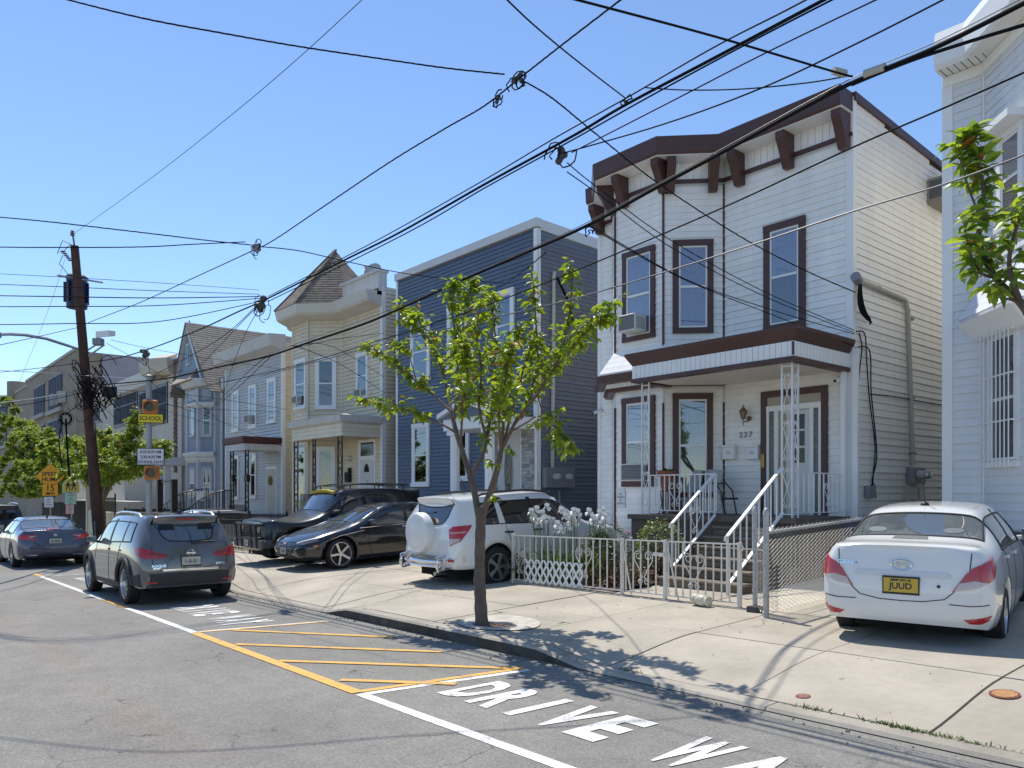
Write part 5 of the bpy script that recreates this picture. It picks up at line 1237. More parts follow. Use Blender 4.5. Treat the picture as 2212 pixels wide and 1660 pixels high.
# ---- dark van at the left edge
VP = carpaint('dark_navy_paint', (.012, .014, .035), .2, .3); W = 2.0
st = suv(5.0, W, 1.86, 1.45, .75, hood=1.02, cowl=1.16, sh=1.08, rs=.18, wt=.82)
me = loft(st, W, capglass=3, winspans=(4, 5, 6), wsspan=3, creases=((9, None, .35), (8, 5, .6)))
c = Car('parked_van', 'dark navy van with a roof rack at the left edge, ahead of the blue-grey saloon', 'van', (-38.8, 4.3, road_z(-38.8)), math.pi, -.016, me, W, (1.6, -1.5), .35, VP, wd=.22, group='parked cars')
r = c.end(-1); rw = c.wrap(-1); c.plate(None, .92, -1, (.5, .46, .33), 'X07-CUX')
for m in (1, -1):
    tl = [(.96, 1.45), (.97, .95), (.82, .95), (.84, 1.40)]; c.patch(rw, tl if m == 1 else mirror_poly(tl), 'tail_lamp', M('smoked_red', (.2, .05, .05)), .01, .03)
mb = MB(); T = c.top()
for sd in (1, -1): mb.tube([T(x, sd * .68)[0] + Vector((0, 0, .07)) for x in (.5, -.5, -1.5, -2.1)], .025, 6)
mb.build('roof_rack', GALV, c.t); c.mirror(1.05, 1.15, BPL)
c.patch(r, [(-.9, .5), (.9, .5), (.9, .36), (-.9, .36)], 'bumper_cladding', BPL, .02, .03)

# ---- white off-road wagon with a spare wheel on its back
W = 1.84; me = loft(suv(4.34, W, 1.70, .95, .36, hood=.95, cowl=1.10, sh=1.05, rs=.26, zb=.34, wt=.78), W, capglass=3, winspans=(4, 5, 6), wsspan=3, creases=((9, None, .3), (8, 5, .5)))
c = Car('parked_car', 'white off-road wagon with a covered spare wheel on its tailgate, beside the flowers', 'car', (-11.52, 9.95, .17), math.pi / 2, .035, me, W, (1.42, -1.24), .36, WP, cladding=None, wheelstyle=(5, 'star'), wd=.225, group='parked cars')
r = c.end(-1); rw = c.wrap(-1); x0 = r(.12, .98)[0].x
mb = MB(); mb.lathe([(.02, .0), (.33, .0), (.365, -.03), (.37, -.13), (.35, -.185), (.30, -.205), (.255, -.195), (.24, -.205), (.02, -.21)], (x0 + .03, .15, .99), 'x', 36)
sp = mb.build('spare_wheel_cover', M('cover_white', (.74, .74, .72), .35), c.t, smooth=True)
tl = [(1.16, 1.13), (1.10, 1.04), (.94, .86), (.70, .78), (.66, 1.06), (.78, 1.115)]
for m in (1, -1):
    L_ = c.patch(rw, tl if m == 1 else mirror_poly(tl), 'tail_lamp', REDL, .014, .03)
    li = [(.95, .91), (.91, .86), (.71, .80), (.69, .90)]; c.patch(rw, li if m == 1 else mirror_poly(li), 'reverse_lens', CLRL, .02, .02, parent=L_)
    li = [(1.06, 1.03), (1.02, 1.0), (.69, .985), (.685, 1.015)]; c.patch(rw, li if m == 1 else mirror_poly(li), 'reverse_lens', M('pink_lens', (.55, .3, .3), .15), .02, .02, parent=L_)
    f = c.flank(m)
    c.lines(f, [[(.65, 1.05), (.70, .66), (.64, .36)], [(-.36, 1.06), (-.40, .6), (-.38, .35)], [(-1.02, 1.08), (-.95, .86), (-.83, .55), (-.80, .38)]], 'door_gap', BPL, .006)
    c.patch(f, [(-.28, 1.07), (-.38, 1.07), (-.42, 1.57), (-.33, 1.57)], 'door_pillar', BPL, .004, .01); c.patch(f, [(-1.02, 1.10), (-1.16, 1.10), (-1.18, 1.56), (-1.10, 1.56)], 'door_pillar', WP, .006, .01)
    for x in (-.27, -.97): c.patch(f, [(x - .09, .95), (x + .09, .945), (x + .09, .975), (x - .09, .98)], 'door_handle', BPL, .03, .03)
    T = c.top(); mb = MB(); mb.tube([T(x, m * .64)[0] + Vector((0, 0, dz)) for x, dz in ((.35, .0), (.2, .05), (-.4, .06), (-1.1, .06), (-1.4, .05), (-1.55, .0))], .022, 6); mb.build('roof_rail', BPL, c.t, smooth=True)
c.plate(x0 - .02, .72, -1, (.5, .46, .3), 'YFV', w=.1)
# chrome bumper guard: bars at each end
for y in (.60, -.55):
    mb = MB(); xb = -2.20
    mb.tube([(-2.05, y, .40), (xb - .10, y, .36), (xb - .13, y, .45), (xb - .11, y, .58), (-2.1, y, .62)], .032, 8); mb.tube([(-2.05, y - .12, .42), (xb - .06, y - .12, .40), (xb - .06, y - .12, .54), (-2.1, y - .12, .58)], .02, 6)
    mb.build('bumper_guard', CHR, c.t, smooth=True)
mb = MB(); mb.tube([(-2.23, .58, .50), (-2.26, 0, .50), (-2.23, -.53, .50)], .03, 8); mb.tube([(-2.23, .58, .42), (-2.26, 0, .42), (-2.23, -.53, .42)], .02, 8); mb.build('bumper_guard', CHR, c.t, smooth=True)
c.patch(r, [(-.85, .60), (.85, .60), (.85, .50), (-.85, .50)], 'bumper_step', M('scuffed_chrome', (.5, .5, .5), .25, .8), .03, .05)
for y in (-.72, .72): c.patch(r, [(y - .05, .555), (y + .05, .555), (y + .05, .515), (y - .05, .515)], 'reflector', REDL, .04, .02)
mb = MB(); mb.tube([(-2.0, -.35, .30), (-2.26, -.38, .30)], .035, 8); mb.build('exhaust_pipe', CHR, c.t)
mb = MB(); p0 = c.top()(-1.75, .66)[0]; mb.tube([(-1.95, .80, 1.25), p0 + Vector((-.05, .04, .0)), p0 + Vector((.05, 0, .10)), p0 + Vector((.10, -.1, .10))], .022, 6); mb.build('roof_ladder', WP, c.t, smooth=True)
c.mirror(.62, 1.12, WP)
h = c.top()(-1.2, 0)[0]; MB().tube([h, h + Vector((-.14, .02, .26))], .008, 5).build('roof_aerial', BPL, c.t)

# ---- black saloon, nose to the street
KP = carpaint('black_paint', (.006, .006, .008), 0, .18); W = 1.86
me = loft(sedan(4.9, W, 1.44, 1.10, .30, -1.15, -1.95, 1.04, hood=.72, cowl=.97, sh=.91, fz=.58), W, **SED)
c = Car('parked_car', 'glossy black saloon with bright alloy wheels, nose towards the street beside the white wagon', 'car', (-16.45, 9.72, .15), -math.pi / 2, -.03, me, W, (1.50, -1.34), .34, KP, wheelstyle=(5, 'blade'), rim=.79, wd=.225, group='parked cars')
fr_ = c.end(1)
GR = M('dark_grille', (.02, .02, .022), .35, .4)
g_ = c.patch(fr_, [(-.50, .57), (.50, .57), (.40, .40), (.28, .34), (-.28, .34), (-.40, .40)], 'grille', GR, .012, .02)
for i in range(5):
    for j in range(-5, 6):
        u = j * .085 + (.042 if i % 2 else 0); v = .365 + i * .045
        if abs(u) < .27 + (v - .34) * .9: c.patch(fr_, [(u - .025, v), (u, v + .016), (u + .025, v), (u, v - .016)], 'grille_stud', M('dark_chrome', (.2, .2, .21), .2, .9), .02, .01, parent=g_, cuts=0)
for m in (1, -1):
    hl = [(.50, .60), (.80, .70), (.84, .64), (.70, .575)]; L_ = c.patch(fr_, hl if m == 1 else mirror_poly(hl), 'headlamp', M('smoked_lens', (.10, .105, .12), .08, coat=1), .012, .02)
    hb = [(.50, .615), (.78, .715), (.79, .70), (.51, .60)]; c.patch(fr_, hb if m == 1 else mirror_poly(hb), 'light_strip', M('strip_white', (.8, .82, .85), .2), .02, .01, parent=L_)
    lv = [(.56, .44), (.78, .50), (.76, .36), (.62, .33)]; c.patch(fr_, lv if m == 1 else mirror_poly(lv), 'bumper_vent', BPL, .008, .02)
    f = c.flank(m); c.patch(f, [(2.03, .57), (2.13, .565), (2.13, .53), (2.03, .535)], 'side_marker', AMB, .010, .02)
    for ln in ([(.76, .93), (.80, .60), (.74, .27)], [(-.28, .96), (-.30, .55), (-.28, .25)], [(-1.12, .97), (-1.05, .7), (-.88, .45)]): c.lines(f, [ln], 'door_gap', M('gap_black', (.002, .002, .002), .9), .006)
    c.patch(f, [(-.20, .97), (-.30, .97), (-.35, 1.33), (-.26, 1.33)], 'door_pillar', BPL, .004, .01)
    for x in (-.18, -.98): c.patch(f, [(x - .10, .85), (x + .08, .845), (x + .08, .872), (x - .10, .877)], 'door_handle', CHR, .03, .03)
    c.lines(f, [[(1.0, .885), (.4, .905), (-.4, .925), (-1.4, .955)]], 'belt_trim', CHR, .008)
    c.lines(f, [[(1.95, .60), (1.5, .74), (.9, .83)]], 'hood_trim', CHR, .005)
c.patch(fr_, [(-.75, .33), (.75, .33), (.62, .27), (-.62, .27)], 'front_lip', BPL, .03, .04)
h = fr_(0, .60)[0]; mb = MB(); mb.tube([(h.x + .012, .08 * math.cos(a * .393), .60 + .04 * math.sin(a * .393)) for a in range(16)], .009, 5, closed=True); mb.tube([(h.x + .012, -.03, .625), (h.x + .012, .03, .575)], .008, 4); mb.build('emblem', CHR, c.t)
c.plate(None, .43, 1, (.35, .35, .35), 'U-8A'); c.mirror(.74, 1.0, KP)
c.patch(c.top(), [(1.55, -.15), (1.55, .15), (1.53, .17), (1.53, -.17)], 'hood_crease', KP, .003, .003)

# ---- black off-roader with a roof rack
W = 1.90; st = suv(4.65, W, 1.80, .62, .36, hood=1.09, cowl=1.18, sh=1.16, fz=1.06, rs=.14, zb=.44, wt=.86)
me = loft(st, W, capglass=3, winspans=(4, 5), wsspan=3, creases=((0, None, .7), (1, None, .5), (9, None, .6), (8, 5, .7), (8, None, .4), (3, 4, .4), (5, 5, .5), (6, 5, .5), (4, 5, .5)))
c = Car('parked_offroader', 'black off-roader with roof rack, front bull bar and a yellow strip above its windshield', 'car', (-18.68, 9.75, .12), -math.pi / 2, -.03, me, W, (1.42, -1.27), .40, M('satin_black_paint', (.012, .012, .013), .3, 0, .5, coat=.6), wheelstyle=(6, 'star'), rimmat=ALLOYD, wd=.25, group='parked cars')
fr_ = c.end(1); g_ = c.patch(fr_, [(-.62, .98), (.62, .98), (.62, .72), (-.62, .72)], 'grille', BPL, .012, .02)
for i in range(3): c.patch(fr_, [(-.42, .92 - i * .06), (.42, .92 - i * .06), (.42, .90 - i * .06), (-.42, .90 - i * .06)], 'grille_bar', M('grille_grey', (.12, .12, .12), .4), .022, .01, parent=g_)
for m in (1, -1):
    hd = [(m * (.52 + .075 * math.cos(a * .628)), .85 + .075 * math.sin(a * .628)) for a in range(10)]; c.patch(fr_, hd if m == 1 else hd[::-1], 'headlamp', CLRL, .03, .03)
    T = c.top(); mb = MB(); pts = [T(x, m * .66)[0] + Vector((0, 0, .13 if x < .2 else .03)) for x in (.40, .18, -.3, -.9, -1.5, -1.85)]; mb.tube(pts, .02, 6)
    for x in (.1, -.8, -1.7): q = T(x, m * .66)[0]; mb.tube([q, q + Vector((0, 0, .13))], .016, 5)
    mb.build('roof_rack', BPL, c.t)
mb = MB()
for x in (.15, -.25, -.65, -1.05, -1.45, -1.85): mb.tube([T(x, -.66)[0] + Vector((0, 0, .12)), T(x, .66)[0] + Vector((0, 0, .12))], .014, 5)
mb.build('roof_rack', BPL, c.t)
mb = MB(); q = [T(.36, y)[0] for y in (-.62, -.3, 0, .3, .62)]
for a, b in zip(q, q[1:]): mb.prism([a + Vector((.02, 0, .02)), a + Vector((.05, 0, .09)), a + Vector((-.02, 0, .10)), a + Vector((-.05, 0, .02))], [b + Vector((.02, 0, .02)), b + Vector((.05, 0, .09)), b + Vector((-.02, 0, .10)), b + Vector((-.05, 0, .02))])
mb.build('light_strip', M('yellow_plastic', (.55, .45, .02), .4), c.t)
xf = 4.65 / 2; mb = MB()
for z in (.66, .99): mb.tube([(xf - .02, -.70, z), (xf + .10, -.64, z), (xf + .14, 0, z), (xf + .10, .64, z), (xf - .02, .70, z)], .03, 8)
for y in (-.62, -.30, .30, .62): mb.tube([(xf + .10, y, .42), (xf + .13, y, .99)], .03, 7)
mb.build('bull_bar', BPL, c.t, smooth=True)
c.box('front_bumper', M('bumper_grey', (.10, .10, .105), .5), xf - .18, xf + .10, -.90, .90, .42, .62, .03)
c.plate(xf + .10, .53, 1, (.5, .46, .3), 'ZX8', w=.11)
for m in (1, -1):
    f = c.flank(m); c.patch(f, [(-.28, 1.14), (-.38, 1.14), (-.42, 1.58), (-.33, 1.58)], 'door_pillar', BPL, .004, .01); c.lines(f, [[(.55, 1.08), (.58, .6), (.55, .45)], [(-.4, 1.1), (-.42, .6)]], 'door_gap', M('gap_black', (.002, .002, .002)), .006)
c.mirror(.52, 1.20, BPL, .2)

# ---- roof of a pale car standing behind the black railings
W = 1.8; me = loft(suv(4.4, W, 1.6, .95, .36, hood=.9, cowl=1.06, sh=1.0), W, capglass=3, winspans=(4, 5, 6), wsspan=3)
c = Car('parked_car', 'pale car with roof rails standing in the yard behind the black railings', 'car', (-29.6, 11.0, -.40), math.pi * .5, 0, me, W, (1.33, -1.3), .33, carpaint('silver_paint', (.5, .5, .5), .3), wd=.2, group='parked cars')
T = c.top()
for m in (1, -1): MB().tube([T(x, m * .62)[0] + Vector((0, 0, .05)) for x in (.25, -.3, -.9, -1.4)], .02, 6).build('roof_rail', BPL, c.t)
# ================================================================ houses further left
WOFF[0] = .032
H = thing('grey_house', 'pale grey clapboard house with white cornice and a burgundy porch roof on black iron posts', 'house', (-33, YF, -.2), world=True)
xL, xR = -36.3, -29.95
wallcore(H, [(xL, 13.2), (xR, 13.2), (xR, 26), (xL, 26)], -.6, 7.9, M('grey_sheathing', (.5, .5, .5), .8))
fr = Frame((xL, 13.2, 0), (1, 0, 0), (0, -1, 0)); L = xR - xL; side = Frame((xR, 13.2, 0), (0, 1, 0), (1, 0, 0))
siding(H, fr, .08, L - .1, -.2, 7.6, .135, GREYV, proud=.042, alt=1); siding(H, side, .1, 4, -.2, 7.9, .135, M('tan_side_vinyl', (.66, .58, .42), .5, streak=.08, rnd=.03))
mb = MB(); mb.fbox(fr, L - .1, L + .03, -.2, 7.6, -.01, .035); mb.fbox(fr, -.02, .08, -.2, 7.6, -.01, .035); mb.fbox(side, 0, .1, -.2, 7.9, -.01, .03); mb.build('corner_board', TRIMW, H)
band([(xL - .1, 13.2), (xR + .05, 13.2)], [(.0, 7.5), (.15, 7.62), (.5, 7.75), (.56, 8.02), (.6, 8.2), (-.1, 8.24), (-.1, 7.5)], M('weathered_white', (.6, .6, .6)), H, 'cornice')
for (x0, x1, yt, yb) in ((503, 517, 846, 934), (539, 555, 832, 926), (579, 597, 818, 915), (505, 517, 985, 1080), (541, 555, 975, 1078)):
    window_px(H, fr, x0, x1, yt, yb, trim=.12, back=M('blue_shade', (.1, .15, .25)) if x0 == 579 else M('grey_drape', (.2, .2, .19)), lower_back=M('bug_screen', (.05, .05, .05)))
a, z = fr.hit(532, 915, .2); ac_unit(H, fr, a, z, .45, .34, .25)
P3 = [(-32.1, 12.9), (-32.1, 11.66), (-30.05, 11.66), (-30.05, 13.19)]
wallcore(H, [(-32.05, 12.9), (-32.05, 11.7), (-30.1, 11.7), (-30.1, 13.19)], 3.5, 4.0, M('weathered_white', (.6, .6, .6)), 'porch_roof')
band(P3, [(.0, 3.75), (.1, 3.8), (.12, 4.03), (-.2, 4.05), (-.2, 3.75)], M('burgundy_metal', (.075, .022, .024), .5), H, 'porch_eave'); beads(P3, .0, 3.5, 3.75, GREYV, H, .2)
fq = Frame((0, 11.8, 0), (1, 0, 0), (0, -1, 0))
for px in (498, 530): iron_post(H, fq, at(px, 1000, Y=11.8).x, .5, 3.5, .32, BLACKI, bar=.022)
mb = MB(); mb.box(-33, -30, 11.6, 13.19, -.5, .5); mb.build('porch_floor', M('porch_stone', (.2, .2, .2)), H)
d0, d1 = fr.hit(577, 1040)[0], fr.hit(599, 1040)[0]; mb = MB(); mb.fbox(fr, d0, d1, .5, 2.9, 0, .05); d = mb.build('front_door', TRIMW, H)
mb = MB(); mb.fbox(fr, d0 + .1, d1 - .1, .55, 2.78, .049, .07); mb.build('door_leaf', M('door_ivory', (.55, .52, .44), .5), d)
mb = MB(); mb.fprism(fr, [((d0 + d1) / 2 + .2 * math.cos(i * .5236), 2.3 + .2 * math.sin(i * .5236)) for i in range(12)], .07, .1); mb.build('wreath', M('wreath_straw', (.2, .17, .06), .9, var=.4, vs=20), d)
for px in (498, 529): q = at(px + 5, 1035, Y=11.75); MB().box(q.x - .12, q.x + .18, 11.66, 11.80, q.z - .12, q.z + .15).build('mailbox', BLACKI, H)
railing(H, fq, -32.0, -30.2, .55, 1.3, 14, BLACKI, bar=.012)

WOFF[0] = 0
H = thing('gabled_house', 'blue-grey gabled house with a two-storey bay window and shingled steep roof', 'house', (-39.5, YF, -.3), world=True)
VB = M('grey_blue_clapboard', (.25, .275, .325), .6, var=.08, streak=.1); VT = M('victorian_trim', (.58, .58, .57), .5, var=.06)
PV = M('panel_pale_blue', (.35, .375, .43), .5)
B = [(-42.4, 13.2), (-40.45, 13.2), (-39.84, 12.58), (-38.25, 12.58), (-37.63, 13.2), (-36.75, 13.2)]
wallcore(H, B + [(-36.75, 24), (-42.4, 24)], -.6, 7.3, VB)
F = [wall_between(B[i], B[i + 1]) for i in range(5)]
for p in B[1:]: MB().box(p[0] - .06, p[0] + .06, p[1] - .06, p[1] + .02, -.3, 7.2).build('corner_board', VT, H)
BP = B[1:5]
for z, h, o in ((6.95, .35, .3), (6.0, .16, .16), (3.55, .22, .22), (3.38, .12, .12), (1.72, .16, .16), (.2, .2, .1)): band(BP, [(.0, z - .1), (o * .7, z), (o, z + h * .5), (o, z + h), (0, z + h + .04)], VT, H, 'bay_cornice')
for i, (x0, x1) in ((2, (409, 421)), (3, (434, 459))):
    for (yt, yb) in ((872, 945), (1010, 1078)): window_px(H, F[i][0], x0, x1, yt, yb, trim=.10, tmat=PV, back=CURT if yt > 900 else DARKIN, lower_back=CURT if yt > 900 else DARKIN)
    f, ln = F[i]
    mb = MB(); mb.fbox(f, .25, ln - .25, 2.1, 3.1, 0, .03); pn = mb.build('bay_panel', PV, H); mb = MB(); mb.fbox(f, .38, ln - .38, 2.22, 2.98, .03, .045); mb.build('panel_field', VT, pn)
    mb = MB(); mb.fbox(f, .2, ln - .2, 6.3, 6.8, 0, .03); mb.build('bay_panel', PV, H)
    for a in (.09, ln - .09): MB().fbox(f, a - .05, a + .05, .5, 6.2, 0, .02).build('shutter', PV, H)
ax, az = -40.15, 10.3
mb = MB(); mb.prism([(-42.3, 12.75, 7.25), (-37.95, 12.75, 7.25), (ax, 12.75, az - .1)], [(-42.3, 13.3, 7.25), (-37.95, 13.3, 7.25), (ax, 13.3, az - .1)]); g = mb.build('gable_wall', M('gable_slate_blue', (.22, .28, .36), .6, var=.15, vs=5), H)
mb = MB()
for s, q in ((-42.55, 1), (-37.7, -1)): mb.prism([(s, 12.6, 7.1), (s + q * .22, 12.6, 7.1), (ax, 12.6, az - .28), (ax, 12.6, az + .02)], [(s, 12.75, 7.1), (s + q * .22, 12.75, 7.1), (ax, 12.75, az - .28), (ax, 12.75, az + .02)])
mb.build('barge_board', VT, H)
mb = MB(); mb.box(-40.5, -39.9, 12.69, 12.76, 8.2, 9.3); mb.build('attic_window', VT, g); mb = MB(); mb.box(-40.42, -39.98, 12.67, 12.70, 8.28, 9.22); mb.build('pane', M('dark_glass', (.02, .02, .02)), g)
mb = MB(); mb.prism([(-41.2, 12.72, 7.25), (-38.4, 12.72, 7.25), (-38.1, 12.1, 7.22), (-41.2, 12.1, 7.22)], [(-41.0, 12.74, 7.9), (-39.0, 12.74, 7.9), (-38.9, 12.7, 7.88), (-41.0, 12.7, 7.88)]); mb.build('bay_roof', M('bay_shingle', (.36, .31, .26), .9, var=.2, vs=8), H)
SH2 = M('grey_brown_shingle', (.21, .19, .165), .9, var=.25, vs=5, bump=.3, bs=60, rnd=.12)
NC = 30
for k in range(NC):                                         # right slope, one strip of shingles per course
    t0, t1 = k / NC, (k + 1.1) / NC; e0 = Vector((-36.6, 12.55, 6.55)); r0 = Vector((ax, 12.55, az + .05)); n_ = Vector((3.7, 0, 3.55)).normalized()
    a, b = e0.lerp(r0, t0) + n_ * .026, e0.lerp(r0, min(1, t1)) + n_ * .01; mb = MB()
    mb.prism([a, b, b - n_ * .05, a - n_ * .05], [p + Vector((0, 11, 0)) for p in (a, b, b - n_ * .05, a - n_ * .05)]); mb.build('shingle_course', SH2, H)
mb = MB(); mb.prism([(-42.6, 12.55, 6.9), (ax, 12.55, az + .05), (ax, 12.55, az - .1), (-42.5, 12.55, 6.8)], [(-42.6, 23.5, 6.9), (ax, 23.5, az + .05), (ax, 23.5, az - .1), (-42.5, 23.5, 6.8)]); mb.build('roof', SH2, H)
mb = MB(); mb.prism([(-36.8, 13.3, 6.2), (ax, 13.3, az - .3), (-42.3, 13.3, 7.2)], [(-36.8, 23.4, 6.2), (ax, 23.4, az - .3), (-42.3, 23.4, 7.2)]); mb.build('attic', VB, H)
for x in (-42.2, -41.3): MB().box(x - .14, x + .14, 11.9, 12.2, .3, 3.2).build('porch_column', VT, H)
mb = MB(); mb.box(-42.6, -40.9, 11.7, 13.19, 3.2, 3.6); mb.build('porch_roof', VT, H); mb = MB(); mb.box(-42.6, -38.5, 11.6, 12.5, -.6, .3); mb.build('porch_floor', M('porch_stone', (.2, .2, .2)), H)

H = thing('beige_building', 'beige stucco building with wide dark windows, a low parapet gable and a brick edge', 'building', (-50, YF, -.4), world=True)
ST2 = M('beige_stucco', (.60, .54, .46), .85, var=.07, vs=2, bump=.2, bs=40, grime=.12)
x0, x1 = -62.0, -42.75
fr = Frame((x0, 13.2, 0), (1, 0, 0), (0, -1, 0))
xb = at(380, 900, Y=13.2).x - x0
mb = MB(); mb.prism([(x0, 13.2, -1), (x1, 13.2, -1), (x1, 13.2, 9.1), (x0 + xb, 13.2, 9.1), (x0 + xb - 2, 13.2, 9.1), (x0 + xb - 4.2, 13.2, 8.75), (x0, 13.2, 8.7)], [(x, 28, z) for x, z in ((x0, -1), (x1, -1), (x1, 9.1), (x0 + xb, 9.1), (x0 + xb - 2, 9.1), (x0 + xb - 4.2, 8.75), (x0, 8.7))]); mb.build('wall', ST2, H)
mb = MB(); pr = [(0, 8.0), (.3, 8.15), (.45, 8.6), (.5, 8.85), (0, 8.9)]
band([(x0, 13.2), (x0 + xb - 4.2, 13.2)], pr, VT, H, 'cornice'); band([(x0 + xb - 4.2, 13.2), (x0 + xb - 3.2, 12.6), (x0 + xb - 1.6, 12.6), (x0 + xb - .6, 13.2)], [(0, 8.3), (.3, 8.45), (.4, 8.85), (.42, 9.15), (-.4, 9.5)], ST2, H, 'cornice')
for (p0, p1, yt, yb) in ((248, 297, 838, 914), (303, 361, 842, 915), (206, 214, 850, 910)):
    a0, z1 = fr.hit(p0, yt); a1, z0 = fr.hit(p1, yb); z1 = fr.hit((p0 + p1) / 2, yt)[1]; z0 = fr.hit((p0 + p1) / 2, yb)[1]
    mb = MB(); mb.fbox(fr, a0 - .15, a1 + .15, z0 - .15, z1 + .15, 0, .06); wn = mb.build('window', BLACKI, H)
    n = 3 if a1 - a0 > 3 else 1
    for i in range(n):
        for (u, v) in ((0, .5), (.5, 1)):
            mb = MB(); q0 = a0 + (a1 - a0) * i / n + .05; q1 = a0 + (a1 - a0) * (i + 1) / n - .05; mb.fbox(fr, q0, q1, z0 + (z1 - z0) * u + .04, z0 + (z1 - z0) * v - .04, .06, .075); mb.build('pane', M('blue_dark_glass', (.02, .025, .045), .6, 0, .08), wn)
BRK = M('red_brown_brick', (.17, .10, .075), .9, var=.2, vs=6, rnd=.25); mb = MB(); mb.box(-.24, .24, -.03, .03, 0, .10); bme = mb.mesh('brick', BRK)
for k in range(52): link('brick', bme, H, fr.p(xb + (.05 if k % 2 else -.05), 2.9 + k * .118, .03))
mb = MB(); mb.box(x0 + 4, x1 + .5, 10.4, 13.19, -1, 1.35); mb.build('terrace', M('terrace_render', (.50, .46, .40), .8, var=.06), H)
ft = Frame((0, 10.5, 0), (1, 0, 0), (0, -1, 0)); railing(H, ft, x0 + 4.5, x1 - .5, 1.42, 2.6, 44, WPAINT, bar=.03, rail=.05)
mb = MB(); mb.tube([(-44, 14, 9), (-44, 14, 11.3)], .04, 5); mb.tube([(-44.3, 14, 10.8), (-43.7, 14, 10.8)], .02, 4); mb.build('aerial', GREYP, H)

H = thing('brick_school', 'long tan brick building with tall ribbon windows and a lavender end wall', 'building', (-80, YF, -.5), world=True)
TB = M('tan_brick', (.33, .28, .215), .9, var=.14, vs=1.2, bump=.4, bs=30, grime=.12); LAV = M('lavender_stucco', (.32, .30, .345), .9, var=.06, vs=1, grime=.1)
x1 = -68.6; fr = Frame((-120, 13.2, 0), (1, 0, 0), (0, -1, 0))
mb = MB(); mb.prism([(-92, 13.2, -2), (x1, 13.2, -2), (x1, 13.2, 13.0), (-92, 13.2, 13.0)], [(-92, 40, -2), (x1, 40, -2), (x1, 40, 13.0), (-92, 40, 13.0)]); mb.build('wall', TB, H)
mb = MB(); mb.prism([(x1 + .02, 15.0, -2), (x1 + .02, 40, -2), (x1 + .02, 40, 11.0), (x1 + .02, 26, 11.9), (x1 + .02, 20, 12.6), (x1 + .02, 15.0, 12.95)], [(x1 + .25, 15.0, -2), (x1 + .25, 40, -2), (x1 + .25, 40, 11.0), (x1 + .25, 26, 11.9), (x1 + .25, 20, 12.6), (x1 + .25, 15.0, 12.95)]); mb.build('end_wall', LAV, H)
mb = MB(); mb.box(-132, -92, 14.5, 40, -2, 13.6); mb.build('wing', TB, H)
mb = MB(); mb.box(-92.1, x1 + .1, 13.1, 13.4, 13.0, 13.25); mb.box(-132, -92, 14.4, 14.7, 13.6, 13.9); mb.build('coping', M('pale_stone_coping', (.4, .37, .32), .8), H)
q = at(36, 800, Y=14.8); MB().tube([(q.x, 14.8, 13.2), (q.x, 14.8, 15.2)], 1.0, 10).build('roof_vent', M('tan_brick', (.3, .25, .2)), H)
fw = Frame((-132, 14.5, 0), (1, 0, 0), (0, -1, 0))
for f, (p0, p1, yt, yb), n in ((fr, (74, 97, 833, 897), 4), (fr, (105.5, 135, 812, 885), 5), (fr, (105.5, 135, 906, 945), 5), (fr, (74, 97, 920, 960), 4), (fw, (-8, 16, 868, 918), 4), (fw, (-8, 16, 932, 965), 4)):
    a0, a1 = f.hit(p0, 850)[0], f.hit(p1, 850)[0]; z1 = f.hit((p0 + p1) / 2, yt)[1]; z0 = f.hit((p0 + p1) / 2, yb)[1]
    mb = MB(); mb.fbox(f, a0, a1, z0, z1, 0, .05); wn = mb.build('window', BLACKI, H); mb = MB(); mb.fbox(f, a0 - .3, a1 + .3, z0 - .35, z0, 0, .25); mb.build('sill', M('pale_stone_coping', (.4, .4, .3)), wn)
    for i in range(n):
        q0 = a0 + (a1 - a0) * i / n + .12; q1 = a0 + (a1 - a0) * (i + 1) / n - .12; mb = MB(); mb.fbox(f, q0, q1, z0 + .1, z1 - .1, .05, .07); mb.build('pane', M('blue_window_glass', (.025, .035, .08), .6, 0, .08), wn)
for px, py in ((126, 868), (142, 862)):
    a, z = fr.hit(px - 4, py + 10); ac_unit(H, fr, a, z, 1.1, .9, .5)

# ================================================================ utility pole, beacon pole, signs
POLEW = M('creosoted_pole', (.095, .048, .036), .85, var=.25, vs=5, streak=.35, bump=.4, bs=40)
pb = Vector((-27.7, 6.04, -.25)); pt = at(161, 532, X=-27.7)
def pole_at(t): return pb.lerp(pt, t)
PT = thing('utility_pole', 'leaning brown wooden utility pole carrying a dark transformer and tangled cables', 'utility pole', pb, world=True)
mb = MB(); mb.tube([pole_at(k / 8) for k in range(9)], [.185 - .008 * k for k in range(9)], 14); mb.build('pole', POLEW, PT, smooth=True)
c = at(166, 632, X=-28.35); NAV = M('transformer_navy', (.012, .014, .045), .4); mb = MB()
mb.lathe([(.30, -.52), (.31, -.48), (.31, .42), (.34, .44), (.34, .48), (.25, .55), (.1, .6)], (c.x, c.y, c.z), n=20); tr = mb.build('transformer', NAV, PT, smooth=True)
for k in range(7): a = k * .9; MB().box(-.02, .02, -.05, .05, -.35, .3).build('cooling_fin', NAV, tr, loc=(c.x + .33 * math.cos(a), c.y + .33 * math.sin(a), c.z), rz=a + math.pi / 2)
mb = MB(); q = at(166, 602, X=-27.7); mb.tube([q + Vector((0, -.55, 0)), q + Vector((0, .75, 0))], .03, 5); mb.build('cross_arm', GALV, PT)
INS = M('grey_insulator', (.16, .15, .15), .3); mb = MB(); p0 = pt + Vector((0, -.08, .12)); mb.tube([pt, pt + Vector((0, -.05, .35))], .03, 6); mb.lathe([(.03, 0), (.08, .03), (.03, .06), (.08, .09), (.03, .12), (.06, .16), (.02, .2)], pt + Vector((0, -.06, .3)), n=10); mb.build('pin_insulator', INS, PT)
mb = MB(); q = at(136, 545, X=-27.7)
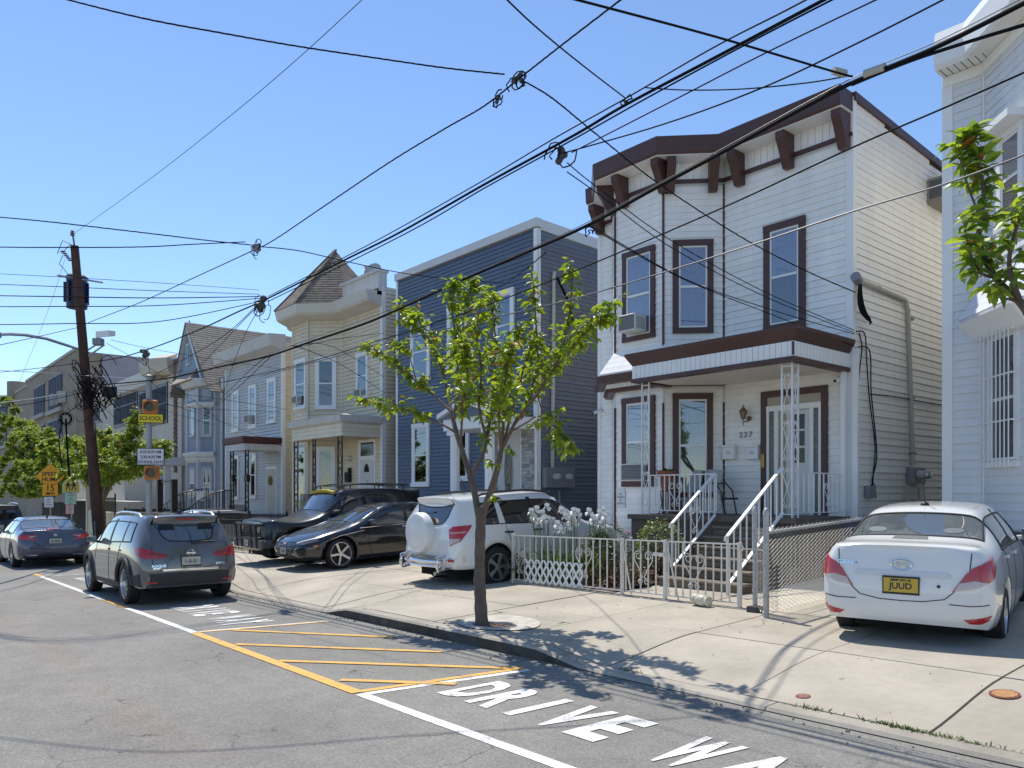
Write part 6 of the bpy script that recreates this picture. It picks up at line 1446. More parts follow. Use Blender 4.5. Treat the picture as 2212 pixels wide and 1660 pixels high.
for k in range(5): mb.lathe([(.04, 0), (.09, .02), (.04, .04)], (q.x, q.y + k * .05, q.z - k * .06), n=8)
mb.tube([q, at(150, 530, X=-27.7), pt], .012, 5); mb.build('cut_out_fuse', INS, PT); CAB2 = CABLE
mb = MB(); mb.tube([q + Vector((0, 0, -.1)), at(128, 570, X=-27.7), at(145, 590, X=-27.7), at(150, 600, X=-27.8)], .012, 4); mb.tube([pt, at(135, 520, X=-27.7), at(124, 548, X=-27.7), q], .012, 4); mb.build('jumper_wire', CABLE, PT)
mb = MB(); mb.tube([at(x, y, X=-27.6) for x, y in ((206, 1190), (205, 1050), (203, 960), (202, 900))], .035, 6); mb.build('riser_conduit', M('grey_pvc', (.25, .26, .27), .5), PT)
mb = MB(); mb.tube([at(x, y, Y=Y) for x, y, Y in ((172, 755, 5.7), (140, 745, 5.0), (100, 732, 4.2), (55, 724, 3.4), (20, 722, 2.9), (-12, 723, 2.4))], .045, 7); la = mb.build('lamp_arm', M('dull_aluminium', (.33, .33, .33), .4, .5), PT, smooth=True)
q = at(-14, 723, Y=2.4); MB().lathe([(.05, -.12), (.16, -.05), (.15, .05), (.05, .1)], q, n=12).build('lamp_head', GREYP, PT, smooth=True)
t = thing('antenna_boxes', 'white and grey radio boxes on a short arm beside the wooden pole top', 'radio unit', at(212, 740, X=-27.5), world=True)
f = Frame(at(212, 740, X=-27.4), (.65, .76, 0), (.76, -.65, 0))
mb = MB(); mb.tube([pole_at(.66), f.p(.05, 0)], .03, 6); mb.tube([pole_at(.64), f.p(.2, -.08)], .03, 6); mb.build('arm', GALV, t)
mb = MB(); mb.prism([f.p(.02, .10, .2), f.p(.46, .14, .2), f.p(.46, .36, .2), f.p(.02, .32, .2)], [f.p(.02, .20, -.2), f.p(.46, .24, -.2), f.p(.46, .42, -.2), f.p(.02, .38, -.2)]); mb.build('white_box', TRIMW, t, bevel=.02)
mb = MB(); mb.fbox(f, -.12, .16, -.1, .12, -.1, .15); mb.build('grey_box', GREYP, t, bevel=.02)
# ---- school beacon
SP = at(322, 1105, Y=6.15); sx = SP.x; z0 = walk_z(sx, 6.15)
T_ = thing('school_beacon', 'grey pole with two amber school beacons, a yellow plate and a white hours plate', 'beacon', (sx, 6.15, z0), world=True)
STL = M('dull_aluminium', (.3, .3, .3)); mb = MB(); mb.tube([(sx, 6.15, z0), (sx, 6.15, 5.0)], .075, 14); mb.build('pole', M('pole_grey', (.34, .35, .36), .5, .3, var=.06), T_, smooth=True); mb = MB(); mb.lathe([(.1, 0), (.1, .04), (.03, .09)], (sx, 6.15, 4.98), n=14); mb.build('pole_cap', GREYP, T_)
mb = MB(); mb.box(sx - .28, sx + .28, 5.87, 6.43, z0 - .1, z0 + 1.52 - .3); mb.box(sx - .24, sx + .24, 5.91, 6.39, z0 + 1.22, z0 + 1.34); mb.build('concrete_base', CONC, T_, bevel=.02)
sf = Frame((sx + .09, 6.12, 0), (.42, .91, 0), (.91, -.42, 0))
AMY = M('beacon_orange', (.50, .18, .045), .45); BLK = M('sign_black', (.015, .015, .015), .6)
for py, dx in ((881, .0), (1022, .02)):
    zc = at(322, py, Y=6.15).z; a = .05 + dx * 2; mb = MB(); mb.fbox(sf, a - .19, a + .19, zc - .19, zc + .19, .0, .16); bc = mb.build('beacon_head', AMY, T_, bevel=.025)
    mb = MB(); ctr = sf.p(a, zc, .16)
    vs = [];
    for r_, h_ in ((.145, 0), (.15, .17), (.135, .16), (.13, .0)):
        for j in range(18): vs.append(ctr + sf.u * r_ * math.cos(j * .349) + Vector((0, 0, r_ * math.sin(j * .349))) + sf.n * (h_ if math.sin(j * .349) > -.4 else h_ * .25))
    mb.add(vs, [(i * 18 + j, i * 18 + (j + 1) % 18, (i + 1) * 18 + (j + 1) % 18, (i + 1) * 18 + j) for i in range(3) for j in range(18)]); mb.build('visor', AMY, bc, smooth=True)
    mb = MB(); mb.fprism(sf, [(a + .132 * math.cos(j * .349), zc + .132 * math.sin(j * .349)) for j in range(18)], .158, .172); mb.build('lens', M('beacon_lens_dark', (.05, .04, .02), .15), bc)
    mb = MB(); mb.fbox(sf, -.08, .08, zc + .19, zc + .25, -.12, .04); mb.fbox(sf, -.08, .08, zc - .25, zc - .19, -.12, .04); mb.build('bracket', GREYP, bc)
def sign(parent, f, a, z, w, h, face, lines, edge=None, c=.08, size=.1, ink=None, name='sign_plate', shape=None, sx=1.0, gap=None, bold=.004):
    mb = MB(); pts = shape or [(a - w / 2, z - h / 2), (a + w / 2, z - h / 2), (a + w / 2, z + h / 2), (a - w / 2, z + h / 2)]
    mb.fprism(f, pts, c, c + .008); pl = mb.build(name, edge or BLK, parent)
    s = 1 - .022 / min(w, h) * 1.4; ca = sum(p[0] for p in pts) / len(pts); cz = sum(p[1] for p in pts) / len(pts)
    mb = MB(); mb.fprism(f, [(ca + (x - ca) * s, cz + (y - cz) * s) for x, y in pts], c + .004, c + .011); mb.build('sign_face', face, pl)
    for (tx, dz, sz) in lines:
        put_text(text_mesh(tx, sz, ink or BLK, sx=sx, bold=bold, extrude=.001), pl, f, a, z + dz, c + .0135)
    return pl
YEL = M('sign_yellow', (.78, .62, .02), .45); ORG = M('sign_amber', (.82, .36, .008), .45); SWH = M('sign_white', (.66, .66, .68), .45)
z = at(322, 904, Y=6.1).z; sign(T_, sf, .06, z, .70, .25, YEL, [('SCHOOL', -.005, .165)], bold=.002, sx=.86)
z = at(322, 987, Y=6.1).z; sign(T_, sf, .06, z, .70, .46, SWH, [('6:30-8:30 AM', .13, .112), ('2:30-4:30 PM', -.01, .112), ('SCHOOL DAYS', -.15, .108)], sx=.86, bold=.0015)
# ---- speed hump and other roadside signs
def post_sign(name, label, px, Y, cat='sign'):
    p = at(px, 1060, Y=Y); zz = walk_z(p.x, Y); t = thing(name, label, cat, (p.x, Y, zz), world=True); mb = MB(); mb.box(p.x - .03, p.x + .0, Y - .02, Y + .02, zz, zz + 2.9); mb.build('post', GALV, t)
    return t, Frame((p.x, Y, 0), (.42, .91, 0), (.91, -.42, 0)), p.x
t, f, x = post_sign('speed_hump_sign', 'amber diamond speed hump sign over a 15 mph plate, on a steel post', 109, 6.0)
zc = at(109, 1029.5, Y=6).z; r_ = .56; sign(t, f, 0, zc, .8, .8, ORG, [('SPEED', .09, .225), ('HUMP', -.13, .225)], shape=[(-r_, zc), (0, zc - r_), (r_, zc), (0, zc + r_)], c=.02)
zc = at(109, 1059, Y=6).z; sign(t, f, 0, zc, .60, .50, ORG, [('15', .07, .33), ('MPH', -.15, .16)], c=.03)
zc = at(105, 1085, Y=6).z; sign(t, f, -.05, zc, .33, .42, SWH, [('NO', .11, .09), ('BALL', .0, .08), ('PLAYING', -.11, .07)], c=.02, edge=SWH, bold=.001, sx=.8)
t, f, x = post_sign('school_crossing_sign', 'faded yellow school crossing sign with green and red parking plates below', 155, 6.4)
zc = at(153, 1050, Y=6.4).z; w_ = .30
pl = sign(t, f, -.02, zc, .6, .55, M('sign_faded_yellow', (.62, .47, .08), .5), [], shape=[(-.32, zc - .28), (.28, zc - .28), (.28, zc + .05), (.18, zc + .22), (-.02, zc + .32), (-.22, zc + .22), (-.32, zc + .05)], c=.02, edge=SWH)
mb = MB()
for a in (-.12, .08):
    mb.fprism(f, [(a + .035 * math.cos(k * .785), zc + .14 + .035 * math.sin(k * .785)) for k in range(8)], .032, .036); mb.fprism(f, [(a - .05, zc - .02), (a + .05, zc - .02), (a + .04, zc + .10), (a - .04, zc + .10)], .032, .036)
    for s_ in (-1, 1): mb.fprism(f, [(a + s_ * .01, zc - .02), (a + s_ * .05, zc - .02), (a + s_ * .09, zc - .18), (a + s_ * .055, zc - .18)], .032, .036); mb.fprism(f, [(a + s_ * .03, zc + .06), (a + s_ * .04, zc + .1), (a + s_ * .11, zc + .02), (a + s_ * .09, zc + .0)], .032, .0355)
mb.build('walking_figures', BLK, pl)
zc = at(152, 1076, Y=6.4).z; sign(t, f, -.04, zc, .42, .52, M('sign_pale_green', (.42, .54, .46), .5), [('STREET', .18, .07), ('CLEANING', .09, .06), ('8 AM', -.02, .07), ('TO 10 AM', -.11, .06), ('MON', -.2, .06)], c=.02, edge=M('sign_green', (.05, .2, .1), .5), ink=M('sign_green', (.05, .2, .1)), bold=.001, sx=.8)
zc = at(150, 1100, Y=6.4).z; sign(t, f, -.06, zc, .30, .40, M('sign_pink_white', (.60, .47, .46), .5), [('NO', .12, .09), ('PARKING', .03, .06), ('DRIVE', -.06, .06), ('WAYS', -.14, .06)], c=.02, edge=M('sign_red', (.4, .05, .05), .5), ink=M('sign_red', (.4, .05, .05)), bold=.001, sx=.8)
# ---- fences on the left
def spear_fence(name, label, x0, x1, Y, h, step=.115, spear=True, mat=BLACKI, fn=walk_z):
    zz = min(fn(x0, 8.8), fn(x1, 8.8)); t = thing(name, label, 'fence', ((x0 + x1) / 2, Y, zz), world=True); g0, g1 = fn(x0, 8.8), fn(x1, 8.8)
    for q in (.10, h - .16): mb = MB(); mb.prism([(x0, Y - .012, g0 + q), (x0, Y + .012, g0 + q), (x0, Y + .012, g0 + q + .03), (x0, Y - .012, g0 + q + .03)], [(x1, Y - .012, g1 + q), (x1, Y + .012, g1 + q), (x1, Y + .012, g1 + q + .03), (x1, Y - .012, g1 + q + .03)]); mb.build('rail', mat, t)
    mb = MB(); mb.box(-.009, .009, -.009, .009, .03, h - .06)
    if spear: mb.lathe([(.009, h - .06), (.028, h - .02), (.018, h + .02), (.001, h + .07)], (0, 0, 0), n=4)
    me = mb.mesh('picket', mat); n = int((x1 - x0) / step)
    for i in range(n + 1): x = x0 + (x1 - x0) * i / n; link('picket', me, t, (x, Y, fn(x, 8.8)))
    mb = MB(); mb.box(-.03, .03, -.03, .03, 0, h + .05); mb.lathe([(.02, h + .05), (.045, h + .09), (.001, h + .14)], (0, 0, 0), n=8); me = mb.mesh('post', mat); k = max(1, int((x1 - x0) / 2.2))
    for i in range(k + 1): x = x0 + (x1 - x0) * i / k; link('post', me, t, (x, Y + .03, fn(x, 8.8)))
    return t
spear_fence('iron_fence', 'black wrought iron fence with spear tops in front of the cream house', -27.6, -19.9, 8.85, 1.12)
spear_fence('iron_fence', 'black wrought iron fence with spear tops in front of the pale grey house', -36.4, -27.9, 8.85, 1.25)
t = thing('gate_frame', 'tall black square-post gate frame beside the beacon pole', 'gate', (at(360, 1100, Y=8.8).x, 8.8, 0), world=True)
for px in (345, 376): q = at(px, 1060, Y=8.8); MB().box(q.x - .09, q.x + .09, 8.7, 8.9, -.4, at(px, 1036, Y=8.8).z).build('gate_post', BLACKI, t)
a, b = at(345, 1041, Y=8.8), at(376, 1041, Y=8.8); MB().box(a.x, b.x, 8.77, 8.83, a.z - .03, a.z + .03).build('top_bar', BLACKI, t)
def curved_rail(label, pts, drop, n):
    P = [Vector(p) for p in pts]; t = thing('stair_handrail', label, 'handrail', (P[0].x, P[0].y, P[0].z - drop), world=True); mb = MB()
    Q = []
    for i in range(len(P) - 1):
        p0, p1, p2, p3 = P[max(0, i - 1)], P[i], P[i + 1], P[min(len(P) - 1, i + 2)]
        for k in range(8): s = k / 8; Q.append(.5 * ((2 * p1) + (p2 - p0) * s + (2 * p0 - 5 * p1 + 4 * p2 - p3) * s * s + (3 * p1 - p0 - 3 * p2 + p3) * s ** 3))
    Q.append(P[-1]); mb.tube(Q, .03, 6); mb.build('handrail', BLACKI, t); mb = MB(); mb.tube([q - Vector((0, 0, drop - .1)) for q in Q], .02, 5); mb.build('bottom_rail', BLACKI, t)
    m = MB(); m.box(-.013, .013, -.013, .013, -drop + .05, 0); me = m.mesh('baluster', BLACKI)
    for i in range(n + 1): q = Q[round(i * (len(Q) - 1) / n)]; link('baluster', me, t, q)
curved_rail('black curved iron handrail rising to the gabled house porch, nearer the beacon pole', [at(x, y, Y=Y) for x, y, Y in ((345, 1098, 9.3), (372, 1078, 10.1), (396, 1065, 10.9), (425, 1058, 11.5), (450, 1056, 11.6))], 1.1, 14)
curved_rail('black curved iron handrail rising in front of the pale grey house', [at(x, y, Y=Y) for x, y, Y in ((404, 1100, 9.4), (432, 1080, 10.3), (460, 1066, 11.0), (486, 1060, 11.5), (500, 1059, 11.5))], 1.1, 16)
q = at(437, 1071, Y=11.3); t = tag(MB().box(q.x - .5, q.x + .5, 11.2, 11.22, q.z - .22, q.z + .18).build('notice_board', M('notice_grey', (.5, .5, .5), .5)), 'small pale notice hung on the black handrail of the gabled house', 'notice')
# dark board fence and cream posts behind the signs
t = thing('board_fence', 'dark brown upright board fence behind the speed hump sign', 'fence', (-52, 9.3, -.4), world=True)
mb = MB(); mb.box(-.085, .085, -.015, .015, 0, 1.9); me = mb.mesh('board', M('dark_board', (.022, .017, .016), .8, var=.2, rnd=.3))
for i in range(72): link('board', me, t, (-58.5 + i * .19, 9.3 + .01 * (i % 2), -.75 + .003 * i + random.uniform(-.04, .04)))
t = tag(MB().box(-45.0, -44.7, 9.1, 9.4, -.6, 2.2).build('fence_post', M('cream_post', (.55, .5, .36), .6)), 'tall cream post at the end of the dark board fence', 'post')
spear_fence('iron_fence', 'dark iron railings between the cream post and the terrace wall', -44.5, -40.0, 9.3, 1.9, spear=False)
t = tag(MB().box(-43.5, -39.2, 8.9, 9.1, -.6, .9).build('garden_wall', M('cream_post', (.5, .5, .4))), 'low cream garden wall below the iron railings behind the pole', 'wall')

# ================================================================ overhead wires
def smooth_path(P, m=10):
    Q = []
    for i in range(len(P) - 1):
        p0, p1, p2, p3 = P[max(0, i - 1)], P[i], P[i + 1], P[min(len(P) - 1, i + 2)]
        for k in range(m): s = k / m; Q.append(.5 * ((2 * p1) + (p2 - p0) * s + (2 * p0 - 5 * p1 + 4 * p2 - p3) * s * s + (3 * p1 - p0 - 3 * p2 + p3) * s ** 3))
    return Q + [P[-1]]
def wire(label, pts, r, name='overhead_cable', group=None, twist=0, mat=CABLE):
    P = [at(x, y, Y=Y) for x, y, Y in pts]; r *= .84
    Q = smooth_path(P); off = lambda q: q[0] < -5 or q[0] > 2217 or q[1] < -10
    if off(pts[0]): Q.insert(0, Q[0] + (Q[0] - Q[1]).normalized() * 9)      # lines that leave the picture run on along or across the street
    if off(pts[-1]): Q.append(Q[-1] + (Q[-1] - Q[-2]).normalized() * 9)
    mb = MB()
    if twist:
        D = []; 
        for a, b in zip(Q, Q[1:]):
            k = max(2, int((b - a).length / .07)); D += [a.lerp(b, i / k) for i in range(k)]
        D.append(Q[-1]); t = (Q[-1] - Q[0]).normalized(); e = t.orthogonal().normalized(); f = t.cross(e); s = 0
        for ph in (0, 2.1, 4.2): mb.tube([q + (e * math.cos(i * .07 / twist * 6.28 + ph) + f * math.sin(i * .07 / twist * 6.28 + ph)) * r * .42 for i, q in enumerate(D)], r * .5, 4)
    else: mb.tube(Q, r, 5)
    return tag(mb.build(name, mat, smooth='all'), label, 'cable', group)
Y5 = 5.9
wire('thin primary wire rising from the wooden pole top to the upper sky', [(160, 505, 5.35), (320, 390, 5.45), (480, 265, 5.55), (640, 130, 5.6), (830, -45, 5.7)], .007)
wire('thick twisted power cable from the wooden pole up to the top centre of the sky', [(178, 703, 5.62), (205, 692, 5.64), (300, 655, 5.7), (420, 600, 5.8), (535, 547, Y5), (590, 520, Y5), (700, 446, Y5), (840, 352, Y5), (960, 279, Y5), (1045, 230, Y5), (1128, 165, Y5), (1230, 85, Y5), (1400, -45, Y5)], .014, twist=.55)
wire('heavy bundled cable climbing over the cream and blue houses towards the top right', [(-30, 808, Y5), (90, 795, Y5), (176, 784, Y5), (250, 775, Y5), (332, 751, Y5), (430, 713, Y5), (508, 677, Y5), (579, 645, Y5), (743, 563, Y5), (865, 502, Y5), (1050, 397, Y5), (1240, 293, Y5), (1350, 228, Y5), (1560, 117, Y5), (1860, -42, Y5)], .018)
wire('second cable strapped just above the heavy bundled cable', [(579, 641, Y5), (743, 557, Y5), (865, 492, Y5), (1050, 387, Y5), (1200, 298, Y5), (1350, 214, Y5), (1540, 104, Y5), (1700, 22, Y5), (1820, -42, Y5)], .009)
wire('thin messenger wire just below the heavy bundled cable', [(579, 652, Y5), (865, 511, Y5), (1050, 405, Y5), (1240, 301, Y5), (1400, 211, Y5), (1620, 92, Y5), (1880, -42, Y5)], .010)
wire('heaviest black cable passing in front of the white house up to the right edge', [(215, 832, Y5), (352, 819, Y5), (469, 794, Y5), (579, 770, Y5), (665, 741, Y5), (782, 702, Y5), (865, 667, Y5), (1000, 605, Y5), (1140, 545, Y5), (1270, 487, Y5), (1420, 405, Y5), (1560, 330, Y5), (1700, 253, Y5), (1840, 180, Y5), (2020, 104, Y5), (2212, 8, Y5), (2330, -52, Y5)], .022)
wire('thin steel strand clamped along the top of the heaviest black cable', [(579, 765, Y5), (865, 661, Y5), (1140, 539, Y5), (1270, 480, Y5), (1560, 322, Y5), (1840, 170, Y5), (2020, 92, Y5), (2212, -5, Y5)], .005, mat=M('weathered_cable', (.10, .10, .11), .4))
wire('black cable splitting off the heaviest cable at the connector and leaving right', [(1840, 184, Y5), (1960, 135, Y5), (2080, 95, Y5), (2212, 55, Y5), (2330, 20, Y5)], .016)
wire('upper of two slim wires crossing the white house front to the right edge', [(340, 855, Y5), (600, 800, Y5), (829, 733, Y5), (1040, 664, Y5), (1261, 578, Y5), (1560, 450, Y5), (1840, 320, Y5), (2053, 228, Y5), (2330, 105, Y5)], .009)
wire('lower of two slim wires crossing the white house front to the right edge', [(560, 815, Y5), (829, 744, Y5), (1063, 688, Y5), (1261, 640, Y5), (1560, 550, Y5), (1840, 458, Y5), (2053, 394, Y5), (2330, 290, Y5)], .0085, mat=M('weathered_cable', (.10, .10, .11), .4))
wire('thin wire rising steeply from the cable junction to the top edge right of centre', [(1215, 332, Y5), (1430, 270, Y5), (1640, 193, Y5), (1850, 95, Y5), (2100, -32, Y5)], .009)
wire('thin wire just under the bundled cables above the white house roof', [(1235, 330, Y5), (1440, 225, Y5), (1660, 112, Y5), (1960, -32, Y5)], .008)
wire('thin wire looping nearly level above the white house cornice', [(1395, 190, Y5), (1480, 195, Y5), (1600, 193, Y5), (1740, 180, Y5), (1830, 165, Y5)], .007)
wire('twisted service cable entering at the upper left edge and ending at the cable splice', [(100, -12, 1.75), (300, 38, 2.4), (480, 72, 3.1), (640, 100, 3.8), (800, 124, 4.5), (960, 147, 5.2), (1090, 161, 5.85)], .015, twist=.6)
wire('upper twisted service cable from the left edge to the splice near the wooden pole', [(-20, 468, 1.9), (100, 479, 2.4), (300, 502, 3.6), (450, 520, 4.8), (545, 530, 5.85)], .016, twist=.6)
wire('lower twisted service cable from the left edge to the splice near the wooden pole', [(-20, 534, 1.9), (100, 535, 2.4), (300, 534, 3.6), (420, 528, 4.6), (530, 523, 5.85)], .015, twist=.6)
wire('thin wire slanting from the top edge down to the bundled cables', [(1060, -35, 3.2), (1150, 52, 3.9), (1250, 135, 4.8), (1350, 212, 5.85)], .008)
wire('slim cable from the top edge down to the grey connector above the white house', [(1130, -30, 3.1), (1360, 30, 3.9), (1560, 84, 4.7), (1800, 155, 5.7), (1842, 166, 5.85)], .010)
for i, (a, b, e, lab) in enumerate(((592, 612, 627, 'topmost'), (615, 629, 636, 'second'), (640, 644, 641, 'third'), (664, 660, 645, 'fourth'), (703, 694, 652, 'lowest'))):
    wire(lab + ' of five thin wires crossing the left sky to the tangled cable joint', [(-20, a - 1, 1.8), (150, (a * .6 + b * .4), 2.5), (350, b, 3.9), (560, e, 5.85)], (.005, .007, .010, .009, .009)[i], group='thin wires across the left sky')
wire('thin guy wire dropping from the wooden pole top to the lower left', [(140, 560, 5.2), (115, 640, 5.0), (85, 720, 4.8), (40, 830, 4.5)], .006)
wire('wire dipping from the left edge to the middle of the wooden pole', [(-20, 750, 2.2), (80, 728, 3.4), (150, 712, 4.8), (170, 708, 5.6)], .010)
wire('pale wire sagging from the left edge to the pole tangle', [(-20, 873, 2.2), (70, 862, 3.2), (140, 850, 4.5), (190, 842, 5.8)], .012, mat=GALV)
wire('grey cable below the pale wire at the left edge', [(-20, 884, 2.2), (70, 872, 3.2), (140, 857, 4.5), (190, 846, 5.8)], .010)
wire('pale cable running level from the pole tangle to the beacon pole top', [(-20, 800, 2.4), (100, 806, 4.0), (200, 813, 5.6), (322, 820, 6.1)], .010, mat=GALV)
# drops to the houses
wire('twisted service drop crossing the white house front to its weatherhead', [(1122, 172, Y5), (1152, 187, 6.0), (1200, 218, 6.2), (1290, 292, 7.2), (1420, 395, 8.8), (1600, 512, 10.8), (1740, 585, 12.3), (1848, 632, 13.1)], .014, twist=.5)
for a, lab in ((( (1225, 352, 5.95), (1290, 405, 6.8), (1450, 520, 8.8), (1650, 630, 11.2), (1845, 714, 13.1)), 'upper telephone drop to the corner of the white house'),
               (((1225, 372, 5.95), (1300, 425, 6.9), (1450, 535, 8.8), (1650, 640, 11.2), (1845, 719, 13.1)), 'middle telephone drop to the corner of the white house'),
               (((1275, 488, 5.95), (1310, 512, 6.6), (1480, 605, 8.8), (1680, 685, 11.4), (1845, 748, 13.0)), 'lower telephone drop to the corner of the white house'),
               (((1275, 484, 5.95), (1330, 520, 6.8), (1500, 612, 9.0), (1700, 680, 11.5), (1845, 722, 13.1)), 'twin telephone drop beside the lower drop on the white house')):
    wire(lab, list(a), .008, group='telephone drops to the white house')
wire('twisted drop from the splice near the pole to the blue house', [(556, 533, 5.9), (605, 537, 6.0), (660, 545, 6.4), (760, 568, 7.6), (880, 592, 9.6), (1000, 606, 11.5), (1090, 612, 13.0)], .015, twist=.5)
wire('pair of slim drops from the heaviest cable to the blue house corner', [(1180, 545, 5.95), (1130, 585, 7.6), (1060, 632, 9.8), (900, 720, 12.9)], .009)
drops = [((592, 768, 5.95), (540, 800, 7.2), (440, 900, 12.3), 'drop from the heavy cable clamp to the gabled house bay'),
 ((585, 770, 5.95), (500, 850, 8.5), (425, 912, 12.4), 'second drop from the heavy cable clamp to the gabled house'),
 ((640, 748, 5.95), (740, 790, 9.0), (832, 850, 13.0), 'drop over the cream house front to its right corner'),
 ((630, 748, 5.95), (720, 750, 9.0), (830, 815, 13.0), 'upper drop over the cream house front'),
 ((500, 790, 5.95), (700, 738, 9.0), (830, 720, 13.0), 'wire rising over the cream house windows'),
 ((560, 655, 5.95), (470, 735, 5.9), (330, 812, 6.0), 'wire fanning from the cable joint to the beacon pole'),
 ((562, 657, 5.95), (500, 720, 7.2), (425, 800, 12.5), 'wire fanning from the cable joint to the gable'),
 ((567, 655, 5.95), (520, 745, 8.0), (480, 860, 13.0), 'wire fanning from the cable joint to the grey house edge'),
 ((215, 838, 6.0), (420, 890, 9.5), (612, 965, 13.0), 'long drop from the pole tangle to the grey house porch'),
 ((215, 845, 6.0), (400, 880, 9.5), (605, 890, 13.0), 'long drop from the pole tangle to the grey house windows'),
 ((215, 850, 6.0), (330, 880, 9.0), (465, 920, 12.7), 'long drop from the pole tangle to the gabled house sill'),
 ((230, 742, 6.0), (330, 800, 8.0), (470, 905, 12.9), 'wire from the radio boxes down to the gabled house'),
 ((240, 735, 6.0), (360, 760, 8.5), (620, 800, 13.0), 'wire from the radio boxes over the grey house'),
 ((200, 845, 5.9), (250, 905, 7.0), (330, 960, 10.8), 'drop from the pole tangle to the beige terrace'),
 ((300, 770, 5.9), (320, 790, 5.95), (322, 815, 6.1), 'short wire from the cable clamp to the beacon pole'),
 ((225, 838, 6.0), (320, 826, 6.2), (395, 800, 6.0), 'slack wire between the pole tangle and the bundled cable'),
 ((240, 842, 6.0), (420, 855, 8.0), (620, 885, 13.0), 'sagging wire from the pole tangle past the school plate'),
 ((325, 822, 6.1), (380, 868, 8.0), (470, 900, 12.8), 'pale wire from the beacon pole to the gabled house'),
 ((205, 835, 5.9), (180, 862, 5.6), (140, 900, 5.2), 'wire from the pole tangle down to the hanging coil')]
for a, b, c_, lab in drops: wire(lab, [a, b, c_], .009, group='house service drops on the left')
# splice hardware and tangles
def blob(px, py, Y, s, name, label, mat=None, n=5, seed=1):
    s *= .8; rs = random.Random(seed); c = at(px, py, Y=Y); t = thing(name, label, 'cable splice', c, world=True)
    for k in range(n):
        d = Vector((rs.uniform(-1, 1), rs.uniform(-.3, .3), rs.uniform(-.6, .6))) * s * .5; mb = MB(); L = rs.uniform(.3, .6) * s; ax = Vector((rs.uniform(.3, 1), rs.uniform(-.5, .5), rs.uniform(-.2, .5))).normalized()
        mb.tube([c + d - ax * L * .5, c + d - ax * L * .3, c + d + ax * L * .3, c + d + ax * L * .5], [.03 * s, .16 * s, .16 * s, .03 * s], 7); mb.build('connector', mat or M('dull_connector', (.06, .06, .06), .5), t)
    for k in range(n):
        mb = MB(); r = rs.uniform(.3, .7) * s; ph = rs.uniform(0, 6.28); o = Vector((rs.uniform(-.4, .4), rs.uniform(-.3, .3), rs.uniform(-.5, .3))) * s
        mb.tube([c + o + Vector((r * math.cos(ph + i * .55), rs.uniform(-.02, .02) + .1 * s * i / 10, r * .8 * math.sin(ph + i * .55))) for i in range(9)], .008, 4); mb.build('wire_loop', CABLE, t)
blob(552, 535, Y5, .30, 'cable_splice', 'clustered grey splice connectors on the twisted cable right of the wooden pole', M('splice_grey', (.22, .22, .22), .5), 6, 3)
blob(1118, 172, Y5, .22, 'cable_splice', 'knot of splice connectors and loops on the twisted cable in the upper sky', None, 5, 4)
blob(1072, 214, Y5, .17, 'cable_splice', 'pair of hexagonal connectors just below the upper sky splice', None, 3, 5)
blob(1205, 338, Y5, .30, 'cable_splice', 'tangle of looped wire hanging under the bundled cables left of the white house', None, 3, 6)
blob(1355, 217, Y5, .12, 'cable_splice', 'small dead-end grip and wire loop on the bundled cables', None, 2, 8)
blob(566, 655, Y5, .50, 'cable_splice', 'large tangled cable joint above the gabled roof', None, 5, 9)
blob(315, 765, Y5, .45, 'cable_splice', 'tangled clamp on the bundled cable above the beacon pole', None, 5, 10)
blob(1278, 492, Y5, .12, 'cable_splice', 'small clamp with a loop where the drops leave the heaviest cable', None, 2, 12)
q = at(1885, 150, Y=Y5); a, b = at(1868, 162, Y=Y5), at(1912, 146, Y=Y5)
t = thing('cable_connector', 'pale grey tubular connector on the heaviest cable above the white house', 'connector', q, world=True); mb = MB(); mb.tube([a, b], .036, 8); mb.build('sleeve', M('splice_pale', (.42, .41, .36), .5), t); mb = MB(); a, b = at(1800, 153, Y=5.75), at(1826, 160, Y=5.85); mb.tube([a, b], .03, 8); mb.build('sleeve', M('splice_pale', (.4, .4, .4)), t)
rs = random.Random(21); t = thing('cable_tangle', 'dense tangle of black cable ends bound round the wooden pole', 'cable tangle', pole_at(.5), world=True)
c = at(196, 845, X=-27.6)
for k in range(70):
    mb = MB(); o = Vector((rs.uniform(-.2, 1.1), rs.uniform(-.5, .6), rs.gauss(0, .38))); r = rs.uniform(.12, .5); ph = rs.uniform(0, 6.28); ex = rs.uniform(.5, 1.3); w = rs.uniform(2, 5)
    mb.tube([c + o * .8 + Vector((r * .6 * math.cos(ph + i * w / 8), r * ex * math.sin(ph + i * w / 8) * .7, r * math.sin(ph * 1.7 + i * w / 8) - .01 * i)) for i in range(9)], rs.uniform(.008, .02), 4); mb.build('cable_end', CABLE, t)
mb = MB(); mb.box(c.x + .3, c.x + .75, c.y + .25, c.y + .6, c.z - .2, c.z + .12); mb.build('terminal_box', BPL, t, bevel=.02)
t = thing('hanging_coil', 'coiled cable bundle hanging left of the wooden pole', 'cable coil', at(142, 905, Y=5.2), world=True); c = at(142, 905, Y=5.2)
for k in range(9):
    mb = MB(); r = rs.uniform(.10, .24); ph = rs.uniform(0, 6); mb.tube([c + Vector((rs.uniform(-.03, .03), r * math.cos(ph + i * .7), r * 1.1 * math.sin(ph + i * .7))) for i in range(9)], .009, 4, closed=True); mb.build('cable_turn', CABLE, t)
mb = MB(); mb.tube([c, c + Vector((0, .03, -.8)), c + Vector((.02, .1, -1.9))], .03, 5); mb.tube([c + Vector((0, -.1, 0)), c + Vector((0, -.2, -.7)), c + Vector((0, -.12, -1.6))], .02, 5); mb.build('hanging_tail', CABLE, t)
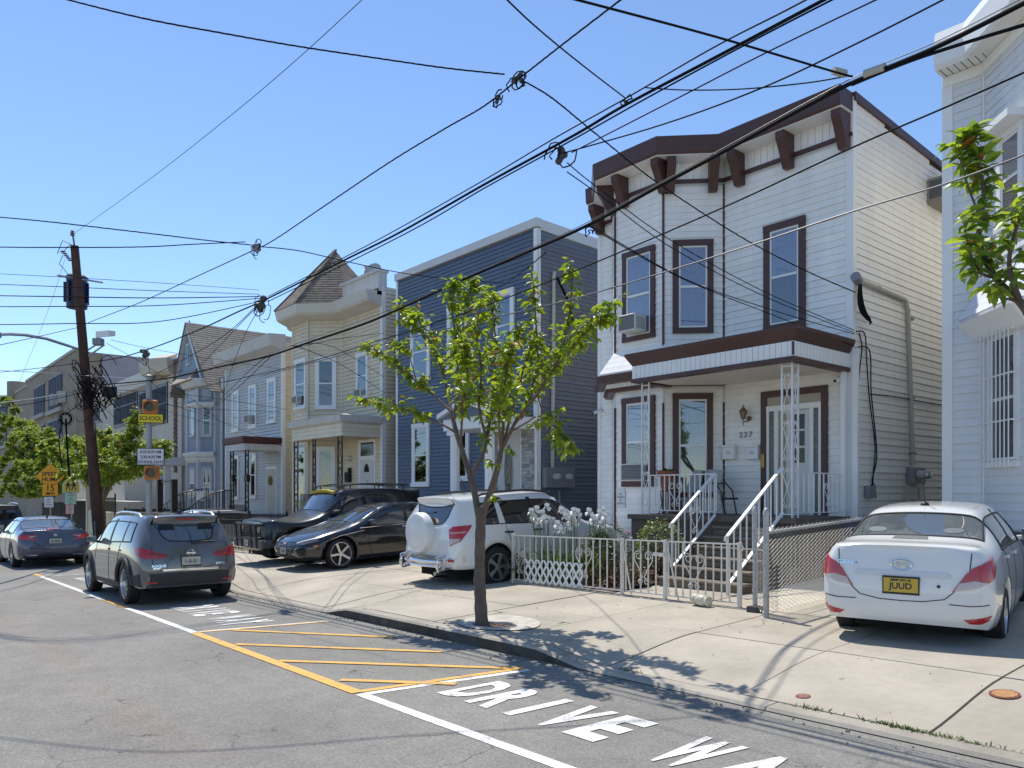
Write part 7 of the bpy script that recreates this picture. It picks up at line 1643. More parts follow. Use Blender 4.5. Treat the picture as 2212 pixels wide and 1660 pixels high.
# wires stapled to the side of the white house
t = thing('wall_cables', 'loose black cables hanging down the cream side wall of the white house', 'cable', (-6.35, 13.5, .4), world=True); sd_ = Frame((-6.42, 13.2, 0), (0, 1, 0), (1, 0, 0))
def sp(x, y, c=.05): return sd_.p(*sd_.hit(x, y, c), c)
for i in range(5): MB().tube(smooth_path([sp(1856 + i, 612, .08), sp(1853 + i * 2.5, 645, .12), sp(1858 + i * 3, 672, .14), sp(1872 + i * 2, 690, .12), sp(1883 - i, 696 + i * 1.5, .1)], 5), .012, 5).build('service_lead', CABLE, t)
for pts in (((1850, 716), (1868, 722), (1872, 780), (1878, 860), (1890, 960), (1887, 1020), (1884, 1060)), ((1846, 752), (1878, 757), (1882, 850), (1894, 980), (1884, 1040), (1893, 1075), (1887, 1050)), ((1856, 720), (1862, 750), (1858, 790), (1853, 845)), ((1880, 852), (1925, 856), (1980, 866), (2038, 876))):
    MB().tube(smooth_path([sp(x, y) for x, y in pts], 5), .011, 5).build('stapled_cable', CABLE, t)
for k in range(3): MB().tube([sp(1886 + 5 * math.cos(i * .6 + k), 1058 + 14 * math.sin(i * .6 + k), .06) for i in range(11)], .009, 4).build('cable_coil', CABLE, t)
# ================================================================ trees
BARK = M('cherry_bark', (.155, .115, .09), .85, var=.25, vs=9, bump=.6, bs=50, streak=.1)
LG = leafmat('cherry_leaf', (.11, .185, .016), (.24, .31, .03), trans=.5); LG2 = leafmat('reddish_leaf', (.26, .09, .02), (.16, .13, .02)); LD = leafmat('street_leaf', (.11, .18, .024), (.21, .28, .04), trans=.45)
LM = leafmat('broad_leaf', (.08, .16, .03), (.25, .33, .04), .28, .5)
def leaf_mesh(mats, L, w, fold=.35, droop=.25):
    pts = [(0, 0), (.28, .8), (.62, .78), (1, 0)]; mid = [(0, 0), (.33, -.03), (.66, -.07), (1, -droop)]
    vs = [(x * L, 0, z * L) for x, z in mid]; fs = []
    for s in (1, -1):
        n = len(vs); vs += [(pts[1][0] * L, s * pts[1][1] * w / 2, mid[1][1] * L + fold * w * .4), (pts[2][0] * L, s * pts[2][1] * w / 2, mid[2][1] * L + fold * w * .4)]
        fs += [(0, 1, n), (1, 2, n + 1, n), (2, 3, n + 1)] if s > 0 else [(0, n, 1), (1, n, n + 1, 2), (2, n + 1, 3)]
    return vs, fs
def add_leaf(mb, mat, vs, fs): mb.add([mat @ Vector(v) for v in vs], fs)
def leaf_matrix(p, d, rs, s=1):
    """blade along d (drooping), a little random roll"""
    d = d.normalized(); y = Vector((0, 0, 1)).cross(d); y = y.normalized() if y.length > .01 else Vector((1, 0, 0)); z = d.cross(y)
    a = rs.gauss(0, .5); y2 = y * math.cos(a) + z * math.sin(a); z2 = d.cross(y2)
    m = Matrix((d, y2, z2)).transposed().to_4x4(); return Matrix.Translation(p) @ m @ Matrix.Scale(s, 4)
def leafy(tree, limbs, rs, L, W, per, twig, single=0, mat=LG, red=.0, dens=1.0, bare=.15, bark=BARK, redmat=LG2, spread=1.0):
    """limbs: (points 3-D, r0, r1, leafy from fraction). Twigs with drooping leaves are set along each limb."""
    vs, fs = leaf_mesh(mat, L, W); leaves = []; tw = MB()
    for pts, r0, r1, lf in limbs:
        Q = smooth_path([Vector(p) for p in pts], 8); n = len(Q)
        MB().tube(Q, r0, 8, r1=r1).build('limb', bark, tree, smooth=True)
        if lf >= 1: continue
        ln = sum((b - a).length for a, b in zip(Q, Q[1:])); k = int(ln * (1 - lf) * dens)
        for i in range(k):
            t = lf + (1 - lf) * (i + rs.random()) / k; q = Q[min(n - 1, int(t * (n - 1)))]; fwd = (Q[min(n - 1, int(t * (n - 1)) + 1)] - Q[max(0, int(t * (n - 1)) - 1)]).normalized()
            d = (fwd * rs.uniform(.3, 1) + Vector((rs.gauss(0, 1), rs.gauss(0, 1), rs.gauss(.1, .6))) * .7 * spread).normalized(); l = twig * rs.uniform(.35, 1.1) * (1.1 - .5 * t)
            e = q + d * l; tw.tube([q, q.lerp(e, .5) + Vector((0, 0, .02)), e], .005, 4, r1=.002)
            for j in range(per):
                s = (j + .6) / per; p = q.lerp(e, s) + Vector((0, 0, .015)); a = rs.uniform(0, 6.28)
                dd = Vector((math.cos(a), math.sin(a), rs.uniform(-1.1, .15))) + d * .5; leaves.append((leaf_matrix(p, dd, rs, rs.uniform(.65, 1.2)), rs.random() < red))
    tw.build('twigs', bark, tree)['kind'] = 'stuff'
    leaves.sort(key=lambda m: (m[0].translation - CAM).length)
    me = MB().add(vs, fs).mesh('leaf', mat); mer = MB().add(vs, fs).mesh('leaf', redmat)
    for m, r in leaves[:single]:
        o = bpy.data.objects.new('leaf', mer if r else me); SC.collection.objects.link(o); o.parent = tree; o.matrix_local = Matrix.Translation(-tree.location) @ m
    for flag, mt in ((False, mat), (True, redmat)):
        mb = MB(); vv = []; ff = []
        for m, r in leaves[single:]:
            if r == flag:
                n = len(vv); vv += [m @ Vector(v) for v in vs]; ff += [[i + n for i in f] for f in fs]
        if vv:
            mm = bpy.data.meshes.new('foliage'); mm.from_pydata(vv, [], ff); mm.materials.append(mt); link('foliage', mm, tree)['kind'] = 'stuff'
    return len(leaves)
rs = random.Random(42)
# the young street tree in front of the blue house
b = at(1041, 1347, Y=6.05); T = thing('street_tree', 'young cherry tree with bronze-tipped green leaves in a round kerbside pit', 'tree', (b.x, 6.05, walk_z(b.x, 6.05) - .03), world=True)
def P6(l): return [at(x, y, Y=Y) for x, y, Y in l]
trunk = P6([(1041, 1352, 6.05), (1038, 1300, 6.05), (1036, 1240, 6.05), (1037, 1170, 6.05), (1039, 1115, 6.05), (1040, 1095, 6.05)])
MB().tube(smooth_path(trunk, 6), [(.088 - .022 * min(1, i / 14)) * (1 + .05 * math.sin(i * 1.7)) for i in range(31)], 12).build('trunk', BARK, T, smooth=True)
kn = at(1030, 1252, Y=6.0); MB().lathe([(.03, -.07), (.048, -.02), (.045, .03), (.02, .08)], kn, n=9).build('bark_knot', BARK, T, smooth=True)
def limb(l, r0, r1, lf): return (P6(l), r0, r1, lf)
limbs = [
 limb([(1036, 1130, 6.05), (1026, 1070, 6.04), (1016, 1030, 6.02), (1003, 988, 6.0), (986, 935, 6.0), (975, 890, 6.0)], .055, .034, 1),
 limb([(1040, 1120, 6.05), (1062, 1055, 6.1), (1074, 1015, 6.12), (1082, 975, 6.15)], .058, .042, 1),
 limb([(975, 890, 6.0), (945, 862, 5.95), (900, 825, 5.85), (850, 785, 5.75), (790, 740, 5.65)], .024, .006, .35),
 limb([(986, 935, 6.0), (950, 915, 5.95), (890, 890, 5.8), (830, 878, 5.7), (775, 860, 5.6)], .024, .006, .35),
 limb([(975, 890, 6.0), (955, 800, 6.2), (925, 730, 6.35), (895, 680, 6.45), (868, 662, 6.5)], .026, .006, .25),
 limb([(980, 905, 6.0), (990, 830, 5.9), (985, 740, 5.8), (975, 660, 5.7), (978, 612, 5.7)], .030, .006, .2),
 limb([(986, 860, 6.0), (1005, 780, 6.3), (1000, 700, 6.6), (1012, 640, 6.75), (1025, 612, 6.8)], .024, .006, .15),
 limb([(1012, 1035, 6.02), (1040, 990, 6.1), (1052, 950, 6.2), (1062, 880, 6.3), (1070, 800, 6.4), (1068, 700, 6.5), (1058, 630, 6.55)], .034, .007, .3),
 limb([(1052, 950, 6.2), (1035, 880, 6.0), (1040, 800, 5.8), (1030, 720, 5.6), (1040, 650, 5.5)], .026, .006, .2),
 limb([(1082, 975, 6.15), (1088, 900, 6.1), (1085, 820, 6.0), (1105, 760, 5.9), (1125, 710, 5.85)], .030, .006, .2),
 limb([(1082, 975, 6.15), (1112, 915, 6.2), (1140, 860, 6.25), (1160, 790, 6.2), (1158, 700, 6.1), (1150, 605, 6.0)], .032, .006, .25),
 limb([(1112, 915, 6.2), (1160, 850, 6.4), (1205, 780, 6.5), (1228, 690, 6.55), (1238, 575, 6.55)], .028, .006, .25),
 limb([(1118, 905, 6.2), (1170, 840, 6.0), (1215, 770, 5.9), (1265, 720, 5.8), (1315, 680, 5.75)], .026, .006, .3),
 limb([(1100, 935, 6.15), (1135, 915, 6.0), (1165, 900, 5.9), (1200, 925, 5.85), (1235, 970, 5.8)], .015, .005, .5),
 limb([(1088, 960, 6.15), (1110, 870, 6.5), (1130, 800, 6.8), (1150, 740, 6.9)], .024, .006, .2),
 limb([(995, 960, 6.0), (1000, 880, 5.6), (1010, 800, 5.3), (1000, 740, 5.2)], .022, .006, .25),
 limb([(1082, 975, 6.15), (1078, 890, 5.7), (1095, 810, 5.4), (1100, 750, 5.3)], .022, .006, .25),
 limb([(1228, 690, 6.5), (1270, 670, 6.4), (1330, 655, 6.3)], .010, .003, .75),
 limb([(1160, 850, 6.4), (1185, 930, 6.3), (1210, 955, 6.3)], .010, .003, .6),
 limb([(925, 730, 6.35), (890, 700, 6.3), (870, 690, 6.3)], .010, .003, .3),
 limb([(900, 825, 5.85), (880, 760, 5.8), (860, 745, 5.8)], .010, .003, .4)]
nl = leafy(T, [(a, b_ * .8, c_ * .8, d_) for a, b_, c_, d_ in limbs], rs, .118, .058, 6, .30, 300, LG, .035, 29, spread=.9)
for (x, y) in ((1066, 1005), (1070, 1080), (1108, 980)):     # tufts sprouting from the old wood
    q = at(x, y, Y=6.0); leafy(T, [([q, q + Vector((.05, -.06, .02))], .004, .002, 0)], rs, .09, .045, 7, .12, 0, LG, .1, 40)
# branch of the broad-leaved tree whose trunk stands just outside the right edge
b = Vector((-.95, 6.55, 0)); T = thing('broad_leaved_tree', 'broad-leaved street tree with copper young leaves reaching in from the right edge', 'tree', (b.x, b.y, walk_z(b.x, b.y)), world=True)
q0 = Vector((b.x, b.y, walk_z(b.x, b.y) - .05)); MB().tube([q0, q0 + Vector((.02, .03, 1.2)), q0 + Vector((-.05, 0, 2.3))], .10, 10, r1=.06).build('trunk', BARK, T, smooth=True); top = q0 + Vector((-.05, 0, 2.3))
def P7(l): return [at(x, y, Y=Y) for x, y, Y in l]
lim = [([top, *P7([(2290, 760, 6.7), (2205, 655, 6.8), (2150, 600, 6.85), (2115, 520, 6.9), (2125, 420, 6.9), (2110, 340, 6.9), (2100, 285, 6.9)])], .04, .007, .42),
       ([*P7([(2205, 655, 6.8), (2180, 570, 6.7), (2200, 480, 6.6), (2235, 420, 6.5)])], .022, .006, .1),
       ([*P7([(2150, 600, 6.85), (2120, 590, 6.75), (2095, 545, 6.7), (2080, 470, 6.7)])], .014, .005, .2),
       ([*P7([(2205, 655, 6.8), (2160, 640, 6.7), (2135, 625, 6.6)])], .010, .004, .3),
       ([*P7([(2118, 470, 6.9), (2090, 400, 6.85), (2075, 330, 6.85), (2078, 300, 6.85)])], .010, .003, .3),
       ([top, *P7([(2330, 640, 6.5), (2360, 480, 6.4), (2380, 300, 6.3)])], .04, .01, .3), ([top, *P7([(2420, 700, 6.3), (2500, 500, 6.2), (2540, 360, 6.2)])], .04, .01, .3)]
leafy(T, lim, random.Random(9), .15, .066, 6, .20, 300, LM, .03, 22, redmat=leafmat('copper_leaf', (.45, .13, .05), (.38, .20, .03), .35, .3), spread=.7)
# trees down the street on the left
def street_tree(name, label, px, Y, boughs, n, L, W, bark=BARK, mat=LD, seed=1, tr=.12, red=.02):
    rs = random.Random(seed); c = at(px[0], px[1], Y=Y); z0 = walk_z(c.x, Y); t = thing(name, label, 'tree', (c.x, Y, z0), world=True)
    fork = at(px[0], px[1], Y=Y); MB().tube([(c.x, Y, z0), (c.x + .05, Y, (z0 + fork.z) / 2), fork], tr, 9, r1=tr * .75).build('trunk', bark, t, smooth=True)
    lm = []
    for tips in boughs:
        e = at(tips[0], tips[1], Y=Y + tips[2] * .55); m = fork.lerp(e, .5) + Vector((rs.uniform(-.2, .2), rs.uniform(-.2, .2), .12 * (e - fork).length)); lm.append(([fork, m, e], tr * .5, .012, .28))
        for k in range(3):
            s = rs.uniform(.4, .9); q = fork.lerp(e, s) + Vector((0, 0, .1)); f = q + Vector((rs.gauss(0, .7), rs.gauss(0, .7), rs.uniform(-.2, .8))); lm.append(([q, q.lerp(f, .5) + Vector((0, 0, .08)), f], .02, .006, .1))
    leafy(t, lm, rs, L, W, 8, .42, 0, mat, red, n, bark=bark); return t
street_tree('street_tree', 'bushy green street tree behind the speed hump sign at the left edge', (112, 1085), 7.9,
            [(60, 925, 0), (105, 925, .5), (20, 960, .3), (150, 955, -.6), (-20, 985, 1.2), (35, 1000, -1.4), (90, 960, -1.5), (10, 1040, -.8), (60, 1050, -1.8), (165, 990, 1.0), (120, 990, 1.6), (170, 1020, -.4), (40, 940, 2), (20, 1062, .6), (60, 1072, -.5), (100, 1050, .4), (-25, 1070, 0), (70, 1020, 1.2), (130, 1035, .8), (-60, 960, .5), (-60, 1030, 1)], 66, .16, .09, seed=2, red=.03)
street_tree('street_tree', 'loose-crowned cherry tree just behind the leaning wooden utility pole', (222, 1085), 7.0,
            [(140, 985, -.6), (165, 950, .2), (200, 965, .8), (235, 930, 0), (270, 960, .6), (300, 930, -.2), (330, 1000, .5), (250, 1000, -1.0), (290, 1010, -.8), (185, 1010, -1.0), (365, 965, .2), (215, 1030, -.6)], 50, .14, .07, seed=3, red=.05)

# ================================================================ front garden of the white house
SOIL = M('garden_soil', (.075, .05, .038), .95, var=.35, vs=14, bump=.9, bs=40)
bed = structure('flower_bed'); mb = MB(); N = 18; vs = []; rs = random.Random(8)
for j in range(N + 1):
    for i in range(N + 1): x, y = -10.45 + 2.40 * i / N, 8.9 + 3.45 * j / N; vs.append((x, y, walk_z(x, y) + .02 + rs.uniform(-.02, .04)))
mb.add(vs, [(j * (N + 1) + i, j * (N + 1) + i + 1, (j + 1) * (N + 1) + i + 1, (j + 1) * (N + 1) + i) for j in range(N) for i in range(N)]); mb.build('soil', SOIL, bed)
MB().box(-10.5, -8.05, 8.86, 8.92, .1, .27).build('edging', CONC, bed)
rs = random.Random(17)
litter = MB(); RED = leafmat('dry_red_leaf', (.10, .045, .03), (.16, .07, .045), .6, .15); lv, lfc = leaf_mesh(RED, .07, .035)
for i in range(1100):
    x, y = rs.uniform(-9.4, -8.1), rs.uniform(8.95, 10.6); add_leaf(litter, leaf_matrix(Vector((x, y, walk_z(x, y) + rs.uniform(.03, .34) * rs.random())), Vector((rs.gauss(0, 1), rs.gauss(0, 1), rs.gauss(0, .6))), rs), lv, lfc)
o = litter.build('red_ground_cover', RED); tag(o, kind='stuff')
GRB = leafmat('iris_blade', (.05, .12, .02), (.10, .19, .03), .4, .3); STEM = M('iris_stem', (.10, .16, .05), .5); PET = M('white_petal', (.78, .78, .75), .6)
gf = Frame((0, 8.85, 0), (1, 0, 0), (0, -1, 0))
def iris(label, px, Y, nb, blooms, seed):
    rs = random.Random(seed); c = at(px, 1250, Y=Y); z0 = walk_z(c.x, Y); t = thing('iris_clump', label, 'flowers', (c.x, Y, z0), world=True)
    for i in range(nb):
        a = rs.uniform(-1, 1); x = c.x + rs.gauss(0, .13); y = Y + rs.gauss(0, .10); h = rs.uniform(.45, .85); l = rs.gauss(0, .22); ly = rs.gauss(0, .15); w = .018; mb = MB(); A = rs.uniform(0, 3.14); cx_, cy_ = math.cos(A) * w, math.sin(A) * w; L_ = []; R_ = []
        for k in range(6): s = k / 5; ww = (1 - s ** 2.2) * (.8 + .4 * s); q = Vector((x + l * s * s, y + ly * s * s, z0 + h * (s - .15 * s ** 3))); L_.append(q + Vector((cx_ * ww, cy_ * ww, 0))); R_.append(q - Vector((cx_ * ww, cy_ * ww, 0)))
        mb.add(L_ + R_, [(k, k + 1, k + 7, k + 6) for k in range(5)]); mb.build('blade', GRB, t)
    for (bx, by) in blooms:
        q = at(bx, by, Y=Y + rs.uniform(-.12, .12)); s0 = Vector((c.x + (q.x - c.x) * .45, Y, z0)); MB().tube([s0, s0.lerp(q, .6) + Vector((.015, 0, 0)), q - Vector((0, 0, .03))], .007, 5).build('stem', STEM, t)
        mb = MB()
        for k in range(3):                                   # three upright standards, three falls, ruffled
            for up in (1, 0):
                a = k * 2.094 + (1.047 if up else 0) + rs.uniform(-.3, .3); d = Vector((math.cos(a), math.sin(a), 0)); e = Vector((-d.y, d.x, 0)); rows = []
                for i, s in enumerate((0, .35, .7, 1.0)):
                    r = (.045 * math.sin(s * 2.2) if up else .062 * math.sin(min(1.6, s * 1.7))); z = (.085 * s if up else .03 * math.sin(s * 2.2) - .075 * s * s); w = (.012, .042, .046, .022)[i] * 1.05
                    rows.append([q + d * r + Vector((0, 0, z)) + e * w * g + Vector((0, 0, rs.uniform(-.008, .008))) - d * (.018 * g * g if up else 0) for g in (-1, -.3, .4, 1)])
                v = [p for r_ in rows for p in r_]; mb.add(v, [(i * 4 + j, i * 4 + j + 1, i * 4 + j + 5, i * 4 + j + 4) for i in range(3) for j in range(3)])
        mb.build('bloom', PET, t, smooth='all')
    return t
iris('clump of tall white irises nearest the white wagon, behind the lattice panel', 1185, 9.15, 34, [(1148, 1108), (1160, 1103), (1182, 1098), (1172, 1112), (1165, 1128), (1158, 1122), (1185, 1125), (1150, 1125), (1175, 1125)], 1)
iris('middle clump of tall white irises behind the garden fence', 1225, 9.2, 40, [(1213, 1105), (1222, 1118), (1240, 1107), (1232, 1128), (1205, 1135), (1195, 1128), (1212, 1148), (1242, 1133), (1228, 1140), (1203, 1147), (1248, 1110), (1235, 1118)], 2)
iris('smaller group of white irises at the right end of the row, nearest the steps', 1278, 9.35, 26, [(1273, 1108), (1296, 1112), (1305, 1105), (1287, 1128), (1298, 1135), (1282, 1122), (1308, 1118)], 3)
GREY = leafmat('grey_green_leaf', (.07, .11, .05), (.13, .17, .09), .5, .2); ROSE = leafmat('rose_leaf', (.035, .075, .02), (.08, .10, .03), .45, .2)
def shrub(name, label, c, rad, n, mat, L, W, seed, cat='shrub', flowers=()):
    rs = random.Random(seed); z0 = walk_z(c[0], c[1]); t = thing(name, label, cat, (c[0], c[1], z0), world=True); v, f = leaf_mesh(mat, L, W, droop=.15); st = MB(); lf = MB(); C = Vector((c[0], c[1], z0))
    for i in range(26):
        a = rs.uniform(0, 6.28); d = Vector((math.cos(a) * rad[0], math.sin(a) * rad[1], rad[2] * rs.uniform(.5, 1.2))) * rs.uniform(.6, 1); st.tube([C + d * .05, C + d * .5 + Vector((0, 0, .08)), C + d], .007, 4)
    for i in range(n):
        a = rs.uniform(0, 6.28); u = rs.uniform(-.6, 1); r = math.sqrt(max(0, 1 - u * u)) * rs.uniform(.55, 1.05) ** .5; p = C + Vector((math.cos(a) * r * rad[0], math.sin(a) * r * rad[1], rad[2] * (.62 + u * .5) * rs.uniform(.9, 1.1)))
        add_leaf(lf, leaf_matrix(p, Vector((math.cos(a), math.sin(a), rs.uniform(-.5, .7))), rs, rs.uniform(.6, 1.2)), v, f)
    st.build('stems', M('shrub_stem', (.12, .08, .05), .8), t)['kind'] = 'stuff'; lf.build('foliage', mat, t)['kind'] = 'stuff'
    for (px, py, s, col) in flowers:
        q = at(px, py, Y=c[1] - .1); mb = MB(); MB().tube([C + Vector((0, 0, .1)), C.lerp(q, .5) + Vector((0, 0, .05)), q], .005, 4).build('stem', STEM, t)
        for k in range(9):
            a = k * 2.4; r = s * (.25 + .08 * k); e = Vector((math.cos(a), math.sin(a), .35)); g = Vector((-e.y, e.x, 0)); mb.add([q, q + e * r * .7 + g * r * .6, q + e * r * 1.15 + Vector((0, 0, s * .2)), q + e * r * .7 - g * r * .6], [(0, 1, 2, 3)])
        mb.build('rose_bloom', col, t)
    return t
PINK = M('rose_pink', (.62, .16, .18), .6); DRED = M('rose_red', (.50, .02, .05), .6); CORAL = M('rose_coral', (.6, .2, .12), .6)
shrub('variegated_shrub', 'rounded pale green variegated shrub at the foot of the porch', (-8.55, 10.6), (.42, .36, .85), 1500, leafmat('variegated_leaf', (.05, .12, .02), (.24, .27, .09), .4, .2), .06, .034, 5)
shrub('rose_bush', 'rose bush with one pink bloom beside the irises', (-9.35, 10.1), (.5, .35, .85), 700, ROSE, .06, .035, 6, 'rose bush', [(1352, 1152, .06, PINK), (1280, 1172, .045, CORAL), (1392, 1166, .035, CORAL)])
shrub('rose_bush', 'low rose bush with red and coral blooms in front of the pale shrub', (-8.55, 9.6), (.4, .3, .62), 520, ROSE, .06, .035, 7, 'rose bush', [(1375, 1170, .045, DRED), (1425, 1205, .03, CORAL)])
shrub('grey_leaved_plant', 'low grey-green spiky plant at the left corner of the garden fence', (-10.28, 8.98), (.22, .2, .45), 420, GREY, .11, .016, 8, 'plant')
shrub('grey_leaved_plant', 'leggy dark plant behind the second fence panel', (-8.9, 9.3), (.4, .3, .5), 420, leafmat('bronze_leaf', (.07, .05, .03), (.12, .10, .04), .5, .2), .05, .026, 9, 'plant')

# ---- white iron garden fence, gate and lattice panel
rusty = M('white_iron_rusting', (.74, .70, .63), .45, var=.12, vs=11, streak=.12)
def gz(x): return walk_z(x, 8.85)
def iron_panel(parent, x0, x1, hz0, hz1, n, orn=(), diag=None):
    mb = MB()
    for q, r in ((hz0, .012), (hz1, .016)): mb.prism([(x0, 8.85 - r, gz(x0) + q), (x0, 8.85 + r, gz(x0) + q), (x0, 8.85 + r, gz(x0) + q + .018), (x0, 8.85 - r, gz(x0) + q + .018)], [(x1, 8.85 - r, gz(x1) + q), (x1, 8.85 + r, gz(x1) + q), (x1, 8.85 + r, gz(x1) + q + .018), (x1, 8.85 - r, gz(x1) + q + .018)])
    mb.build('rail', rusty, parent); m = MB(); m.box(-.008, .008, -.008, .008, hz0 + .015, hz1 + .003); me = m.mesh('picket', rusty)
    for i in range(n + 1): x = x0 + (x1 - x0) * i / n; link('picket', me, parent, (x, 8.85, gz(x)))
    for x in orn: mb = MB(); heart(mb, gf, x, gz(x) + (hz0 + hz1) / 2 + .06, .62, .008, .014); mb.build('heart_scroll', rusty, parent)
    if diag: mb = MB(); a, b = diag; mb.tube([(a[0], 8.83, gz(a[0]) + a[1]), (b[0], 8.83, gz(b[0]) + b[1])], .013, 5); mb.build('brace', rusty, parent)
X = lambda px: at(px, 1200, Y=8.85).x
fp_ = MB(); fp_.box(-.022, .022, -.022, .022, -.02, .86); fpm = fp_.mesh('post', rusty)
t = thing('garden_fence', 'white iron garden fence with heart scrolls in front of the flower bed', 'fence', (X(1225), 8.85, gz(X(1225))), world=True)
iron_panel(t, X(1109), X(1343), .05, .82, 17, [X(1262)]); link('post', fpm, t, (X(1344), 8.85, gz(-8.3))); link('post', fpm, t, (X(1109), 8.85, gz(-10)))
mb = MB(); heart(mb, gf, X(1124), gz(-10.3) + .42, .5, .007, .012); mb.build('heart_scroll', rusty, t)
for (a, b_) in (((X(1109), 8.86, .62), (X(1260), 9.05, .60)), ((X(1140), 9.05, .45), (X(1290), 9.15, .72))): MB().tube([(a[0], a[1], gz(a[0]) + a[2]), (b_[0], b_[1], gz(b_[0]) + b_[2])], .004, 4).build('tie_wire', GALV, t)
t = thing('garden_gate', 'white iron gate leaf with one heart scroll, left of the middle gate post', 'gate', (X(1392), 8.85, gz(X(1392))), group='white iron gate leaves', world=True)
iron_panel(t, X(1352), X(1434), .05, .82, 5, [X(1391)], ((X(1348), .72), (X(1366), .02))); link('post', fpm, t, (X(1437), 8.85, gz(-7.4)))
t = thing('garden_gate', 'white iron gate leaf with one heart scroll, between the middle gate post and the chain-link post', 'gate', (X(1520), 8.85, gz(X(1520))), group='white iron gate leaves', world=True)
t['label'] = 'white iron gate leaf nearest the chain-link posts, with a curled rail end'
iron_panel(t, X(1444), X(1594), .05, .82, 9, [X(1500)], ((X(1444), .74), (X(1468), .0))); link('post', fpm, t, (X(1598), 8.85, gz(-6)))
mb = MB(); x = X(1598); z = gz(x) + .83; mb.tube([(x - .05, 8.85, z), (x + .03, 8.85, z - .01), (x + .05, 8.85, z - .05), (x + .03, 8.85, z - .08)], .014, 6); mb.build('rail_end', rusty, t)
mb = MB(); mb.box(X(1415), X(1438), 8.80, 8.83, gz(-7.4) + .62, gz(-7.4) + .67); mb.build('latch', rusty, t)
lat = thing('lattice_panel', 'white diagonal lattice panel leaning against the inside of the garden fence', 'lattice', (X(1205), 8.83, gz(X(1205))), world=True)
x0, x1, zz0, hh = X(1137), X(1262), .03, .40; LW = M('white_lattice', (.76, .76, .76), .5)
n = 9; st = (x1 - x0) / n
for i in range(-4, n + 1):
    for s in (1, -1):
        a0 = x0 + i * st if s > 0 else x1 - i * st; a1 = a0 + s * hh * .72; z0_, z1_ = 0., hh
        lo_, hi_ = min(x0, x1), max(x0, x1)
        def clip(a, z): return a
        pts = []
        for k in range(41):
            u = k / 40; a = a0 + (a1 - a0) * u
            if lo_ - .001 <= a <= hi_ + .001: pts.append((a, z0_ + (z1_ - z0_) * u))
        if len(pts) < 5: continue
        (pa, za), (pbx, zb_) = pts[0], pts[-1]; w_ = .022; g_ = gz(pa) + zz0; y_ = 8.822 if s > 0 else 8.812
        mb = MB(); mb.prism([(pa - w_, y_, g_ + za), (pa + w_, y_, g_ + za), (pbx + w_, y_, g_ + zb_), (pbx - w_, y_, g_ + zb_)], [(pa - w_, y_ + .007, g_ + za), (pa + w_, y_ + .007, g_ + za), (pbx + w_, y_ + .007, g_ + zb_), (pbx - w_, y_ + .007, g_ + zb_)]); mb.build('slat', LW, lat)
# ---- chain-link fence
cl = thing('chain_link_fence', 'galvanised chain-link fence running back beside the white sedan', 'fence', (-5.2, 10, walk_z(-5, 9)), world=True)
cx0 = at(1655, 1330, Y=8.42).x; PG = M('weathered_galvanised', (.44, .44, .43), .55, .4, var=.2, vs=25)
for (x, y, h, r) in ((cx0, 8.42, 1.26, .036), (at(1631, 1320, Y=8.72).x, 8.72, 1.26, .03)):
    mb = MB(); z = walk_z(x, y); mb.tube([(x, y, z - .05), (x, y, z + h)], r, 10); mb.lathe([(r + .004, h - .02), (r + .004, h + .02), (r * .7, h + .06), (.006, h + .075)], (x, y, z), n=10)
    for q in (.25, .62, 1.02): mb.lathe([(r + .006, q), (r + .006, q + .03)], (x, y, z), n=10)
    mb.build('post', PG, cl, smooth=True)
z = walk_z(cx0, 8.42); yl = 12.6; zr = lambda y: z + 1.03 + (y - 8.42) * .045
mb = MB(); mb.tube([(cx0, 8.42, zr(8.42)), (cx0, yl, zr(yl))], .021, 8); mb.build('top_rail', PG, cl, smooth=True)
CLW = M('chain_link_wire', (.40, .40, .39), .45, .5); p_ = .052; mb = MB(); k = 0; y = 8.46; H_ = 1.08; nz = int(H_ / p_)
def mesh_panel(mb, o, d, length, g0, slope):
    k = 0; s = 0.
    while s < length:
        pts = []
        for i in range(nz * 2 + 1):
            a = s + (p_ if (i + k) % 2 else 0); pts.append(o + d * a + Vector((0, 0, g0 + i * p_ * .5 + a * slope)) + Vector((.003 if i % 2 else -.003, 0, 0)))
        mb.tube(pts, .0026, 3); s += p_; k += 1
mesh_panel(mb, Vector((cx0 + .02, 8.46, 0)), Vector((0, 1, 0)), 4.1, z + .04, .045); 
o = mb.build('wire_mesh', CLW, cl); o['kind'] = 'stuff'
x1_ = at(1631, 1320, Y=8.72).x; mb = MB(); d = Vector((x1_ - cx0, .3, 0)); mesh_panel(mb, Vector((cx0, 8.42, 0)), d.normalized(), d.length - p_, z + .04, 0); o = mb.build('wire_mesh', CLW, cl); o['kind'] = 'stuff'
MB().box(x1_ - .06, x1_ + .09, 8.62, 8.78, walk_z(x1_, 8.7) - .02, walk_z(x1_, 8.7) + .07).build('post_block', M('dark_block', (.08, .075, .07), .9, var=.3, vs=20), cl)
t = tag(MB().lathe([(.02, -.20), (.085, -.19), (.10, -.12), (.085, -.09), (.10, -.06), (.10, .06), (.075, .10), (.09, .16), (.03, .18)], (0, 0, 0), 'x', 14).build('plastic_jug', M('cloudy_plastic', (.58, .53, .42), .25, var=.2, vs=14), smooth=True), 'clear yellowed plastic jug lying against the foot of the white gate', 'jug')
q = at(1512, 1312, Y=8.62); t.location = (q.x, 8.66, walk_z(q.x, 8.62) + .08); t.rotation_euler = (0, .05, -.15); t.scale = (.8, .8, .8)
t = tag(MB().box(-.28, .28, -.24, .24, 0, .95).build('wheeled_bin', M('blue_bin', (.02, .03, .08), .5), bevel=.03), 'dark blue bin behind the chain-link fence at the side of the porch', 'bin'); t.location = (-5.75, 12.3, .42)
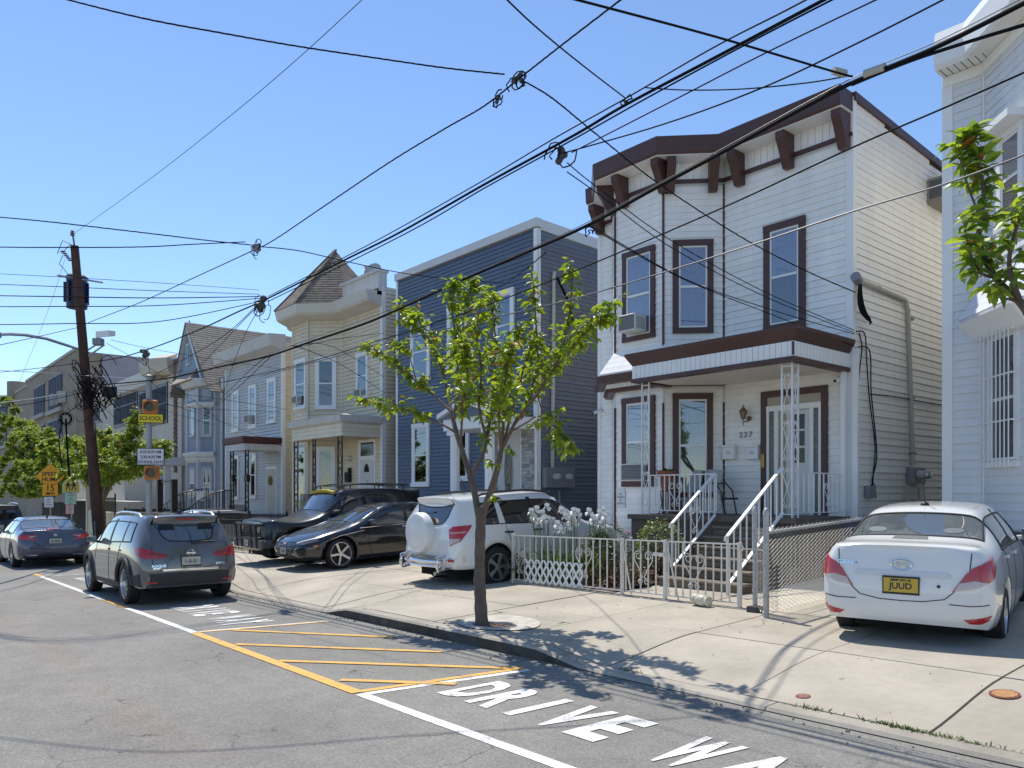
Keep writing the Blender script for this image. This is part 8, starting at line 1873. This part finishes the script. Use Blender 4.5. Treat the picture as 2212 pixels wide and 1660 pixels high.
t = tag(MB().box(-.25, .25, -.24, .24, 0, .95).build('wheeled_bin', M('red_bin', (.28, .02, .04), .5), bevel=.03), 'red bin behind the chain-link fence beside the white sedan', 'bin'); t.location = (-5.35, 12.75, .42)
# ---- things on the porch
TC = M('terracotta', (.30, .10, .05), .75, var=.15, vs=12)
q = at(1441, 1022, Y=11.95); t = thing('potted_plant', 'terracotta flower pot with a small plant on a wrought stand on the porch', 'flower pot', (q.x, 11.95, fl), world=True)
mb = MB(); mb.lathe([(.10, .45), (.155, .70), (.155, .72), (.19, .72), (.195, .83), (.17, .83), (.16, .78)], (q.x, 11.95, fl), n=20); mb.build('pot', TC, t, smooth=True)
mb = MB()
for k in range(4): a = k * 1.571 + .4; mb.tube([(q.x + .13 * math.cos(a), 11.95 + .13 * math.sin(a), fl + .45), (q.x + .10 * math.cos(a), 11.95 + .10 * math.sin(a), fl + .2), (q.x + .16 * math.cos(a), 11.95 + .16 * math.sin(a), fl)], .012, 5)
mb.lathe([(.15, .43), (.15, .45)], (q.x, 11.95, fl), n=14); mb.build('stand', M('rust_brown_iron', (.10, .05, .035), .7), t)
mb = MB(); rs = random.Random(3); v, f = leaf_mesh(ROSE, .10, .04)
for i in range(60): add_leaf(mb, leaf_matrix(Vector((q.x + rs.gauss(0, .07), 11.95 + rs.gauss(0, .07), fl + .82)), Vector((rs.gauss(0, 1), rs.gauss(0, 1), rs.uniform(.1, 1))), rs), v, f)
mb.build('foliage', ROSE, t)['kind'] = 'stuff'
GCH = M('grey_plastic_chair', (.36, .36, .35), .5)
for px, Y, lab in ((1525, 12.35, 'pale grey plastic chair on the porch, nearer the steps'), (1482, 12.45, 'pale grey plastic chair on the porch under the curtained window')):
    q = at(px, 1060, Y=Y); t = thing('porch_chair', lab, 'chair', (q.x, Y, fl), world=True); c = Vector((q.x, Y, fl)); mb = MB()
    mb.prism([c + Vector((-.22, -.22, .42)), c + Vector((.22, -.22, .42)), c + Vector((.2, .2, .40)), c + Vector((-.2, .2, .40))], [c + Vector((-.22, -.22, .45)), c + Vector((.22, -.22, .45)), c + Vector((.2, .2, .43)), c + Vector((-.2, .2, .43))]); mb.build('seat', GCH, t)
    mb = MB(); mb.prism([c + Vector((-.2, .17, .43)), c + Vector((.2, .17, .43)), c + Vector((.17, .30, .86)), c + Vector((-.17, .30, .86))], [c + Vector((-.2, .20, .43)), c + Vector((.2, .20, .43)), c + Vector((.17, .33, .86)), c + Vector((-.17, .33, .86))]); mb.build('backrest', GCH, t)
    for sx_ in (-1, 1):
        for sy in (-1, 1): MB().tube([c + Vector((sx_ * .19, sy * .18, .42)), c + Vector((sx_ * .23, sy * .23, 0))], .016, 6).build('leg', GCH, t)
q = at(1462, 1080, Y=12.2); t = thing('flower_ornament', 'dried red flower arrangement in a wire holder low on the porch', 'ornament', (q.x, 12.2, fl), world=True); mb = MB(); rs = random.Random(6); v, f = leaf_mesh(RED, .08, .04)
for i in range(70): add_leaf(mb, leaf_matrix(Vector((q.x + rs.gauss(0, .08), 12.2 + rs.gauss(0, .08), fl + .30 + rs.gauss(0, .1))), Vector((rs.gauss(0, 1), rs.gauss(0, 1), rs.gauss(.3, .6))), rs), v, f)
mb.build('flower_head', leafmat('dried_red', (.25, .06, .04), (.12, .06, .03)), t)['kind'] = 'stuff'; mb = MB(); mb.lathe([(.12, 0), (.10, .22), (.13, .26)], (q.x, 12.2, fl), n=12); mb.build('holder', M('rust_brown_iron', (.1, .05, .03)), t)
q = at(1560, 1065, Y=12.5); t = thing('folded_trolley', 'folded dark metal walking trolley leaning on the porch wall beside the chairs', 'trolley', (q.x, 12.5, fl), world=True)
for dx in (0, .25): MB().tube([(q.x + dx, 12.6, fl), (q.x + dx - .06, 12.55, fl + .45), (q.x + dx - .18, 12.5, fl + .60), (q.x + dx - .35, 12.5, fl + .58)], .014, 6).build('frame_tube', BLACKI, t)
MB().box(q.x - .02, q.x + .27, 12.50, 12.62, fl + .28, fl + .32).build('shelf', BLACKI, t)
# ---- small things on the ground
def cover(name, label, px, py, r, mat, cat):
    q = at(px, py, Z=.3); q = at(px, py, Z=walk_z(q.x, q.y)); t = thing(name, label, cat, (q.x, q.y, walk_z(q.x, q.y)), world=True); z = walk_z(q.x, q.y); sl = .045
    vs = lambda rr, dz: [(q.x + rr * math.cos(i * .314), q.y + rr * math.sin(i * .314), walk_z(q.x + rr * math.cos(i * .314), q.y + rr * math.sin(i * .314)) + dz) for i in range(20)]
    MB().prism(vs(r, .0), vs(r, .007)).build('ring', M('rust_ring', (.20, .07, .045), .8, var=.3, vs=40), t); MB().prism(vs(r * .82, .004), vs(r * .82, .010)).build('lid', mat, t)
cover('water_valve_cover', 'round orange-painted valve cover in the sidewalk near the right edge', 2170, 1520, .105, M('orange_lid', (.46, .24, .10), .8, var=.45, vs=60, bump=.4), 'valve cover')
cover('water_valve_cover', 'small cracked red valve cover in the sidewalk near the kerb', 1735, 1512, .06, M('red_lid', (.30, .14, .11), .85, var=.35, vs=50), 'valve cover')
rs = random.Random(31); mb = MB(); v, f = leaf_mesh(LG, .045, .012)
for i in range(420):
    k = rs.choice((-2.55, -2.35, -2.2, -1.95, -3.1, -5.0, -1.5, -2.5)); x = k + rs.gauss(0, .10); y = KY + .197 + rs.gauss(0, .012); add_leaf(mb, leaf_matrix(Vector((x, y, walk_z(x, y) - .004)), Vector((rs.gauss(0, .8), rs.gauss(0, .8), 1)), rs, rs.uniform(.4, 1.2)), v, f)
o = mb.build('joint_weeds', leafmat('weed_green', (.06, .11, .03), (.13, .16, .06), .5, .2)); o['kind'] = 'stuff'
mb = MB()
for i in range(160):
    x, y = rs.uniform(-15, 0), KY - abs(rs.gauss(0, .10)) - .02; s = rs.uniform(.004, .014); mb.lathe([(s, 0), (s * .6, s)], (x, y, road_z(x) + .002), n=5)
for i in range(120):
    x, y = rs.uniform(-14, 0), rs.uniform(5.8, 8.7); s = rs.uniform(.004, .011); mb.lathe([(s, 0), (s * .6, s * .6)], (x, y, walk_z(x, y) + .001), n=5)
o = mb.build('gutter_grit', M('grit', (.22, .19, .15), .9, var=.5, vs=80)); o['kind'] = 'stuff'
